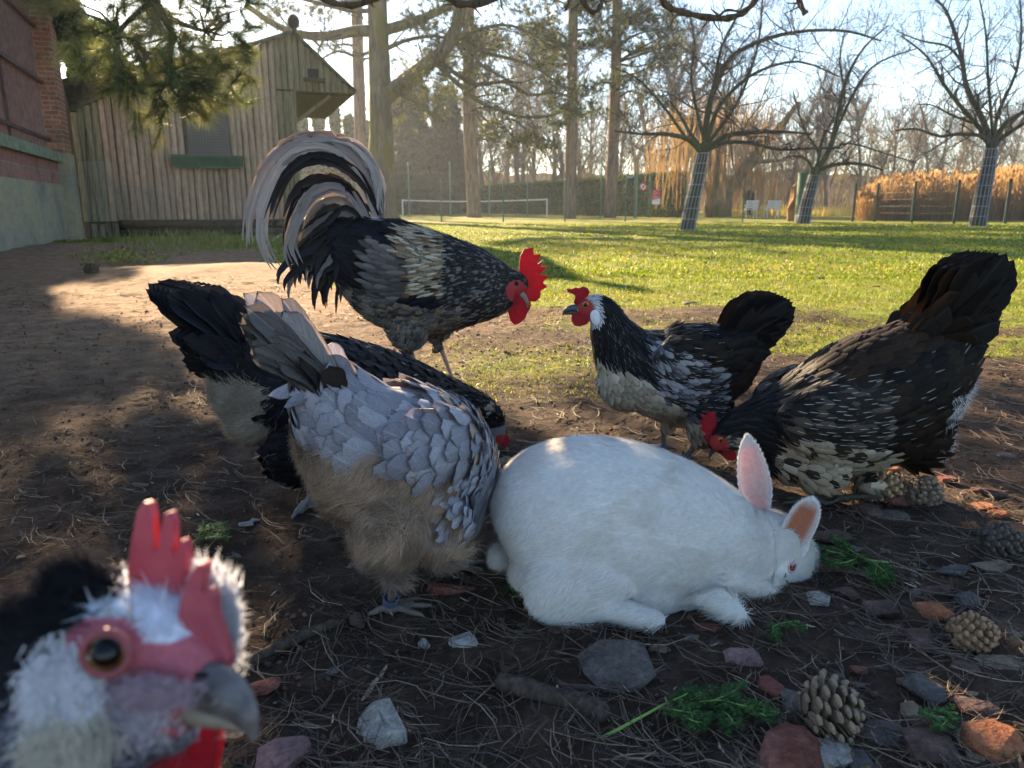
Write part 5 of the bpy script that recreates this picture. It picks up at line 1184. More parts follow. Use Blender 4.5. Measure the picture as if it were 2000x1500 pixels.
def rooster_tail(fr):
    S = []; rt_ = np.random.default_rng(14)
    def a(pl, w_, lat, ca, cb=None, cc=None, side=None, cam_=.12):
        n = len(pl); pts = [fr.S(x, y, lat*(i/(n-1))**.7) for i, (x, y) in enumerate(pl)]
        # vane lies in the sagittal plane
        S.append((pts, w_*1.3e-3, None, ca, cb or ca, cc or ca, cam_))
        if w_ >= 24:
            for q in range(3):
                gq = rt_.uniform(.55, 1.15); ox, oy = rt_.uniform(-14, 14), rt_.uniform(-12, 14); S.append(([fr.S(x+ox*(i/(n-1)), y+oy*(i/(n-1)), lat*(i/(n-1))**.7+rt_.uniform(-.012, .012)) for i, (x, y) in enumerate(pl)], w_*.6e-3, None, tuple(c*gq for c in ca), cb or ca, cc or ca, cam_))
    a([(742, 432), (722, 350), (680, 295), (620, 278), (560, 290), (520, 330), (492, 395), (482, 440), (484, 482)], 36, .02, G1, G2, (.55, .5, .48))
    a([(738, 432), (705, 350), (650, 300), (590, 300), (545, 340), (518, 400), (514, 450), (524, 490), (543, 517)], 34, -.015, G2, G1, (.5, .45, .42))
    a([(745, 425), (735, 350), (700, 300), (655, 275), (600, 272), (550, 285), (510, 325), (498, 360)], 40, .035, G3, G2, (.3, .27, .26))
    a([(740, 420), (712, 360), (670, 322), (620, 310), (575, 330), (545, 380), (530, 430)], 30, -.03, (.02, .018, .02), (.10, .09, .10), (.03, .03, .03))
    a([(738, 410), (738, 350), (715, 305), (685, 280), (650, 276)], 24, -.02, (.42, .37, .35), (.52, .47, .44), (.5, .46, .43))
    a([(748, 415), (745, 360), (725, 315), (700, 290)], 18, .01, (.52, .48, .47), (.62, .58, .55))
    a([(728, 440), (690, 375), (640, 348), (595, 368), (568, 420), (560, 470), (572, 520), (585, 545)], 32, .045, (.03, .025, .025), G2, (.2, .18, .17))
    a([(726, 445), (690, 385), (650, 365), (610, 385), (585, 430), (575, 480), (590, 520)], 30, -.04, (.28, .23, .22), G2)
    a([(722, 450), (685, 400), (645, 390), (610, 415), (595, 460), (592, 510), (598, 540)], 28, .05, (.36, .31, .28), G2, (.5, .45, .4))
    a([(716, 455), (680, 415), (640, 410), (612, 440), (606, 480), (612, 530)], 26, .03, (.05, .04, .035), (.3, .26, .22))
    a([(716, 440), (670, 360), (610, 352), (575, 385), (560, 430)], 22, -.05, (.015, .015, .018), (.05, .05, .05))
    r = np.random.default_rng(4)
    for i in range(62):
        x0, y0 = r.uniform(672, 745), r.uniform(425, 520); L = r.uniform(60, 120); dy = r.uniform(30, 105); col = [(.016, .016, .02), (.02, .018, .018), (.05, .042, .04), (.20, .17, .15), (.014, .015, .022)][r.choice(5, p=[.36, .25, .15, .12, .12])]
        a([(x0, y0), (x0-L*.35, y0-r.uniform(5, 28)), (x0-L*.75, y0+dy*.15), (x0-L, y0+dy*.6), (x0-L*1.02, y0+dy)], r.uniform(12, 22), r.uniform(-.07, .07), col, tuple(min(1, c*1.6) for c in col))
    # give each a side vector in the sagittal plane (perpendicular to the path, fixed up)
    out = []
    for pts, w_, _, ca, cb, cc, cam_ in S: out.append((pts, w_, 'auto', ca, cb, cc, cam_))
    return out
def rooster_fluff(px, py, lat, P, r):
    n = len(px); c = choose(r, n, [(.42, .36, .30), (.30, .25, .2), (.5, .46, .42)]); m = ((py > 560) & (px < 760) & (px < 740)) | ((py > 610) & (px < 860)); m2 = ellmask(px, py, 747, 414, 30, 18); c[m2] = (.7, .68, .68); return c, m | m2, np.where(m2, .03, .022)
Oro = Vector((G(815, 790).x, 2.06, 0)); hr = R(4)
rt, fr, _ = build_bird('rooster', 'speckled rooster with arching silver tail stretching its red comb toward a hen', Oro, hr,
    [(655, 455, 30, .03), (690, 480, 66, .065), (735, 512, 96, .09), (795, 545, 108, .105), (860, 555, 98, .098), (915, 558, 82, .08), (962, 562, 62, .058), (992, 562, 44, .036), (1008, 562, 30, .024), (1018, 572, 18, .015)],
    [((795, 640), (800, 672), (832, 782), -.035), ((850, 640), (860, 685), (890, 765), .045)], (.50, .33, .30), rooster_pattern, rooster_tail,
    [(800, 630, 42, 50, .045, -.04), (850, 625, 42, 48, .045, .04), (770, 520, 62, 62, .03, -.085), (770, 520, 62, 62, .03, .085)], 21, {'shankz': .15, 'face': (1007, 566, 21)}, nfe=1.5, fluffpattern=rooster_fluff, nf=34000)
part_poly(fr, [(1010, 560), (1013, 530), (1016, 500), (1024, 486), (1042, 483), (1042, 498), (1056, 495), (1048, 518), (1061, 507), (1055, 521), (1071, 520), (1053, 536), (1071, 538), (1060, 552), (1070, 560), (1056, 568), (1055, 581), (1046, 589), (1034, 589), (1023, 578), (1014, 572)], 0, .007, M_comb, 'comb', rt)
part_poly(fr, [(994, 566), (989, 585), (991, 606), (997, 626), (1004, 633), (1014, 630), (1026, 619), (1031, 604), (1025, 588), (1012, 574)], -.012, .007, M_comb, 'wattle', rt)
part_poly(fr, [(1010, 575), (1020, 600), (1026, 618), (1036, 605), (1038, 592), (1030, 584), (1018, 576)], .012, .007, M_comb, 'wattle', rt)
ellp(fr, 'ear_lobe', 988, 563, 6, 14, .005, -.024, M_lobe, rt, .1)
ellp(fr, 'eye', 1007, 552, 4.5, 4.5, .004, -.024, M_eye, rt); beak(fr, [(1012, 570), (1022, 580), (1029, 592), (1031, 600)], [9, 8, 5, 1], .7, M_beakp, rt)
# ------------------------------------------------------------------ DARK HENS on the right
def hen2_pattern(px, py, lat, P, r):
    n = len(px); ca = choose(r, n, [BLK, BRN, (.02, .015, .012)]); cb = ca*.7; cc = ca.copy(); sz = np.full(n, .034); asp = np.full(n, .6)
    sh_ = r.random(n) < .3; cc[sh_] = (.42, .40, .38)
    hack = (px < 1265) & (py < 725-(px-1140)*.0) & (py > 560); m = hack; ca[m] = BLK; cb[m] = choose(r, m.sum(), [(.012, .012, .014), (.30, .29, .28), (.012, .012, .013)]); cc[m] = choose(r, m.sum(), [(.5, .48, .45), (.01, .01, .01), (.01, .01, .01)]); sz[m] = .026; asp[m] = .26
    br_ = (py > 715+(px-1180)*.12) & (px < 1300) | (py > 700+(px-1180)*.35) & (px < 1400) | ((px < 1150) & (py > 650)) | (py > 800); m = br_; k = m.sum(); ca[m] = choose(r, k, [(.44, .37, .27), (.50, .43, .33), (.38, .31, .23)]); cb[m] = ca[m]; cc[m] = ca[m]*1.1; sz[m] = .028; asp[m] = .75
    tipd = m & (py < 800) & (px > 1200) & (r.random(n) < .75); cb[tipd] = (.02, .016, .014)
    m = (py > 640+(px-1260)*.55) & (py < 745+(px-1260)*.75) & (px > 1262) & (px < 1400); k = m.sum(); ca[m] = choose(r, k, [(.10, .10, .12), (.025, .022, .025), (.30, .30, .32), (.04, .035, .035)]); cb[m] = (.02, .018, .018); cc[m] = (.55, .55, .56); sz[m] = .028; asp[m] = .5
    m = ellmask(px, py, 1165, 588, 34, 15) & (px > 1135) & (py < 596); ca[m] = (.6, .6, .63); cb[m] = ca[m]; cc[m] = ca[m]; sz[m] = .010
    m = ellmask(px, py, 1195, 585, 26, 26) & (px > 1172); ca[m] = BLK; cb[m] = BLK; cc[m] = BLK; sz[m] = .013
    m = ellmask(px, py, 1162, 615, 17, 22) & (px > 1150); ca[m] = (.66, .66, .7); cb[m] = ca[m]; cc[m] = ca[m]; sz[m] = .009
    m = px > 1400; cc[m] = ca[m]
    return ca, cb, cc, sz, asp
def fan(fr, base, tips, w_, lats, ca, cb, cc, dense=0):
    if dense:
        tips = [tuple(q) for q in cat(tips, dense)]; base = base[0] if isinstance(base[0], tuple) else base; lats = [lats[0]+.004*((i*7) % 5-2) for i in range(len(tips))]
    S = []; n = len(tips)
    for i, (tx, ty) in enumerate(tips):
        bx, by = base if not isinstance(base[0], tuple) else base[i % len(base)]
        lat = lats*(2*(i/(max(1, n-1)))-1) if not hasattr(lats, '__len__') else lats[i]
        p0 = fr.S(bx, by, lat*.3); p1 = fr.S((bx+tx)/2, (by+ty)/2-12, lat*.8); p2 = fr.S(tx, ty, lat)
        side = (p2-p0).cross(fr.l).normalized()*.85+fr.l*(.5 if i % 2 else -.5); k = fr.scale(tx, ty)
        S.append(([p0, p1, p2], w_*k, side, ca[i % len(ca)], cb, cc, .08))
    return S
def hen2_tail(fr):
    T = []
    for rep, la in ((0, -.03), (1, .0), (2, .03)):
        T += fan(fr, (1400, 690), [(1455, 588), (1475, 574), (1500, 570), (1525, 574), (1545, 586), (1549, 604), (1544, 622), (1530, 645), (1512, 668), (1490, 700), (1465, 722)], 44, [la]*11, [BLK, (.009, .006, .005)], (.012, .009, .008), (.025, .02, .018), 2)
    return T
def hen2_fluff(px, py, lat, P, r):
    n = len(px); c = choose(r, n, [(.34, .29, .23), (.25, .21, .18), (.12, .11, .11)]); m = (py > 800) | ((px > 1380) & (py > 720)); c[(px > 1380) & (py < 800)] = (.05, .05, .055); return c, m, np.full(n, .02)
O2 = Vector((G(1315, 893).x, 1.60, 0)); h2 = R(180-6)
def M2(s): return s
ht, fr2, _ = build_bird('hen', 'black hen with cream breast and white ear lobe facing the rooster', O2, h2,
    [(1490, 640, 24, .02), (1455, 668, 50, .04), (1400, 705, 82, .07), (1335, 728, 95, .088), (1270, 722, 88, .08), (1222, 690, 66, .055), (1195, 648, 44, .036), (1180, 615, 33, .026), (1160, 603, 29, .023), (1142, 604, 20, .017), (1130, 608, 12, .010)],
    [((1300, 800), (1298, 845), (1296, 885), -.03), ((1350, 800), (1352, 862), (1338, 905), .04)], (.10, .10, .11), hen2_pattern, hen2_tail,
    [(1375, 800, 42, 70, .04, .04), (1320, 790, 44, 50, .04, -.03), (1340, 690, 68, 48, .025, .068), (1340, 690, 68, 48, .025, -.068), (1225, 740, 60, 62, .06, 0)], 31, {'shankz': .06, 'face': (1140, 604, 22)}, nfe=1.4, fluffpattern=hen2_fluff, nf=24000)
part_poly(fr2, [(1134, 598), (1120, 592), (1124, 578), (1118, 574), (1108, 570), (1107, 563), (1116, 565), (1124, 561), (1132, 563), (1138, 559), (1147, 562), (1152, 570), (1146, 584), (1140, 592)], 0, .006, M_comb, 'comb', ht, .001)
for la in (.012, -.012): part_poly(fr2, [(1117, 612), (1116, 624), (1122, 634), (1132, 636), (1146, 632), (1152, 624), (1146, 614), (1132, 608)], la, .005, M_comb, 'wattle', ht, .001)
for la, e in ((.0235, 1), (-.0235, -1)):
    ellp(fr2, 'ear_lobe', 1163, 617, 10, 15, .005, la, M_lobe, ht, .2)
    ie = ellp(fr2, 'eye', 1144, 593, 6.5, 6.5, .003, la*.83, M_iris, ht); ellp(fr2, 'pupil', 1144, 593, 4.2, 4.2, .003, la*.83+e*.0012, M_eye, ie)
beak(fr2, [(1128, 603), (1115, 603), (1104, 608), (1099, 616)], [9, 7.5, 4.5, 1], .75, M_beak, ht); beak(fr2, [(1128, 611), (1114, 611), (1104, 614)], [5, 4, 1], .9, M_beak, ht, 'lower_beak')
def hen3_pattern(px, py, lat, P, r):
    n = len(px); ca = choose(r, n, [(.007, .005, .005), BRN, (.012, .008, .006)]); cb = ca*1.3; cc = ca.copy(); sz = np.full(n, .040); asp = np.full(n, .6)
    sh_ = (r.random(n) < .22) & (py > 680); cc[sh_] = (.36, .34, .31)
    m = (py < 800-(px-1500)*.48) ; ca[m] = choose(r, m.sum(), [(.04, .022, .012), (.022, .013, .008)]); cb[m] = ca[m]*1.5
    m = (px > 1480) & (px < 1680) & (py > 730) & (py < 900) & (py < 860+(px-1500)*.15); k = m.sum(); ca[m] = choose(r, k, [(.018, .015, .014), (.09, .07, .055), (.03, .024, .02)]); cb[m] = (.012, .01, .01); cc[m] = (.5, .48, .44); sz[m] = .034; asp[m] = .55
    m = (py > 815+(px-1480)*.22) & (px > 1478) & (px < 1700); k = m.sum(); ca[m] = choose(r, k, [(.40, .33, .24), (.46, .39, .29), (.33, .27, .20)]); cb[m] = np.where((py[m] < 925)[:, None], np.array((.014, .012, .011)), ca[m]); cc[m] = ca[m]*1.2; sz[m] = .032; asp[m] = .6
    m = (px < 1500); ca[m] = (.006, .006, .008); cb[m] = (.008, .008, .01); cc[m] = ca[m]; sz[m] = .024; asp[m] = .32
    dk3 = (px > 1478) & (px < 1700) & (py > 815+(px-1480)*.22) & (py < 925) & (r.random(n) < .22); ca[dk3] = (.03, .024, .02)
    m = ellmask(px, py, 1425, 865, 22, 22) & (px > 1412); ca[m] = choose(r, m.sum(), [(.35, .31, .26), (.03, .03, .03)]); cb[m] = ca[m]; sz[m] = .010; asp[m] = .4
    return ca, cb, cc, sz, asp
def hen3_tail(fr):
    T = []
    for la in (-.035, 0, .035):
        T += fan(fr, [(1800, 700)]*11, [(1862, 515), (1885, 500), (1908, 490), (1930, 487), (1950, 495), (1962, 512), (1960, 535), (1950, 565), (1935, 600), (1925, 640), (1900, 690)], 60, [la]*11, [(.006, .005, .004), (.010, .007, .005)], (.013, .009, .006), (.03, .02, .014), 2)
        T += fan(fr, [(1750, 700)]*6, [(1850, 560), (1830, 590), (1880, 620), (1800, 610), (1890, 660), (1870, 700)], 50, [la*1.4]*6, [(.02, .012, .008), (.010, .007, .005)], (.022, .013, .009), (.03, .02, .014))
    return T
def hen3_fluff(px, py, lat, P, r):
    n = len(px); w1 = (px > 1812) & (py > 745); c = choose(r, n, [(.30, .26, .2), (.24, .2, .16)]); c[w1] = (.72, .70, .70); m = w1 | ((py > 925) & (px < 1700)); return c, m, np.where(w1, .035, .022)
O3 = Vector((G(1620, 1000).x, 1.36, 0)); h3_ = R(180-3)
h3, fr3, _ = build_bird('hen', 'large dark brown hen on the right pecking head down with raised tail', O3, h3_,
    [(1872, 640, 40, .028), (1838, 682, 84, .055), (1775, 735, 118, .088), (1700, 782, 132, .105), (1620, 815, 122, .105), (1550, 832, 98, .085), (1495, 838, 72, .058), (1450, 842, 50, .038), (1420, 852, 33, .027), (1402, 866, 22, .019), (1394, 878, 12, .012)],
    [((1600, 930), (1590, 955), (1590, 992), -.03), ((1660, 920), (1700, 950), (1650, 985), .05)], (.07, .065, .05), hen3_pattern, hen3_tail,
    [(1585, 895, 50, 56, .042, .045), (1640, 890, 46, 46, .042, -.04), (1790, 840, 55, 80, .06, 0), (1600, 800, 110, 70, .03, .08), (1600, 800, 110, 70, .03, -.08), (1560, 880, 80, 66, .075, 0)], 41, {'shankz': .045, 'face': (1400, 862, 17)}, nfe=1.7, fluffpattern=hen3_fluff, nf=40000)
part_poly(fr3, [(1398, 872), (1385, 868), (1372, 852), (1380, 848), (1365, 836), (1375, 832), (1362, 822), (1374, 820), (1368, 808), (1380, 812), (1380, 801), (1390, 806), (1398, 804), (1398, 820), (1403, 842), (1404, 860)], 0, .007, M_comb, 'comb', h3)
for la in (.011, -.011): part_poly(fr3, [(1408, 874), (1406, 884), (1416, 893), (1426, 896), (1436, 892), (1434, 880), (1424, 870), (1414, 868)], la, .006, M_comb, 'wattle', h3)
for la, e in ((.021, 1), (-.021, -1)):
    ie = ellp(fr3, 'eye', 1403, 853, 5.5, 5.5, .003, la, M_iris, h3); ellp(fr3, 'pupil', 1403, 853, 3.6, 3.6, .003, la+e*.001, M_eye, ie)
beak(fr3, [(1398, 868), (1393, 878), (1388, 886), (1388, 893)], [9, 7.5, 4, 1], .8, M_beak, h3)
# ------------------------------------------------------------------ BLACK HEN behind the grey one
def henb_pattern(px, py, lat, P, r):
    n = len(px); ca = choose(r, n, [(.004, .004, .007), (.007, .008, .014), (.005, .005, .007)]); cb = ca*1.4; cc = ca.copy(); sz = np.full(n, .036); asp = np.full(n, .55)
    s_ = (px > 620) & (r.random(n) < .12); cc[s_] = (.5, .5, .5); m = px > 860; sz[m] = .026; asp[m] = .35
    m = ellmask(px, py, 955, 790, 20, 14); ca[m] = choose(r, m.sum(), [(.3, .25, .18), (.02, .02, .02)]); m = (px < 500) & (py > 745); ca[m] = (.5, .45, .38); sz[m] = 0; return ca, cb, cc, sz, asp
def henb_tail(fr):
    T = []
    for la in (-.05, -.025, 0, .025, .05):
        T += fan(fr, [(500, 720)]*10, [(300, 568), (305, 556), (325, 550), (352, 549), (385, 552), (415, 565), (440, 580), (345, 655), (365, 690), (400, 705)], 56, [la]*10, [(.012, .014, .022), (.02, .024, .036)], (.03, .034, .05), (.03, .03, .04))
    T += fan(fr, [(470, 740)]*8, [(328, 648), (335, 662), (345, 700), (360, 715), (385, 735), (410, 740), (330, 600), (320, 590)], 34, [-.06, -.04, -.02, 0, .02, .03, -.03, .04], [(.01, .01, .012)], (.016, .016, .02), (.02, .02, .02)); return T
def henb_fluff(px, py, lat, P, r):
    n = len(px); m = (px < 525) & (py > 735) | (py > 880); c = choose(r, n, [(.36, .30, .24), (.27, .22, .18), (.42, .36, .29)]); dk = (px > 498+r.normal(size=n)*10); c[dk] = (.018, .018, .022); return c, m, np.where(dk, .02, .028)
ob = G(640, 985); Ob = Vector((-.33, 1.36, 0)); hb_ = R(41)
hb1, frb, _ = build_bird('hen', 'black hen with raised tail half hidden behind the grey hen', Ob, hb_,
    [(420, 660, 36, .03), (462, 700, 70, .055), (520, 755, 105, .085), (600, 768, 120, .10), (690, 776, 110, .10), (780, 784, 90, .08), (860, 794, 62, .055), (925, 804, 42, .036), (958, 822, 30, .025), (968, 850, 20, .019), (970, 868, 11, .011)],
    [((590, 900), (588, 960), (586, 1008), -.04), ((660, 900), (668, 930), (675, 960), .05)], (.16, .16, .18), henb_pattern, henb_tail,
    [(560, 860, 60, 80, .06, -.04), (610, 850, 60, 70, .06, .05), (490, 800, 52, 70, .07, 0), (640, 760, 110, 66, .03, -.075)], 51, {'shankz': .075, 'face': (968, 858, 13)}, nfe=1.7, fluffpattern=henb_fluff, nf=45000, footrot=(.5, 0))
part_poly(frb, [(966, 850), (980, 842), (990, 850), (996, 862), (990, 872), (978, 872), (968, 866)], 0, .006, M_comb, 'comb', hb1); beak(frb, [(970, 866), (972, 876), (970, 886)], [8, 6, 1], .8, M_beak, hb1)
# ------------------------------------------------------------------ GREY HEN
LAV = (.31, .31, .36); LAV2 = (.37, .37, .42)
def heng_pattern(px, py, lat, P, r):
    n = len(px); ca = choose(r, n, [LAV, LAV2, (.26, .26, .31)]); cb = ca*.62; cc = ca*1.15; sz = np.full(n, .047); asp = np.full(n, .8)
    m = px > 850; k = m.sum(); ca[m] = choose(r, k, [LAV, (.36, .34, .37), (.42, .33, .26), (.30, .30, .36)], [.35, .25, .22, .18]); cb[m] = ca[m]*.55; sz[m] = .032; asp[m] = .65
    m = (px > 905); k = m.sum(); ca[m] = choose(r, k, [(.42, .33, .26), (.36, .34, .38), (.32, .31, .36)]); cb[m] = ca[m]*.65; sz[m] = .024; asp[m] = .5
    m = (py > 905) & (px > 790); k = m.sum(); ca[m] = choose(r, k, [(.40, .41, .48), (.34, .35, .42)]); cb[m] = ca[m]*.6; sz[m] = .032; asp[m] = .5
    m = (py > 1040) & (px > 800); ca[m] = choose(r, m.sum(), [(.36, .33, .33), (.40, .33, .26)]); cb[m] = ca[m]
    # fluffy rear carries no contour feathers
    m = (py > 895+(px-600)*.12) & (px < 790); sz[m] = 0; ca[m] = (.34, .26, .18)
    return ca, cb, cc, sz, asp
def heng_tail(fr):
    T = []
    gr_ = [(.13, .12, .12), (.19, .185, .195), (.10, .095, .095), (.24, .24, .26)]
    T += fan(fr, [(640, 770)]*7, [(445, 590), (447, 625), (470, 680), (455, 655), (505, 690), (440, 605), (530, 710)], 66, [-.03, -.01, .0, .02, .01, .03, -.02], gr_, (.14, .13, .13), (.22, .215, .22), 2)
    T += fan(fr, [(650, 760)]*6, [(495, 574), (512, 568), (540, 578), (525, 600), (480, 600), (560, 590)], 58, [.03, .015, -.01, -.03, .0, .04], [(.36, .35, .37), (.30, .28, .29), (.2, .19, .2)], (.14, .13, .14), (.4, .38, .38))
    T += fan(fr, [(640, 800)]*6, [(548, 680), (555, 710), (568, 740), (560, 700), (578, 770), (600, 700)], 48, [-.04, -.02, 0, .03, .02, -.05], [(.02, .018, .018), (.04, .034, .03)], (.03, .027, .025), (.05, .045, .04))
    T += fan(fr, [(700, 800)]*6, [(600, 715), (605, 690), (620, 672), (615, 735), (640, 700), (650, 720)], 70, [-.03, -.02, -.01, .01, .03, .04], [(.44, .44, .5), (.34, .34, .39)], (.24, .24, .28), (.5, .5, .54))
    return T
def heng_fluff(px, py, lat, P, r):
    n = len(px); m = ((py > 885) & (px < 815)) | (py > 1050) | ((px < 700) & (py > 860)); c = choose(r, n, [(.46, .335, .25), (.39, .28, .205), (.52, .40, .31), (.32, .225, .165)]); q = fbm(px*.03, py*.05, 3, 77); c = c*(.62+.75*sm(q, .3, .7))[:, None]; gy_ = (lat > .07) | ((py > 1050) & (r.random(n) < .35)); c[gy_] = (.32, .31, .34); return c, m, np.full(n, .030)
Og = Vector((-.125, .995, 0)); hg = R(44)
hgr, frg, _ = build_bird('hen', 'silver grey hen seen from behind with buff fluff and a blue leg ring', Og, hg,
    [(622, 738, 44, .03), (652, 785, 86, .052), (700, 850, 124, .074), (758, 892, 152, .090), (812, 902, 150, .094), (862, 905, 128, .082), (893, 930, 86, .060), (900, 985, 55, .042), (893, 1040, 36, .03), (886, 1075, 24, .022)],
    [((745, 1080), (738, 1130), (762, 1200), -.035), ((860, 1050), (868, 1085), (880, 1122), .05)], (.15, .125, .11), heng_pattern, heng_tail,
    [(722, 1000, 74, 92, .05, -.045), (790, 1010, 66, 84, .045, .05), (695, 930, 70, 100, .07, 0), (815, 990, 56, 96, .045, -.055), (790, 860, 110, 84, .03, -.072), (790, 860, 110, 84, .03, .072)], 61, {'shankz': .066, 'face': (903, 1078, 14)}, nfe=1.3, fluffpattern=heng_fluff, nf=110000, voxel=.003, rfoot=.0056, footrot=(-.55, -.3), fsize=1.0)
a = frg.S(738, 1130, -.035); c = G(762, 1200); c.z = ghf(c.x, c.y)+.012; q = a.lerp(c, .62); d = (c-a).normalized(); o1 = d.orthogonal().normalized(); o2 = d.cross(o1); b = MB()
for h_ in (0,):
    n = 20; vs = []
    for rr in (.0092, .0112):
        for z_ in (-.0055, .0055): vs += [q+d*z_+(o1*math.cos(2*math.pi*i/n)+o2*math.sin(2*math.pi*i/n))*rr for i in range(n)]
    fs = []
    for i in range(n):
        j = (i+1) % n; fs += [(i, j, n+j, n+i), (2*n+i, 3*n+i, 3*n+j, 2*n+j), (i, 2*n+i, 2*n+j, j), (n+i, n+j, 3*n+j, 3*n+i)]
    b.add(vs, fs)
b.build('leg_ring', simple('blue_grey_plastic', (.06, .095, .17), .45, .4, .1), hgr, smooth=False)
# ------------------------------------------------------------------ RABBIT
Or = Vector((.17, 1.03, 0)); frr_ = Frame(Or, R(8)); rb = empty('rabbit', Or, 'large white rabbit with pink ears and red eye crouching in the foreground', 'rabbit')
mb = MB(); sp_ = [(984, 1050, 40, .04), (1006, 1038, 92, .075), (1055, 1020, 142, .10), (1125, 1010, 158, .112), (1205, 1018, 160, .115), (1285, 1036, 150, .11), (1360, 1058, 132, .10), (1425, 1078, 108, .086), (1472, 1084, 90, .066)]
C = cat([(*frr_.S(s[0], s[1]), s[2]*frr_.scale(s[0], s[1]), s[3]) for s in sp_], 5); rsp = [Vector(c[:3]) for c in C]; loft(mb, rsp, [c[3] for c in C], [c[4] for c in C], frr_.l, 28)
hd_ = [(1448, 1085, 66, .055), (1486, 1086, 88, .056), (1514, 1104, 88, .052), (1530, 1134, 70, .044), (1529, 1163, 48, .034), (1522, 1186, 24, .02)]
C = cat([(*frr_.S(s[0], s[1], .01), s[2]*frr_.scale(s[0], s[1]), s[3]) for s in hd_], 4); loft(mb, [Vector(c[:3]) for c in C], [c[3] for c in C], [c[4] for c in C], frr_.l, 22)
Mx = Matrix((frr_.f, frr_.l, UZ)).transposed()
for (px, py, rx, ry, rw, lat) in [(1115, 1088, 108, 90, .045, -.082), (1115, 1085, 112, 92, .045, .070), (1405, 1128, 92, 68, .075, -.008), (1340, 1110, 84, 78, .045, -.055), (1340, 1110, 84, 78, .045, .055), (1500, 1140, 48, 50, .045, 0), (1235, 1110, 150, 78, .095, -.01), (1060, 1085, 70, 74, .07, -.02), (1462, 1130, 58, 64, .062, -.012)]:
    k = frr_.scale(px, py); mb.ell(frr_.S(px, py, lat), (rx*k, rw, ry*k), 18, 12, Mx)
def Pg(px, py, z): return G(px, py, z)
mb.tube([frr_.S(1130, 1150, -.05), Pg(1185, 1186, .022), Pg(1240, 1200, .020), Pg(1280, 1208, .0155), Pg(1298, 1214, .011)], [.024, .0195, .0165, .014, .007], 12)
mb.tube([Pg(1160, 1120, .03), Pg(1220, 1128, .024), Pg(1330, 1140, .012)], [.026, .022, .01], 12)
mb.tube([frr_.S(1370, 1110, -.035), Pg(1402, 1176, .030), Pg(1432, 1194, .018), Pg(1456, 1208, .011)], [.026, .020, .0145, .008], 12)
mb.tube([Pg(1400, 1120, .05), Pg(1460, 1135, .03), Pg(1500, 1150, .012)], [.022, .017, .01], 12)
me = remesh(mb, .0035, 6, 'body'); V = np.empty(len(me.vertices)*3); me.vertices.foreach_get('co', V); V = V.reshape(-1, 3)
def furcol(V):
    q = fbm(V[:, 0]*22, V[:, 2]*22+V[:, 1]*9, 3, 91); st = sm(q, .62, .72)[:, None]; return np.array([(.90, .87, .83)])*(1-st*.2)+np.array([(.66, .55, .42)])*st*.2
set_attrs(me, {'ca': furcol(V)*.95}); t = attrmat('white_fur', .9, .1, .12, 0, 140, .06); link('body', me, t, rb)
rme = me; P1, N1 = sample_surface(me, 130000, 71); qx, qy = (lambda q: (1000+F*q[:, 0]/(q[:, 1]*CT-q[:, 2]*ST), 750-F*(q[:, 1]*ST+q[:, 2]*CT)/(q[:, 1]*CT-q[:, 2]*ST)))(P1-np.array([0, 0, CAM_H])); kk = ((qx-1546)/15)**2+((qy-1106)/15)**2 > 1; P1, N1 = P1[kk], N1[kk]; D1, _ = spine_flow(P1, rsp, Or, .35); D1 = D1+np.stack([fbm(P1[:, 0]*26+k_*7, P1[:, 2]*26+P1[:, 1]*18, 3, 65+k_)-.5 for k_ in range(3)], 1)*1.6; fur('fur', P1, N1, D1, .013+.006*(P1[:, 2] < .09), .0008, furcol(P1), t, rb, .34, 5, 4, .35, .2)
b = MB(); b.ell(frr_.S(980, 1086, 0), (.013, .014, .017), 14, 10); me2 = b.mesh('tail', True); P2, N2 = sample_surface(me2, 3000, 5); o = link('tail', me2, t, rb); set_attrs(me2, {'ca': np.tile((.7, .68, .66), (len(me2.vertices), 1))}); fur('tail_fur', P2, N2, np.tile([(-1, 0, -.2)], (3000, 1)), .012, .001, (.75, .73, .7), t, o, .6, 7)
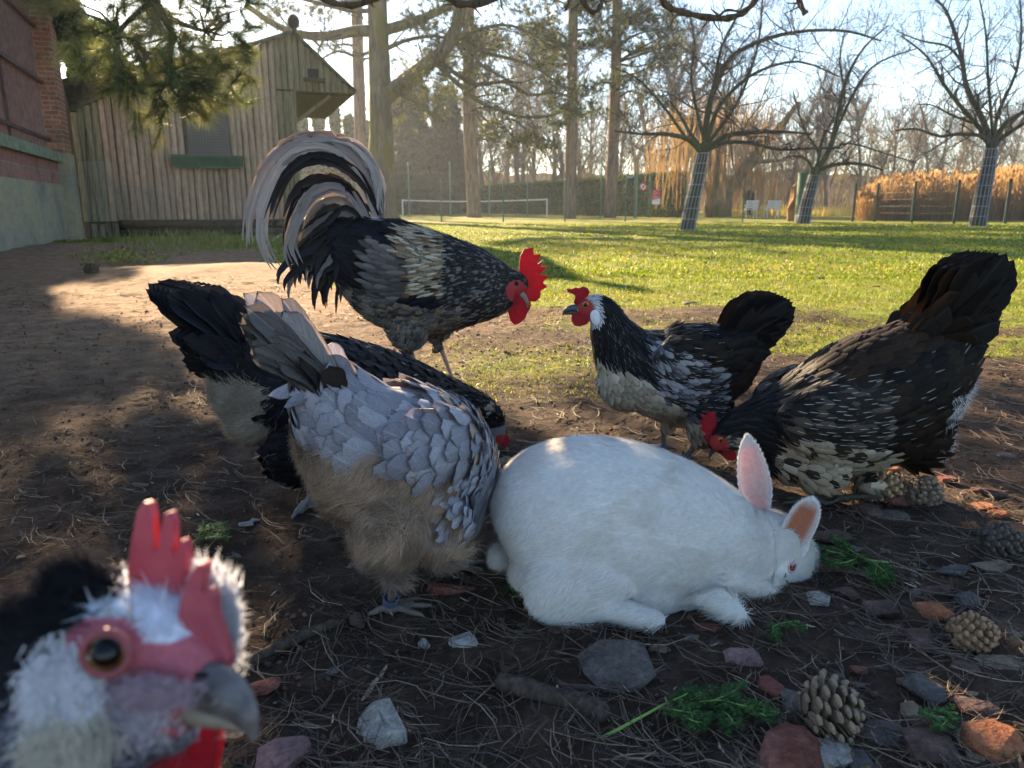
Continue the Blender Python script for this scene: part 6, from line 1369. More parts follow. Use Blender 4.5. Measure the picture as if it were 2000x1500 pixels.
# ears: cupped shells
def ear(name, base, tip, wpx, face, lat0, lat1, lean, pink, droop=0, pointy=False):
    p0 = frr_.S(*base, lat0); p1 = frr_.S(*tip, lat1); ax = (p1-p0); L = ax.length; ax.normalize(); k = frr_.scale(*base); n = Vector(face).normalized(); n = (n-ax*n.dot(ax)).normalized(); s = ax.cross(n); nu, nv = 13, 16; V = []; A = []
    def prof(v):
        if pointy: return (.62+.38*math.sin(min(1, v/.36)*math.pi/2)) if v < .36 else max(0, 1-((v-.36)/.64)**2.0)**.62
        return (.50+.5*math.sin(min(1, v/.45)*math.pi/2)) if v < .45 else math.sqrt(max(.0, 1-((v-.45)/.55)**2.6))
    for side in (0, 1):
        for i in range(nv):
            v = math.sin(math.pi/2*i/(nv-1)); w_ = wpx*k*.5*prof(v)
            for j in range(nu):
                u = -1+2*j/(nu-1); cup = (.55-.35*v)*w_*(u*u); th = .0022*(1-u*u*.6)
                q = p0+ax*(L*v)+s*(u*w_)+n*(cup-side*th-droop*L*v*v*.0)+n*droop*L*v*v
                V.append(q); rim = max(abs(u), (v-.5)*2*.95)
                if side == 0:
                    a_ = float(sm(rim, .55, .98)); pk = np.array(pink); A.append(tuple(pk*(1-a_)+np.array((.82, .80, .80))*a_))
                else: A.append((.82, .80, .79))
    K = nu*nv; Fq = []
    for i in range(nv-1):
        for j in range(nu-1):
            a = i*nu+j; Fq.append((a, a+1, a+nu+1, a+nu)); Fq.append((K+a, K+a+nu, K+a+nu+1, K+a+1))
    for i in range(nv-1):
        for j in (0, nu-1): a = i*nu+j; Fq.append((a, a+nu, K+a+nu, K+a))
    for j in range(nu-1):
        for i in (0, nv-1): a = i*nu+j; Fq.append((a, a+1, K+a+1, K+a))
    me = npmesh(name, V, np.array(Fq), {'ca': np.array(A)}); o = link(name, me, attrmat('ear_skin', .7, .25, .35, .2, 200, .1, (1.15, .75, .6)), rb)
    Vn = np.array([tuple(v) for v in V[K:]]); r = np.random.default_rng(8); i = r.integers(0, K, 5000); Pp = Vn[i]+r.normal(size=(5000, 3))*.0008-np.array(n)*.0012; fur('ear_fur', Pp, np.tile([tuple(-n)], (5000, 1)), np.tile([tuple(ax)], (5000, 1)), .005, .0006, (.82, .80, .79), t, o, .12, 4)
    # fringe round the rim
    rim = [V[i*nu] for i in range(nv)]+[V[(nv-1)*nu+j] for j in range(nu)]+[V[i*nu+nu-1] for i in range(nv-1, -1, -1)]; R_ = np.array([tuple(q) for q in rim]); i = r.integers(0, len(R_)-1, 2200); i = i[(i < nv-1) | (i > nv+nu)]; f = r.random((len(i), 1)); Pp = R_[i]*(1-f)+R_[i+1]*f; out = Pp-np.array(p0+ax*L*.4); out /= np.linalg.norm(out, axis=1)[:, None]
    fur('rim_fur', Pp, np.tile([tuple(n)], (len(i), 1)), out*.6+np.array(ax)*1.0, .0035, .0005, (.85, .83, .82), t, o, .1, 4)
ear('ear', (1498, 1015), (1486, 872), 60, (-.15, -1, .05), .03, .045, 0, (.76, .56, .54), 0, True)
ear('ear', (1522, 1066), (1568, 962), 56, (-.1, -1, .15), -.018, -.022, 0, (.55, .22, .13), .12)
def surf_hit(me, px, py):
    t_ = bvhtree.BVHTree.FromPolygons([v.co for v in me.vertices], [p.vertices for p in me.polygons]); return t_.ray_cast(Vector((0, 0, CAM_H)), ray(px, py).normalized())[:2]
loc, nn = surf_hit(rme, 1549, 1106); Mx = nn.to_track_quat('Y', 'Z').to_matrix(); b = MB(); b.ell(loc-nn*.002, (.0065, .0055, .0085), 16, 12, Mx); ie = b.build('eye', simple('ruby_eye', (.30, .02, .05), .12, .6, .2, 100), rb, smooth=True)
b = MB(); b.ell(loc+nn*.0012, (.0036, .0028, .005), 12, 8, Mx); b.build('pupil', simple('dark_red_pupil', (.06, .004, .01), .1, .6, 0, 50), ie, smooth=True)
b = MB(); ring_ = [loc-nn*.0005+Mx @ Vector((.0082*math.cos(a_), 0, .0105*math.sin(a_))) for a_ in np.linspace(0, 2*math.pi, 19)]; b.tube(ring_, .0016, 6, caps=False); b.build('eyelid', simple('pale_pink_lid', (.62, .42, .42), .6), rb, smooth=True)
b = MB(); r = np.random.default_rng(3)
for i in range(16):
    p = frr_.S(1548, 1168, -.012+.002*i); b.tube([p, p+Vector((r.normal()*.008, -.012*r.random(), -.016)), p+Vector((r.normal()*.02, -.02*r.random(), -.034))], [.00035, .0003, .0001], 3, caps=False)
b.build('whiskers', M_fluff, rb, colors=True, fixn=False)
# ------------------------------------------------------------------ FOREGROUND HEN (head close to the lens)
D0 = .255; kf = D0/F
fh = empty('hen', PD(-40, 1900, D0+.06), 'blurred black and white hen whose red combed head fills the bottom left corner', 'chicken')
fwd = Vector((0, CT, -ST))
def Q(px, py, dz=0): return PD(px, py, D0+dz)
mb = MB()
def pl(L_, n=22):
    C = cat([(*Q(x, y, z), r1*kf, r2*kf) for x, y, z, r1, r2 in L_], 5); P = [Vector(c[:3]) for c in C]; loft(mb, P, [c[3] for c in C], [c[4] for c in C], fwd, n); return P
nsp = pl([(-420, 1980, .09, 420, 420), (-180, 1760, .06, 330, 330), (10, 1580, .035, 250, 250), (120, 1420, .02, 195, 195), (200, 1310, .01, 172, 165), (290, 1290, .003, 150, 130), (360, 1320, -.004, 98, 88), (400, 1345, -.006, 66, 60)])
for x, y, z, a_, b_ in ((250, 1215, .01, 120, 90), (330, 1400, .0, 75, 70), (230, 1420, .0, 110, 90)): mb.ell(Q(x, y, z), (a_*kf, a_*kf, b_*kf), 16, 12)
# body behind the head, out of the frame
mb.ell(Q(-560, 2150, .14), (.075, .12, .075), 20, 14)
bO = Q(-560, 2150, .14)
for sx in (-.03, .03):
    gz = 0.01; a = Vector((bO.x+sx, bO.y, bO.z-.03)); mb.tube([a, Vector((a.x, a.y, .09)), Vector((a.x+.005, a.y+.01, .01))], [.02, .008, .006], 8); foot(mb, Vector((a.x+.005, a.y+.01, .01)), Vector((1, .3, 0)))
me = remesh(mb, .0022, 4, 'body'); V = np.empty(len(me.vertices)*3); me.vertices.foreach_get('co', V); V = V.reshape(-1, 3)
def prj(P): q = P-np.array([0, 0, CAM_H]); dep = q[:, 1]*CT-q[:, 2]*ST; up = q[:, 1]*ST+q[:, 2]*CT; return 1000+F*q[:, 0]/dep, 750-F*up/dep, dep
def fcol(P, r, skin=False):
    px, py, dp = prj(P); n = len(px); c = np.tile(np.array([(.20, .20, .24)]), (n, 1))
    m = py > 1380; c[m] = choose(r, m.sum(), [(.16, .17, .22), (.30, .30, .36), (.08, .08, .10)])
    hood = (py < 1420-(px-0)*1.25+0) ; c[hood] = choose(r, hood.sum(), [(.014, .014, .018), (.03, .03, .036)]); hood2 = (px < 205) & (py < 1215) ; c[hood2] = (.014, .014, .018)
    m = ellmask(px, py, 290, 1180, 135, 95, r, .12) & (px > 160); c[m] = (.72, .74, .82)
    m = ellmask(px, py, 170, 1230, 90, 50, r, .2) & (py > 1165) & ~hood2; c[m] = (.42, .40, .37)
    m = ellmask(px, py, 110, 1250, 90, 40, r, .2) & (px > 60) & ~hood; c[m] = (.20, .19, .18)
    red = ellmask(px, py, 205, 1285, 88, 84) | ellmask(px, py, 320, 1320, 90, 62) | ellmask(px, py, 300, 1395, 90, 46) | ellmask(px, py, 370, 1300, 55, 60)
    c[red] = (.50, .12, .15); m2 = ellmask(px, py, 290, 1350, 62, 26); c[m2] = (.22, .16, .20)
    m = ellmask(px, py, 130, 1450, 70, 80, r, .1) & (py > 1400); c[m] = (.55, .53, .42)
    hd2 = (py < 1395-px*1.30) & (px < 190); c[hd2] = choose(r, hd2.sum(), [(.014, .014, .018), (.03, .03, .036)])
    return c, red
set_attrs(me, {'ca': fcol(V, np.random.default_rng(2))[0]}); link('body', me, M_skin, fh)
P1, N1 = sample_surface(me, 46000, 81); r = np.random.default_rng(6); c1, red = fcol(P1, r); okk = ~red; D1, _ = spine_flow(P1, nsp, 0, .0); P1, N1, D1, c1 = P1[okk], N1[okk], D1[okk], c1[okk]; px, py, _ = prj(P1); Ln = np.where(py > 1420, .016, .0085); up = ellmask(px, py, 300, 1150, 140, 90)
D1[up] = D1[up]*.3+np.array((0, .05, .9)); fur('neck_feathers', P1, N1, D1, Ln, .0009, c1, M_fluff, fh, .45, 8, 3, .25, .3)
rq = np.random.default_rng(44)
def tuftf(name, cx, cy, rx, ry, dz, n, L, D_, col, nrm=(0, -1, 0)):
    P = np.array([tuple(Q(cx+rq.normal()*rx*.5, cy+rq.normal()*ry*.5, dz+rq.normal()*.0012)) for _ in range(int(n*1.7))]); n = len(P); fur(name, P, np.tile([nrm], (n, 1)), np.tile([D_], (n, 1)), L, .0007, col, M_fluff, fh, .25, 8, 3, .2, .45)
tuftf('lobe_fluff', 122, 1350, 58, 66, -.0235, 2600, .006, (-.3, 0, -.8), (.70, .70, .76)); tuftf('crest_fluff', 436, 1235, 22, 70, .012, 2200, .0065, (.25, 0, 1), (.72, .74, .80)); tuftf('crest_fluff', 395, 1170, 26, 40, .010, 500, .009, (.1, 0, 1), (.70, .72, .78))
tuftf('face_fluff', 190, 1400, 110, 50, -.019, 1600, .005, (-.5, 0, -.6), (.50, .46, .52)); tuftf('face_fluff', 300, 1352, 70, 26, -.0235, 900, .004, (-.8, 0, -.4), (.40, .30, .36)); tuftf('hood_fluff', 165, 1150, 62, 44, -.004, 900, .011, (-.7, 0, .3), (.022, .022, .028)); tuftf('hood_fluff', 90, 1215, 66, 44, -.010, 1000, .013, (-.8, 0, -.3), (.022, .022, .028)); tuftf('hood_fluff', 10, 1300, 70, 50, -.012, 900, .015, (-.8, 0, -.6), (.035, .035, .042)); tuftf('throat_fluff', 125, 1450, 60, 50, -.024, 1400, .009, (.0, 0, -1), (.56, .52, .45))
def fpoly(name, pts, dz, th, mat, vox=.0006, s=4):
    mb = MB(); mb.prism([Q(x, y, dz-th/2) for x, y in pts], fwd*th); return link(name, remesh(mb, vox, s, name), mat, fh)
M_combp = NT('pinkish_comb'); t = M_combp; c = t.ramp(t.noise(t.pos(), 70, 3), [(.3, (.38, .05, .075)), (.7, (.52, .10, .13))]); t.col(c, .5, .35); t.bump(t.noise(t.pos(), 500, 4), .4, .001); t.translucent((.7, .06, .08), .12); M_combp = t.m
fpoly('comb', [(246, 1160), (247, 1105), (256, 1050), (266, 1000), (279, 980), (291, 984), (297, 1010), (299, 1075), (304, 1088), (311, 1040), (319, 1004), (330, 1000), (338, 1018), (337, 1070), (333, 1105), (340, 1100), (346, 1068), (355, 1052), (364, 1068), (364, 1110), (350, 1160), (340, 1200), (300, 1190), (262, 1185)], .006, .006, M_combp)
fpoly('comb_blade', [(345, 1215), (352, 1165), (372, 1118), (388, 1100), (400, 1108), (394, 1145), (386, 1170), (404, 1152), (416, 1168), (418, 1210), (434, 1250), (446, 1290), (440, 1322), (392, 1318), (360, 1275)], -.004, .0075, M_combp)
fpoly('wattle', [(280, 1395), (340, 1385), (395, 1400), (418, 1430), (410, 1500), (385, 1590), (300, 1620), (245, 1560), (235, 1480), (250, 1420)], .0, .008, M_comb)
fpoly('wattle', [(350, 1395), (410, 1405), (428, 1450), (415, 1520), (380, 1580), (350, 1520)], .014, .007, M_comb)
b = MB(); b.ell(Q(124, 1352, -.018), (50*kf, .005, 62*kf), 16, 12, Matrix.Rotation(.3, 3, 'Y')); b.build('ear_lobe', M_lobe, fh, smooth=True)
b = MB(); ring = [Q(207+math.cos(a)*46, 1276+math.sin(a)*42, -.0262) for a in np.linspace(0, 2*math.pi, 25)]; b.tube(ring, 7.5*kf, 8, caps=False); b.build('eyelid', simple('pink_eye_ring', (.30, .075, .085), .6, .35, .2, 200), fh, smooth=True)
ie = MB(); ie.ell(Q(207, 1276, -.0198), (43*kf, 43*kf, 41*kf), 20, 14); ie = ie.build('eye', simple('amber_iris', (.15, .075, .018), .1, .7, .3, 250), fh, smooth=True)
b = MB(); Me_ = ray(208, 1273).to_track_quat('Y', 'Z').to_matrix(); b.ell(Q(208, 1274, -.0262), (25*kf, 16*kf, 25*kf), 18, 12, Me_); b.build('pupil', M_eye, ie, smooth=True)
def fbeak(name, L_, mat):
    mb = MB(); C = cat([(*Q(x, y, z), r1*kf, r2*kf) for x, y, z, r1, r2 in L_], 6); loft(mb, [Vector(c[:3]) for c in C], [max(.0004, c[3]) for c in C], [max(.0004, c[4]) for c in C], fwd, 18); return mb.build(name, mat, fh, smooth=True)
fbeak('beak', [(372, 1340, -.006, 48, 42), (412, 1342, -.010, 48, 40), (448, 1358, -.014, 40, 33), (476, 1390, -.017, 27, 23), (491, 1422, -.018, 15, 13), (496, 1446, -.018, 4, 4)], simple('horn_beak', (.13, .115, .115), .4, .45, .55, 140))
fbeak('lower_beak', [(350, 1378, -.006, 30, 34), (400, 1392, -.010, 26, 28), (450, 1410, -.014, 14, 18), (476, 1424, -.016, 5, 6)], M_beakp)
b = MB(); b.ell(Q(393, 1318, -.024), (14*kf, 4*kf, 7*kf), 10, 6); b.build('nostril', M_eye, fh, smooth=True)
# ================================================================== THINGS ON THE GROUND
rng = np.random.default_rng(90)
def stonemat(name, c1, c2, c3, sc_=22):
    t = NT(name); co = t.pos(); n = t.noise(co, sc_, 6, .7); n2 = t.noise(co, sc_*7, 4, .7)
    c = t.ramp(n, [(.3, c1), (.5, c2), (.7, c3)]); c = t.mix(.6, c, t.ramp(n2, [(.3, .5), (.5, 1.0), (.72, 1.6)]), 'MULTIPLY')
    dirt = t.n('ShaderNodeNewGeometry'); t.col(c, .9, .2); t.bump(t.math('ADD', n2, t.math('MULTIPLY', n, 1.6)), 1.0, .006); return t.m
SM = {'grey': stonemat('grey_stone', (.07, .06, .055), (.125, .11, .10), (.21, .185, .165)), 'pale': stonemat('pale_limestone', (.20, .185, .165), (.38, .36, .33), (.58, .56, .53)), 'brick': stonemat('brick_rubble', (.10, .035, .028), (.21, .075, .055), (.30, .14, .11)),
      'dark': stonemat('dark_red_brown_stone', (.06, .035, .03), (.11, .065, .055), (.20, .14, .12)), 'tan': stonemat('tan_stone', (.14, .10, .07), (.25, .19, .13), (.36, .29, .20)), 'blue': stonemat('blue_grey_slate', (.06, .055, .052), (.105, .098, .094), (.17, .16, .15)), 'orange': stonemat('orange_brick', (.24, .08, .04), (.40, .15, .07), (.5, .25, .13)), 'pink': stonemat('pinkish_brick', (.17, .10, .10), (.26, .15, .15), (.36, .22, .21))}
def stone(px, py, rx, ry, kind, label, seed, rot=None, flat=.62, npts=18):
    r = np.random.default_rng(seed); g = G(px, py); g2 = G(px, py+ry*.55); dep = proj(g)[2]; a = rx*dep/F; c = ry*dep/F*1.0
    # visible height in the picture mixes height and depth of the stone
    depth = min(a*1.15, c*1.25); hgt = max(.35*a, c*.85)*flat/.62
    bm = bmesh.new(); 
    for i in range(npts):
        d = Vector(r.normal(size=3)).normalized(); d = Vector([math.copysign(abs(q)**.72, q) for q in d]); d = Vector((d.x*a, d.y*depth, d.z*hgt*.62)); bm.verts.new(d)
    bmesh.ops.convex_hull(bm, input=bm.verts); bmesh.ops.delete(bm, geom=[v for v in bm.verts if not v.link_faces], context='VERTS')
    bmesh.ops.bevel(bm, geom=list(bm.edges), offset=a*.07, segments=2, profile=.6, affect='EDGES', clamp_overlap=True)
    for v in bm.verts: v.co += v.normal*float((vnoise(np.array([v.co.x/a*3+seed]), np.array([v.co.y/a*3+v.co.z/a*2]), 3)[0]-.5)*a*.16)
    me = bpy.data.meshes.new('stone'); bm.to_mesh(me); bm.free()
    o = link('stone', me, SM[kind]); g = G(px, py+ry*.25); o.location = (g.x, g.y, ghf(g.x, g.y)+hgt*.28); o.rotation_euler = (0, 0, rot if rot is not None else r.uniform(-.3, .3)); tag(o, label, 'stone', None); return o
ST_ = [(1205, 1290, 76, 58, 'grey', 'big flat grey slab right under the rabbit between its feet and the stick'), (752, 1412, 58, 50, 'pale', 'round pale grey speckled stone on the needles at the bottom centre'),
 (905, 1250, 33, 22, 'pale', 'chalky beige stone in front of the grey hen foot'), (830, 1256, 14, 16, 'pale', 'tiny chalky pebble just left of the chalky beige stone'), (650, 1308, 12, 10, 'grey', 'tiny round grey pebble below the thin bark stick'),
 (515, 1337, 36, 20, 'brick', 'flat brick red chip touching the blurred hen beak'), (553, 1478, 58, 44, 'pink', 'pinkish flat brick piece at the bottom edge beside the blurred hen'), (1450, 1282, 40, 26, 'pink', 'dusty reddish stone right of the big grey slab'),
 (1345, 1240, 25, 15, 'grey', 'small rounded grey stone between the rabbit feet'), (1400, 1252, 16, 10, 'dark', 'small dark chip just below the rabbit front paw'), (1290, 1263, 22, 13, 'tan', 'small crumbly tan stone touching the big grey slab'),
 (1380, 1222, 34, 16, 'brick', 'reddish brick bit under the rabbit chest'), (1505, 1340, 28, 34, 'brick', 'upright brick red stone left of the open pine cone'), (1552, 1372, 30, 44, 'grey', 'purplish grey block touching the open pine cone'),
 (1535, 1462, 80, 56, 'brick', 'large dark brick red slab at the bottom edge under the carrot top'), (1628, 1468, 40, 34, 'pale', 'whitish mortar covered stone beside the large brick slab'), (1590, 1168, 34, 20, 'pale', 'cream stone under the rabbit nose'),
 (1645, 1157, 26, 20, 'dark', 'dark brown stone right of the cream stone by the rabbit nose'), (1722, 1188, 42, 22, 'dark', 'long brown lump left of the orange brick lump'), (1822, 1196, 40, 25, 'orange', 'bright orange brick lump above the rightmost closed pine cone'),
 (1886, 1175, 24, 36, 'blue', 'upright grey shard right of the orange brick lump'), (1832, 1158, 38, 16, 'dark', 'flat dark shard behind the orange brick lump'), (1865, 1120, 38, 17, 'blue', 'long blue grey shard in the middle of the right edge rubble'),
 (1928, 1114, 42, 18, 'tan', 'long tan stone right of the blue grey shard'), (1800, 1252, 32, 30, 'dark', 'dark red stone left of the rightmost closed pine cone'), (1955, 1303, 50, 23, 'tan', 'brown brick block right below the closed pine cone'),
 (1886, 1312, 28, 22, 'dark', 'squat brown stone left of the brown brick block'), (1800, 1345, 38, 52, 'blue', 'large pointed blue grey slate at the lower right'), (1787, 1395, 26, 28, 'tan', 'beige stone standing before the pointed blue grey slate'),
 (1906, 1388, 42, 30, 'dark', 'dark maroon stone right of the pointed blue slate'), (1935, 1452, 62, 42, 'orange', 'large reddish brick chunk in the bottom right corner'), (1728, 1432, 46, 30, 'grey', 'flat grey stone between the brick slab and the small green sprig'),
 (1672, 1482, 32, 26, 'blue', 'dark bluish stone at the bottom edge right of the whitish stone'), (1818, 1470, 56, 46, 'dark', 'muddy dark lump at the bottom edge left of the red chunk'), (1630, 1050, 42, 18, 'dark', 'brown stone directly right of the rabbit ears'),
 (1612, 1100, 26, 32, 'dark', 'brown stone touching the rabbit face'), (1700, 1003, 34, 24, 'dark', 'brown rock in the shade below the lit pine cones'), (1752, 1012, 30, 18, 'grey', 'grey rock right of the shaded brown rock below the cones'),
 (1748, 978, 32, 20, 'brick', 'reddish rock leaning against the lit pine cone'), (1690, 955, 26, 16, 'orange', 'sunlit orange bit at the left end of the lit pine cone'), (1932, 965, 38, 19, 'dark', 'brown rock behind the row of sunlit bricks at the right'), (1965, 893, 20, 13, 'grey', 'lone grey stone highest up near the right edge'),
 (1912, 996, 34, 15, 'orange', 'long sunlit brick piece in the row at the right'), (1868, 994, 26, 9, 'orange', 'thin bright orange sliver left of the long sunlit brick piece'), (1948, 1010, 20, 14, 'orange', 'small sunlit brick bit right of the long sunlit piece'), (1945, 1032, 20, 13, 'orange', 'small sunlit stone in front of the small brick bit'),
 (1895, 1034, 18, 13, 'orange', 'little pointed sunlit stone left of the dark cone at right'), (1992, 1042, 20, 18, 'orange', 'sunlit stone cut by the right edge above the dark cone'), (990, 905, 28, 15, 'tan', 'mossy tan rock behind the gap between grey hen and rabbit'), (880, 1152, 46, 15, 'brick', 'dark brick lump behind the grey hen ringed foot'),
 (700, 1212, 20, 20, 'dark', 'dark red stone left of the ringed foot'), (480, 1026, 16, 9, 'pale', 'small pale stone right of the small green sprig'), (500, 1018, 12, 6, 'pale', 'flat whitish pebble highest right of the small green sprig'), (462, 1086, 18, 10, 'grey', 'small grey stone below the small green sprig'),
 (1020, 905, 18, 9, 'pale', 'flat pale chip right of the mossy tan rock'), (1140, 1215, 20, 12, 'grey', 'small grey stone under the rabbit hind foot'), (1095, 1225, 24, 12, 'dark', 'dark stone left of the rabbit hind foot'), (1960, 1240, 22, 12, 'dark', 'dark stone right of the rightmost closed pine cone'), (1850, 940, 20, 12, 'brick', 'red brick bit behind the dark end of the lit cones'),
 (1730, 925, 34, 12, 'orange', 'sunlit brick slice behind the lit pine cones'), (1350, 592, 20, 7, 'tan', 'brown clod on the lawn above the middle hen back'), (1890, 667, 15, 7, 'tan', 'brown clod on the lawn just right of the big hen'), (150, 985, 12, 6, 'grey', 'lone pebble on the bare soil at the left'), (40, 1085, 8, 6, 'tan', 'yellowish pebble near the left edge'),
 (1345, 1140+60, 10, 6, 'grey', 'tiny pebble tucked under the rabbit belly')]
for i, (px, py, rx, ry, k, lab) in enumerate(ST_): stone(px, py, rx, ry, k, lab, 300+i, flat=.5 if k == 'blue' else .62)
# earth clods out on the lawn
M_clod = stonemat('earth_clod', (.05, .035, .025), (.09, .06, .045), (.14, .10, .07))
SM['clod'] = M_clod
for i, (px, py, s, lab) in enumerate(((1530, 494, 9, 'dark clod on the lawn high above the middle hen tail'), (1374, 521, 8, 'dark clod on the lawn at the tip of the long shadow'), (1604, 542, 9, 'dark clod on the lawn left of the big hen tail'), (1378, 512, 6, 'smaller clod behind the one at the shadow tip'), (1088, 524, 7, 'pale clod on the lawn right of the rooster comb'), (1116, 521, 6, 'second pale clod right of the rooster comb'), (1712, 560, 7, 'clod on the lawn nearest the big hen tail'), (1222, 524, 7, 'clod in the lit grass between the two shadows'), (1450, 600, 9, 'clod on the lawn above the middle hen tail base'), (1722, 520, 5, 'tiny far clod between the hens on the lawn'))):
    o = stone(px, py, s, s*.6, 'clod', lab, 500+i); o.name = 'earth_clod'; o['category'] = 'earth clod'; o['group'] = 'earth clods on the lawn'
rr_ = np.random.default_rng(808); k_ = 0; RUB = []
while k_ < 62:
    px = rr_.uniform(1560, 1998); py = rr_.uniform(960, 1495)
    if px < 1640 and py < 1240: continue
    if px < 1760 and rr_.random() < .4: continue
    s_ = rr_.uniform(7, 19)*(.7+.5*(py-900)/600); o = stone(px, py, s_, s_*rr_.uniform(.4, .75), ['dark', 'tan', 'brick', 'grey', 'dark', 'blue'][rr_.integers(6)], 'x', 900+k_); o['group'] = 'small rubble stones on the right'; RUB.append((o, px, py, s_)); k_ += 1
LMK = (('the open pine cone', 1622, 1385), ('the rightmost closed cone', 1900, 1245), ('the pointed slate', 1800, 1345), ('the corner brick chunk', 1935, 1452), ('the orange brick lump', 1822, 1196), ('the blackish cone', 1955, 1068), ('the carrot top beside the rabbit', 1670, 1090), ('the large bottom brick slab', 1535, 1462), ('the lit pine cones', 1750, 965), ('the rabbit nose', 1580, 1160), ('the tan block', 1955, 1303), ('the muddy lump', 1818, 1470))
CNT = {}
for o, px, py, s_ in sorted(RUB, key=lambda q: q[1]):
    nm, lx, ly = min(LMK, key=lambda q: math.hypot(px-q[1], (py-q[2])*1.3)); dx, dy = px-lx, py-ly
    side = ('right of ' if dx > 0 else 'left of ') if abs(dx) > abs(dy)*1.1 else ('in front of ' if dy > 0 else 'behind ')
    kd = {'dark_red_brown_stone': 'dark brown', 'tan_stone': 'tan', 'brick_rubble': 'brick red', 'grey_stone': 'grey', 'blue_grey_slate': 'slate'}[o.data.materials[0].name]; lab = ('tiny ' if s_ < 11 else 'small ')+kd+' rubble stone '+side+nm; CNT[lab] = CNT.get(lab, 0)+1
    if CNT[lab] > 1: lab += ', '+['', 'second', 'third', 'fourth', 'fifth', 'sixth'][min(5, CNT[lab]-1)]+' from the left'
    o['label'] = lab
# ---- pine cones
def cone(px, py, r_px, L_px, ang, open_, col, label, seed, tilt=0.0):
    g = G(px, py+r_px*.6); dep = proj(g)[2]; r = r_px*dep/F; L = L_px*dep/F; root = empty('pine_cone', g, label, 'pine cone', 'fallen pine cones')
    rr = np.random.default_rng(seed); ax = Vector((math.cos(ang), -math.sin(ang)*.3, tilt)).normalized(); s = ax.orthogonal().normalized(); b2 = ax.cross(s); c0 = g+UZ*(r*.75+ghf(g.x, g.y))-ax*L*.5
    b = MB(); n = 84 if open_ < .8 else 64; ga = 2.39996
    for i in range(n):
        t = (i+.5)/n; prof = max(.12, math.sin(math.pi*min(1, (t*.84+.14))))**.6; a = i*ga+rr.normal()*.07; d = s*math.cos(a)+b2*math.sin(a); base = c0+ax*L*(t*.95+rr.normal()*.008); rad = r*prof*rr.uniform(.9, 1.1)
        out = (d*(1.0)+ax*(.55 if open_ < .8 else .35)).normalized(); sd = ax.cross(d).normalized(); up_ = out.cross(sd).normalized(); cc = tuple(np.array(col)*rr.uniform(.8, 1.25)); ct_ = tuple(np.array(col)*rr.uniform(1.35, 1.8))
        Mx = Matrix((out, sd, up_)).transposed()
        if open_ < .8:
            b.ell(base+d*rad*.72, (rad*.34, r*.235*(.6+.4*prof), r*.15), 7, 5, Mx, cc); b.ell(base+d*rad*.72+out*rad*.27, (rad*.10, r*.17*(.6+.4*prof), r*.12), 6, 4, Mx, ct_)
        else:
            b.ell(base+d*rad*.62, (rad*.48, r*.27*(.5+.5*prof), r*.055), 8, 5, Mx, cc); b.ell(base+d*rad*.62+out*rad*.40+up_*r*.02, (rad*.12, r*.22*(.5+.5*prof), r*.085), 7, 5, Mx, ct_)
    b.build('scales', attrmat('cone_scales', .8, .2, 0, .4, 300, .2), root, colors=True)
    b = MB(); b.tube([c0+ax*L*.02, c0+ax*L*.5, c0+ax*L*.95], [r*.35, r*.5, r*.15], 8); b.build('core', M_dark, root)
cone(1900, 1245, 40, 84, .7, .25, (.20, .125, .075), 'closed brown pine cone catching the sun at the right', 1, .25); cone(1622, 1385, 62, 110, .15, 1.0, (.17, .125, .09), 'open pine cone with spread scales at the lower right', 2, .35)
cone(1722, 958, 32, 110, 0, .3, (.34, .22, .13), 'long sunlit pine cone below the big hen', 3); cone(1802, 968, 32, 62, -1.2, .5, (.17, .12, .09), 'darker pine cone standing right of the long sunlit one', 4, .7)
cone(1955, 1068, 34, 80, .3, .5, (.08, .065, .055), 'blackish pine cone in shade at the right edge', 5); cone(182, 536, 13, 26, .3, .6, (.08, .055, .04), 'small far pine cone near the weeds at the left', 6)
cone(1480-10, 1700, 40, 80, .2, .6, (.15, .1, .07), 'pine cone just below the frame', 7) if False else None
# ---- sticks
M_stick = bark('stick_bark', (.035, .026, .021), (.085, .062, .048), (.15, .12, .10), scale=6)
M_straw = simple('pale_straw', (.36, .29, .20), .8, .2, .3, 200)
def stick(pl, rs, m, label, name='stick', z=.0, jit=.08):
    P = []
    for i, (x, y) in enumerate(pl):
        r0 = np.interp(i/(len(pl)-1), np.linspace(0, 1, len(rs)), rs); g = G(x, y); g = G(x, y, z+r0*.7); g.z = ghf(g.x, g.y)+r0*.75+z; P.append(g)
    C = smoothpoly(P, 4); R_ = list(np.interp(np.linspace(0, 1, len(C)), np.linspace(0, 1, len(rs)), rs)); b = MB(); b.tube(C, R_, 12, jit=jit); o = b.build(name, m, smooth=True); tag(o, label, 'stick'); return o
stick([(975, 1328), (1020, 1338), (1070, 1352), (1120, 1366), (1165, 1382), (1182, 1400)], [.011, .0125, .0105, .0115, .0125, .009], M_stick, 'thick dark bark covered stick lying in front of the big grey slab')
stick([(470, 1296), (530, 1268), (600, 1236), (668, 1212)], [.005, .0075, .007, .006], M_stick, 'thinner dark stick pointing at the ringed foot')
stick([(703, 1378), (722, 1345), (750, 1308), (778, 1268)], [.0022, .0030, .0026, .0012], M_straw, 'pale straw leading up from the round speckled stone', 'straw')
stick([(1228, 1500), (1275, 1410), (1262, 1470)], [.0015, .0015], M_straw, 'short straw below the carrot top stem', 'straw')
stick([(530, 472), (560, 452), (600, 428)], [.022, .02, .016], simple('bleached_wood', (.38, .33, .27), .8), 'bleached stick leaning by the hut corner behind the rooster tail', 'stick')
stick([(640+1100, 870+5), (1790, 868), (1850, 860), (1905, 856)], [.0025, .003, .0015], M_straw, 'thin pale straw behind the big hen', 'straw')
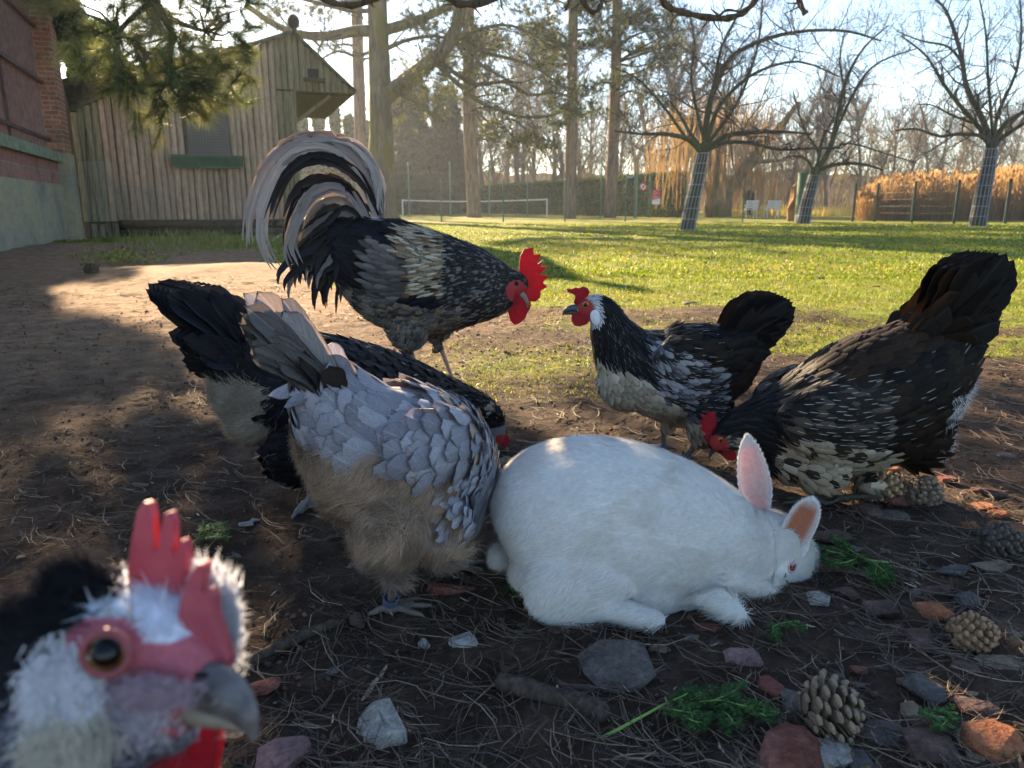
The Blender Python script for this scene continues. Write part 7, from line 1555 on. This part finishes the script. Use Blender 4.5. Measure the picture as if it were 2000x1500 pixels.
# ---- carrot tops
M_sprig = leafmat('carrot_top_leaves', (.85, .85, .85), (1.15, 1.15, 1.15), .3); M_stem = simple('pale_green_stem', (.20, .36, .07), .5, .4, .15, 60)
def sprig(name_label, stem, leafpaths, scale, seed, dark=1.0, thick=.0022, lift=.02):
    r = np.random.default_rng(seed); g0 = G(*stem[0]); root = empty('carrot_top', g0, name_label, 'leaf', 'green carrot tops dropped on the soil')
    def path(pl, h0, h1):
        P = []
        for i, (x, y) in enumerate(pl):
            z_ = h0+(h1-h0)*math.sin(math.pi*i/(len(pl)-1)*.8); q = G(x, y, z_); q.z = ghf(q.x, q.y)+z_; P.append(q)
        return smoothpoly(P, 4)
    b = MB(); S0 = path(stem, .004, .004+lift*.5); b.tube(S0, lin(thick, thick*.6, len(S0)), 7)
    V, Fq, Cc = [], [], []
    for pl in leafpaths:
        P = path(pl, .006, .006+lift); b.tube(P, lin(thick*.5, thick*.18, len(P)), 5, caps=False); L = sum((a-c).length for a, c in zip(P[:-1], P[1:])); n = max(6, int(L/.0055))
        for i in range(n):
            t = .15+.85*i/n; p, d = lerp_poly(P, min(t, .999)); sdv = d.cross(UZ).normalized()*(1 if i % 2 else -1); out = (d*.6+sdv+UZ*r.normal()*.25).normalized(); l2 = scale*.022*(1.15-t)*r.uniform(.7, 1.2)
            for k in range(6):
                q = p+out*l2*k/5
                for sg_ in (-1, 1):
                    o2 = (out*.8+out.cross(UZ).normalized()*sg_+UZ*r.normal()*.35).normalized(); l3 = scale*.0085*(1.1-.13*k)*r.uniform(.7, 1.3); w_ = l3*.2; s2 = o2.cross(UZ).normalized()*w_
                    bi = len(V); V += [q, q+o2*l3*.5+s2, q+o2*l3, q+o2*l3*.5-s2]; Fq.append((bi, bi+1, bi+2, bi+3)); c = np.array([(.03, .085, .02), (.05, .13, .028), (.02, .06, .018)][r.integers(3)])*dark; Cc += [c]*4
    b.build('stem', M_stem, root, smooth=True); link('leaflets', npmesh('leaflets', np.array([tuple(v) for v in V]), np.array(Fq), {'ca': np.array(Cc)}, False), M_sprig, root)
sprig('long carrot top with a pale stem lying at the bottom right of centre', [(1160, 1442), (1200, 1422), (1245, 1398), (1300, 1368)], [[(1300, 1368), (1340, 1350), (1355, 1338)], [(1290, 1375), (1345, 1385), (1390, 1392)], [(1330, 1372), (1400, 1362), (1460, 1375), (1522, 1388)], [(1350, 1378), (1420, 1352), (1450, 1332)], [(1340, 1366), (1370, 1350), (1350, 1340)], [(1400, 1372), (1430, 1400), (1420, 1415)], [(1450, 1380), (1490, 1390), (1500, 1400)], [(1310, 1372), (1350, 1400), (1380, 1405)]], 1.05, 1)
sprig('carrot top lying right of the rabbit face', [(1740, 1102), (1700, 1096), (1660, 1084)], [[(1660, 1084), (1625, 1078), (1592, 1065)], [(1670, 1086), (1650, 1062), (1625, 1050)], [(1700, 1096), (1725, 1115), (1740, 1135)], [(1680, 1090), (1640, 1100), (1605, 1090)], [(1715, 1098), (1710, 1120), (1722, 1140)], [(1690, 1092), (1660, 1075), (1640, 1060)]], 1.1, 2)
sprig('small bright green carrot top on the soil left of the grey hen', [(372, 1080), (376, 1060), (398, 1045)], [[(398, 1045), (415, 1030), (440, 1022)], [(392, 1050), (420, 1048), (445, 1050)], [(385, 1055), (395, 1035), (412, 1025)], [(400, 1042), (428, 1036), (444, 1040)]], 1.0, 3, 1.5, .0018)
sprig('green carrot top at the left edge above the blurred hen', [(78, 1218), (40, 1226), (-5, 1236)], [[(20, 1230), (12, 1205), (20, 1185)], [(35, 1227), (40, 1205), (30, 1190)], [(10, 1232), (-10, 1245), (-20, 1260)], [(40, 1228), (20, 1245), (0, 1255)]], .9, 4, 1.2, .0018)
sprig('tiny green leaf scrap under the rabbit chin', [(1560, 1212), (1530, 1214)], [[(1530, 1214), (1510, 1222), (1518, 1245)], [(1540, 1213), (1555, 1220), (1572, 1222)]], .8, 5, 1.1, .0012)
sprig('small bright green tuft beside the pointed blue slate', [(1872, 1408), (1845, 1410)], [[(1845, 1410), (1820, 1400), (1802, 1392)], [(1850, 1410), (1840, 1420), (1830, 1424)], [(1855, 1409), (1850, 1395), (1842, 1392)]], .8, 6, 1.5, .0012)
sprig('dark green leaf scraps in shadow under the rabbit tail', [(1000, 1165), (1025, 1162)], [[(1025, 1162), (1045, 1170), (1062, 1180)], [(1010, 1165), (1000, 1150), (985, 1145)]], .9, 7, .6, .0012)
# ---- chopped beet scraps
r = np.random.default_rng(12); b = MB()
for i in range(46):
    g = G(r.normal(985, 16), r.normal(950, 13)); g.z = ghf(g.x, g.y)+r.uniform(.004, .016); s = r.uniform(.004, .010); d = Matrix.Rotation(r.uniform(0, 6), 3, Vector(r.normal(size=3)).normalized()) @ Matrix.Diagonal((1, .8, .35)); col = [(.50, .10, .10), (.55, .12, .25), (.62, .45, .60), (.60, .55, .62), (.55, .2, .12)][r.integers(5)]
    b.ell(g, (s, s, s), 5, 4, d, col)
o = b.build('food_scraps', attrmat('beet_scraps', .5, .4, .1), colors=True); tag(o, 'pink and red chopped beet scraps between the grey hen and the rabbit', 'food scraps', None, 'stuff')
# ---- pine needle litter
def strips(name, P, yaw, L, W, cols, mat, label, cat_, lift=.003, arc=.25, tilt=.08, seed=1, segs=4, zfun=True):
    r = np.random.default_rng(seed); n = len(P); x, y = P[:, 0], P[:, 1]; dx, dy = np.cos(yaw), np.sin(yaw); rows = []; bd = r.normal(size=n)*arc; tl = r.normal(size=n)*tilt
    for i in range(segs):
        s_ = (i/(segs-1)-.5)*L; off = bd*L*((i/(segs-1)-.5)**2*4-.3)*.5; cx = x+dx*s_-dy*off; cy_ = y+dy*s_+dx*off; cz = gh_(x, y)+(soilz(x, y) if zfun else 0)+lift+np.abs(tl*s_)*1.0+r.uniform(0, .004, n)*0+P[:, 2]
        w_ = W*.5*(1 if 0 < i < segs-1 else .45); rows += [np.stack([cx-dy*w_, cy_+dx*w_, cz], 1), np.stack([cx+dy*w_, cy_-dx*w_, cz+W*.3], 1)]
    V = np.stack(rows, 1); K = 2*segs; q = np.array([[2*i, 2*i+1, 2*i+3, 2*i+2] for i in range(segs-1)]); Fq = (np.arange(n)[:, None, None]*K+q[None]).reshape(-1, 4); c = np.asarray(cols)[r.integers(0, len(cols), n)]*r.uniform(.6, 1.25, (n, 1))
    o = link(name, npmesh(name, V.reshape(-1, 3), Fq, {'ca': np.repeat(c, K, 0)}, False), mat); tag(o, label, cat_, None, 'stuff'); return o
def soilz(x, y):
    soil = 1-sm(y, 3.5, 7); return soil*((fbm(x*14, y*14, 4, 41, .6)-.5)*.020+np.abs(fbm(x*38, y*38, 3, 43)-.5)*.012)+(1-soil)*(fbm(x*3, y*3, 3, 44)-.5)*.05
M_nl = attrmat('dry_needles', .75, .25, .1, 0, 100, .2)
r = np.random.default_rng(70); N = 17000; y = .42+5.2*r.random(N)**2.0; x = (r.random(N)*2-1)*(.75*y+.5)+.0
dens = sm(fbm(x*2.2, y*2.2, 3, 71), .32, .6)*.85+.15; k = r.random(N) < dens*(1-.75*sm(lawn(x, y), .2, .6)); x, y = x[k], y[k]; n = len(x)
P = np.stack([x, y, r.random(n)**2*.007], 1); yaw = r.uniform(0, math.pi, n); L = r.uniform(.03, .105, n)
strips('needle_litter', P, yaw, L, .0008+.0006*y, [(.12, .085, .062), (.19, .14, .10), (.08, .056, .043), (.10, .08, .07), (.30, .225, .155)], M_nl, 'dry fallen pine needles scattered over the bare soil', 'needles', .002, .35, .10, 72)
k = np.arange(0, n, 2)[:n//2]; P2 = P[k]+[0, 0, .0008]; strips('needle_pairs', P2, yaw[k]+r.uniform(-.16, .16, len(k)), L[k], .0008+.0006*y[k], [(.13, .095, .068), (.20, .15, .105), (.09, .065, .05)], M_nl, 'second layer of paired dry pine needles on the soil', 'needles', .0025, .35, .12, 73)
N = 900; y = .45+3.4*r.random(N)**1.7; x = (r.random(N)*2-1)*(.75*y+.4); P = np.stack([x, y, np.zeros(N)+.001], 1); strips('straw_bits', P, r.uniform(0, 3.14, N), r.uniform(.006, .02, N), .0022, [(.42, .35, .24), (.5, .43, .31), (.3, .24, .17), (.26, .13, .08)], M_nl, 'short pale straw and wood chips strewn on the soil', 'wood chips', .003, .1, .1, 74)
N = 55; y = .6+2.8*r.random(N)**1.3; x = (r.random(N)*2-1)*(.72*y+.2); P = np.stack([x, y, np.zeros(N)+.002], 1); strips('dead_leaves', P, r.uniform(0, 3.14, N), r.uniform(.02, .04, N), r.uniform(.006, .013, N)[:, None][:, 0], [(.12, .075, .045), (.17, .105, .065), (.09, .06, .045)], M_nl, 'small curled dead brown leaves among the needles', 'dead leaves', .005, .4, .5, 75)
# crumbs
N = 26000; y = .42+4.6*r.random(N)**1.9; x = (r.random(N)*2-1)*(.75*y+.5); k = r.random(N) < .25+.75*sm(fbm(x*3, y*3, 3, 78), .4, .6); x, y = x[k], y[k]; n = len(x); s = (.0012+.0035*r.random(n)**3)*(1+.12*y)
big = r.random(n) < .02; s[big] *= 2.1
oc = np.array([(1, 0, 0), (-1, 0, 0), (0, 1, 0), (0, -1, 0), (0, 0, .8), (0, 0, -.8)], float); q = oc[None]*s[:, None, None]*r.uniform(.6, 1.4, (n, 6, 1)); a = r.uniform(0, 6.28, n); ca_, sa_ = np.cos(a)[:, None], np.sin(a)[:, None]
V = np.stack([q[..., 0]*ca_-q[..., 1]*sa_, q[..., 0]*sa_+q[..., 1]*ca_, q[..., 2]], -1)+np.stack([x, y, gh_(x, y)+soilz(x, y)+s*.3], 1)[:, None]
Ft = np.array([(0, 2, 4), (2, 1, 4), (1, 3, 4), (3, 0, 4), (2, 0, 5), (1, 2, 5), (3, 1, 5), (0, 3, 5)]); Fq = (np.arange(n)[:, None, None]*6+Ft[None]).reshape(-1, 3)
cc = np.asarray([(.10, .066, .048), (.14, .095, .07), (.07, .05, .04), (.2, .16, .13), (.2, .1, .075)])[r.choice(5, n, p=[.42, .3, .2, .05, .03])]
o = link('soil_crumbs', npmesh('soil_crumbs', V.reshape(-1, 3), Fq, {'ca': np.repeat(cc, 6, 0)}, False), attrmat('soil_crumb', .95, .1, 0, 0, 50, .2)); tag(o, 'crumbs of soil and grit lying over the bare ground', 'soil crumbs', None, 'stuff')
# ---- grass
M_gr = leafmat('grass_blades', (.8, .85, .8), (1.2, 1.15, 1.1), .45, .5, (1.5, 1.35, .6))
def grass(N, y0, y1, pw, hh, ww, seed, lab, thr=.18):
    r = np.random.default_rng(seed); y = y0+(y1-y0)*r.random(N)**pw; x = (r.random(N)*2-1)*(.78*y+.3); g = lawn(x, y); tuft = sm(fbm(x*9, y*9, 2, seed), .35, .6); k = (g > thr) & (r.random(N) < g*(.3+.7*tuft)); x, y, g = x[k], y[k], g[k]; n = len(x)
    h = hh*r.uniform(.5, 1.4, n)*(.45+.55*g)*(1+.03*y); w_ = ww*(1+.16*y)*r.uniform(.7, 1.2, n); a = r.uniform(0, 3.14, n); d = r.normal(size=(n, 2))*.55; z_ = gh_(x, y)+soilz(x, y)-.003
    b0 = np.stack([x, y, z_], 1); s_ = np.stack([np.cos(a)*w_*.5, np.sin(a)*w_*.5, np.zeros(n)], 1); m_ = b0+np.stack([d[:, 0]*h*.35, d[:, 1]*h*.35, h*.6], 1); t_ = b0+np.stack([d[:, 0]*h, d[:, 1]*h, h*.85], 1)
    V = np.stack([b0-s_, b0+s_, m_+s_*.8, m_-s_*.8, t_], 1); Fq = (np.arange(n)[:, None, None]*5+np.array([[0, 1, 2], [0, 2, 3], [3, 2, 4]])[None]).reshape(-1, 3)
    c = np.array([(.11, .175, .028), (.17, .235, .04), (.08, .125, .02), (.27, .25, .08)])[r.choice(4, n, p=[.38, .3, .2, .12])]*r.uniform(.7, 1.3, (n, 1)); o = link('grass', npmesh('grass', V.reshape(-1, 3), Fq, {'ca': np.repeat(c, 5, 0)}, False), M_gr); tag(o, lab, 'grass', None, 'stuff')
grass(190000, 1.7, 6.5, 1.5, .021, .0025, 200, 'short bright grass blades growing in patches on the near lawn'); grass(150000, 6.0, 26, 1.4, .024, .0055, 201, 'short lawn grass stretching back to the wire fence', .25)
# weeds near the hut
r = np.random.default_rng(15); P, Dn = [], []
for i in range(26):
    g = G(r.uniform(160, 310), r.uniform(494, 520)); P += [g+Vector((r.normal()*.07, r.normal()*.1, r.uniform(.0, .07))) for _ in range(22)]
o = leaves('low_weeds', [tuple(p) for p in P], .05, [(.26, .24, .06), (.34, .30, .10), (.16, .17, .05)], M_leaf, wr=.5); tag(o, 'low yellow green weeds catching light before the hut', 'weeds', None, 'stuff')
P = []
for i in range(60):
    g = G(r.uniform(250, 560), r.uniform(468, 500)); P += [g+Vector((r.normal()*.12, r.normal()*.12, r.uniform(0, .12))) for _ in range(26)]
o = leaves('grass_tufts', [tuple(p) for p in P], .11, [(.11, .16, .03), (.16, .20, .05), (.26, .24, .12)], M_leaf, dirs=np.tile([(0, 0, 2.0)], (len(P), 1)), wr=.09); tag(o, 'longer grass tufts along the foot of the hut', 'grass', None, 'stuff')
b = MB()
for px, py, tx, ty in ((207, 500, 200, 476), (215, 508, 213, 487), (228, 500, 234, 482), (248, 505, 258, 476), (262, 512, 268, 490), (316, 462, 308, 448), (345, 478, 325, 450), (418, 470, 418, 450), (480, 470, 472, 453), (350, 480, 335, 455)):
    g = G(px, py); q = PY(tx, ty, g.y); b.tube([g, g.lerp(q, .5)+rv(.01), q], [.006, .005, .003], 5)
o = b.build('dry_stalks', M_straw); tag(o, 'dry broken weed stalks standing before the hut', 'stalks', None, 'stuff')
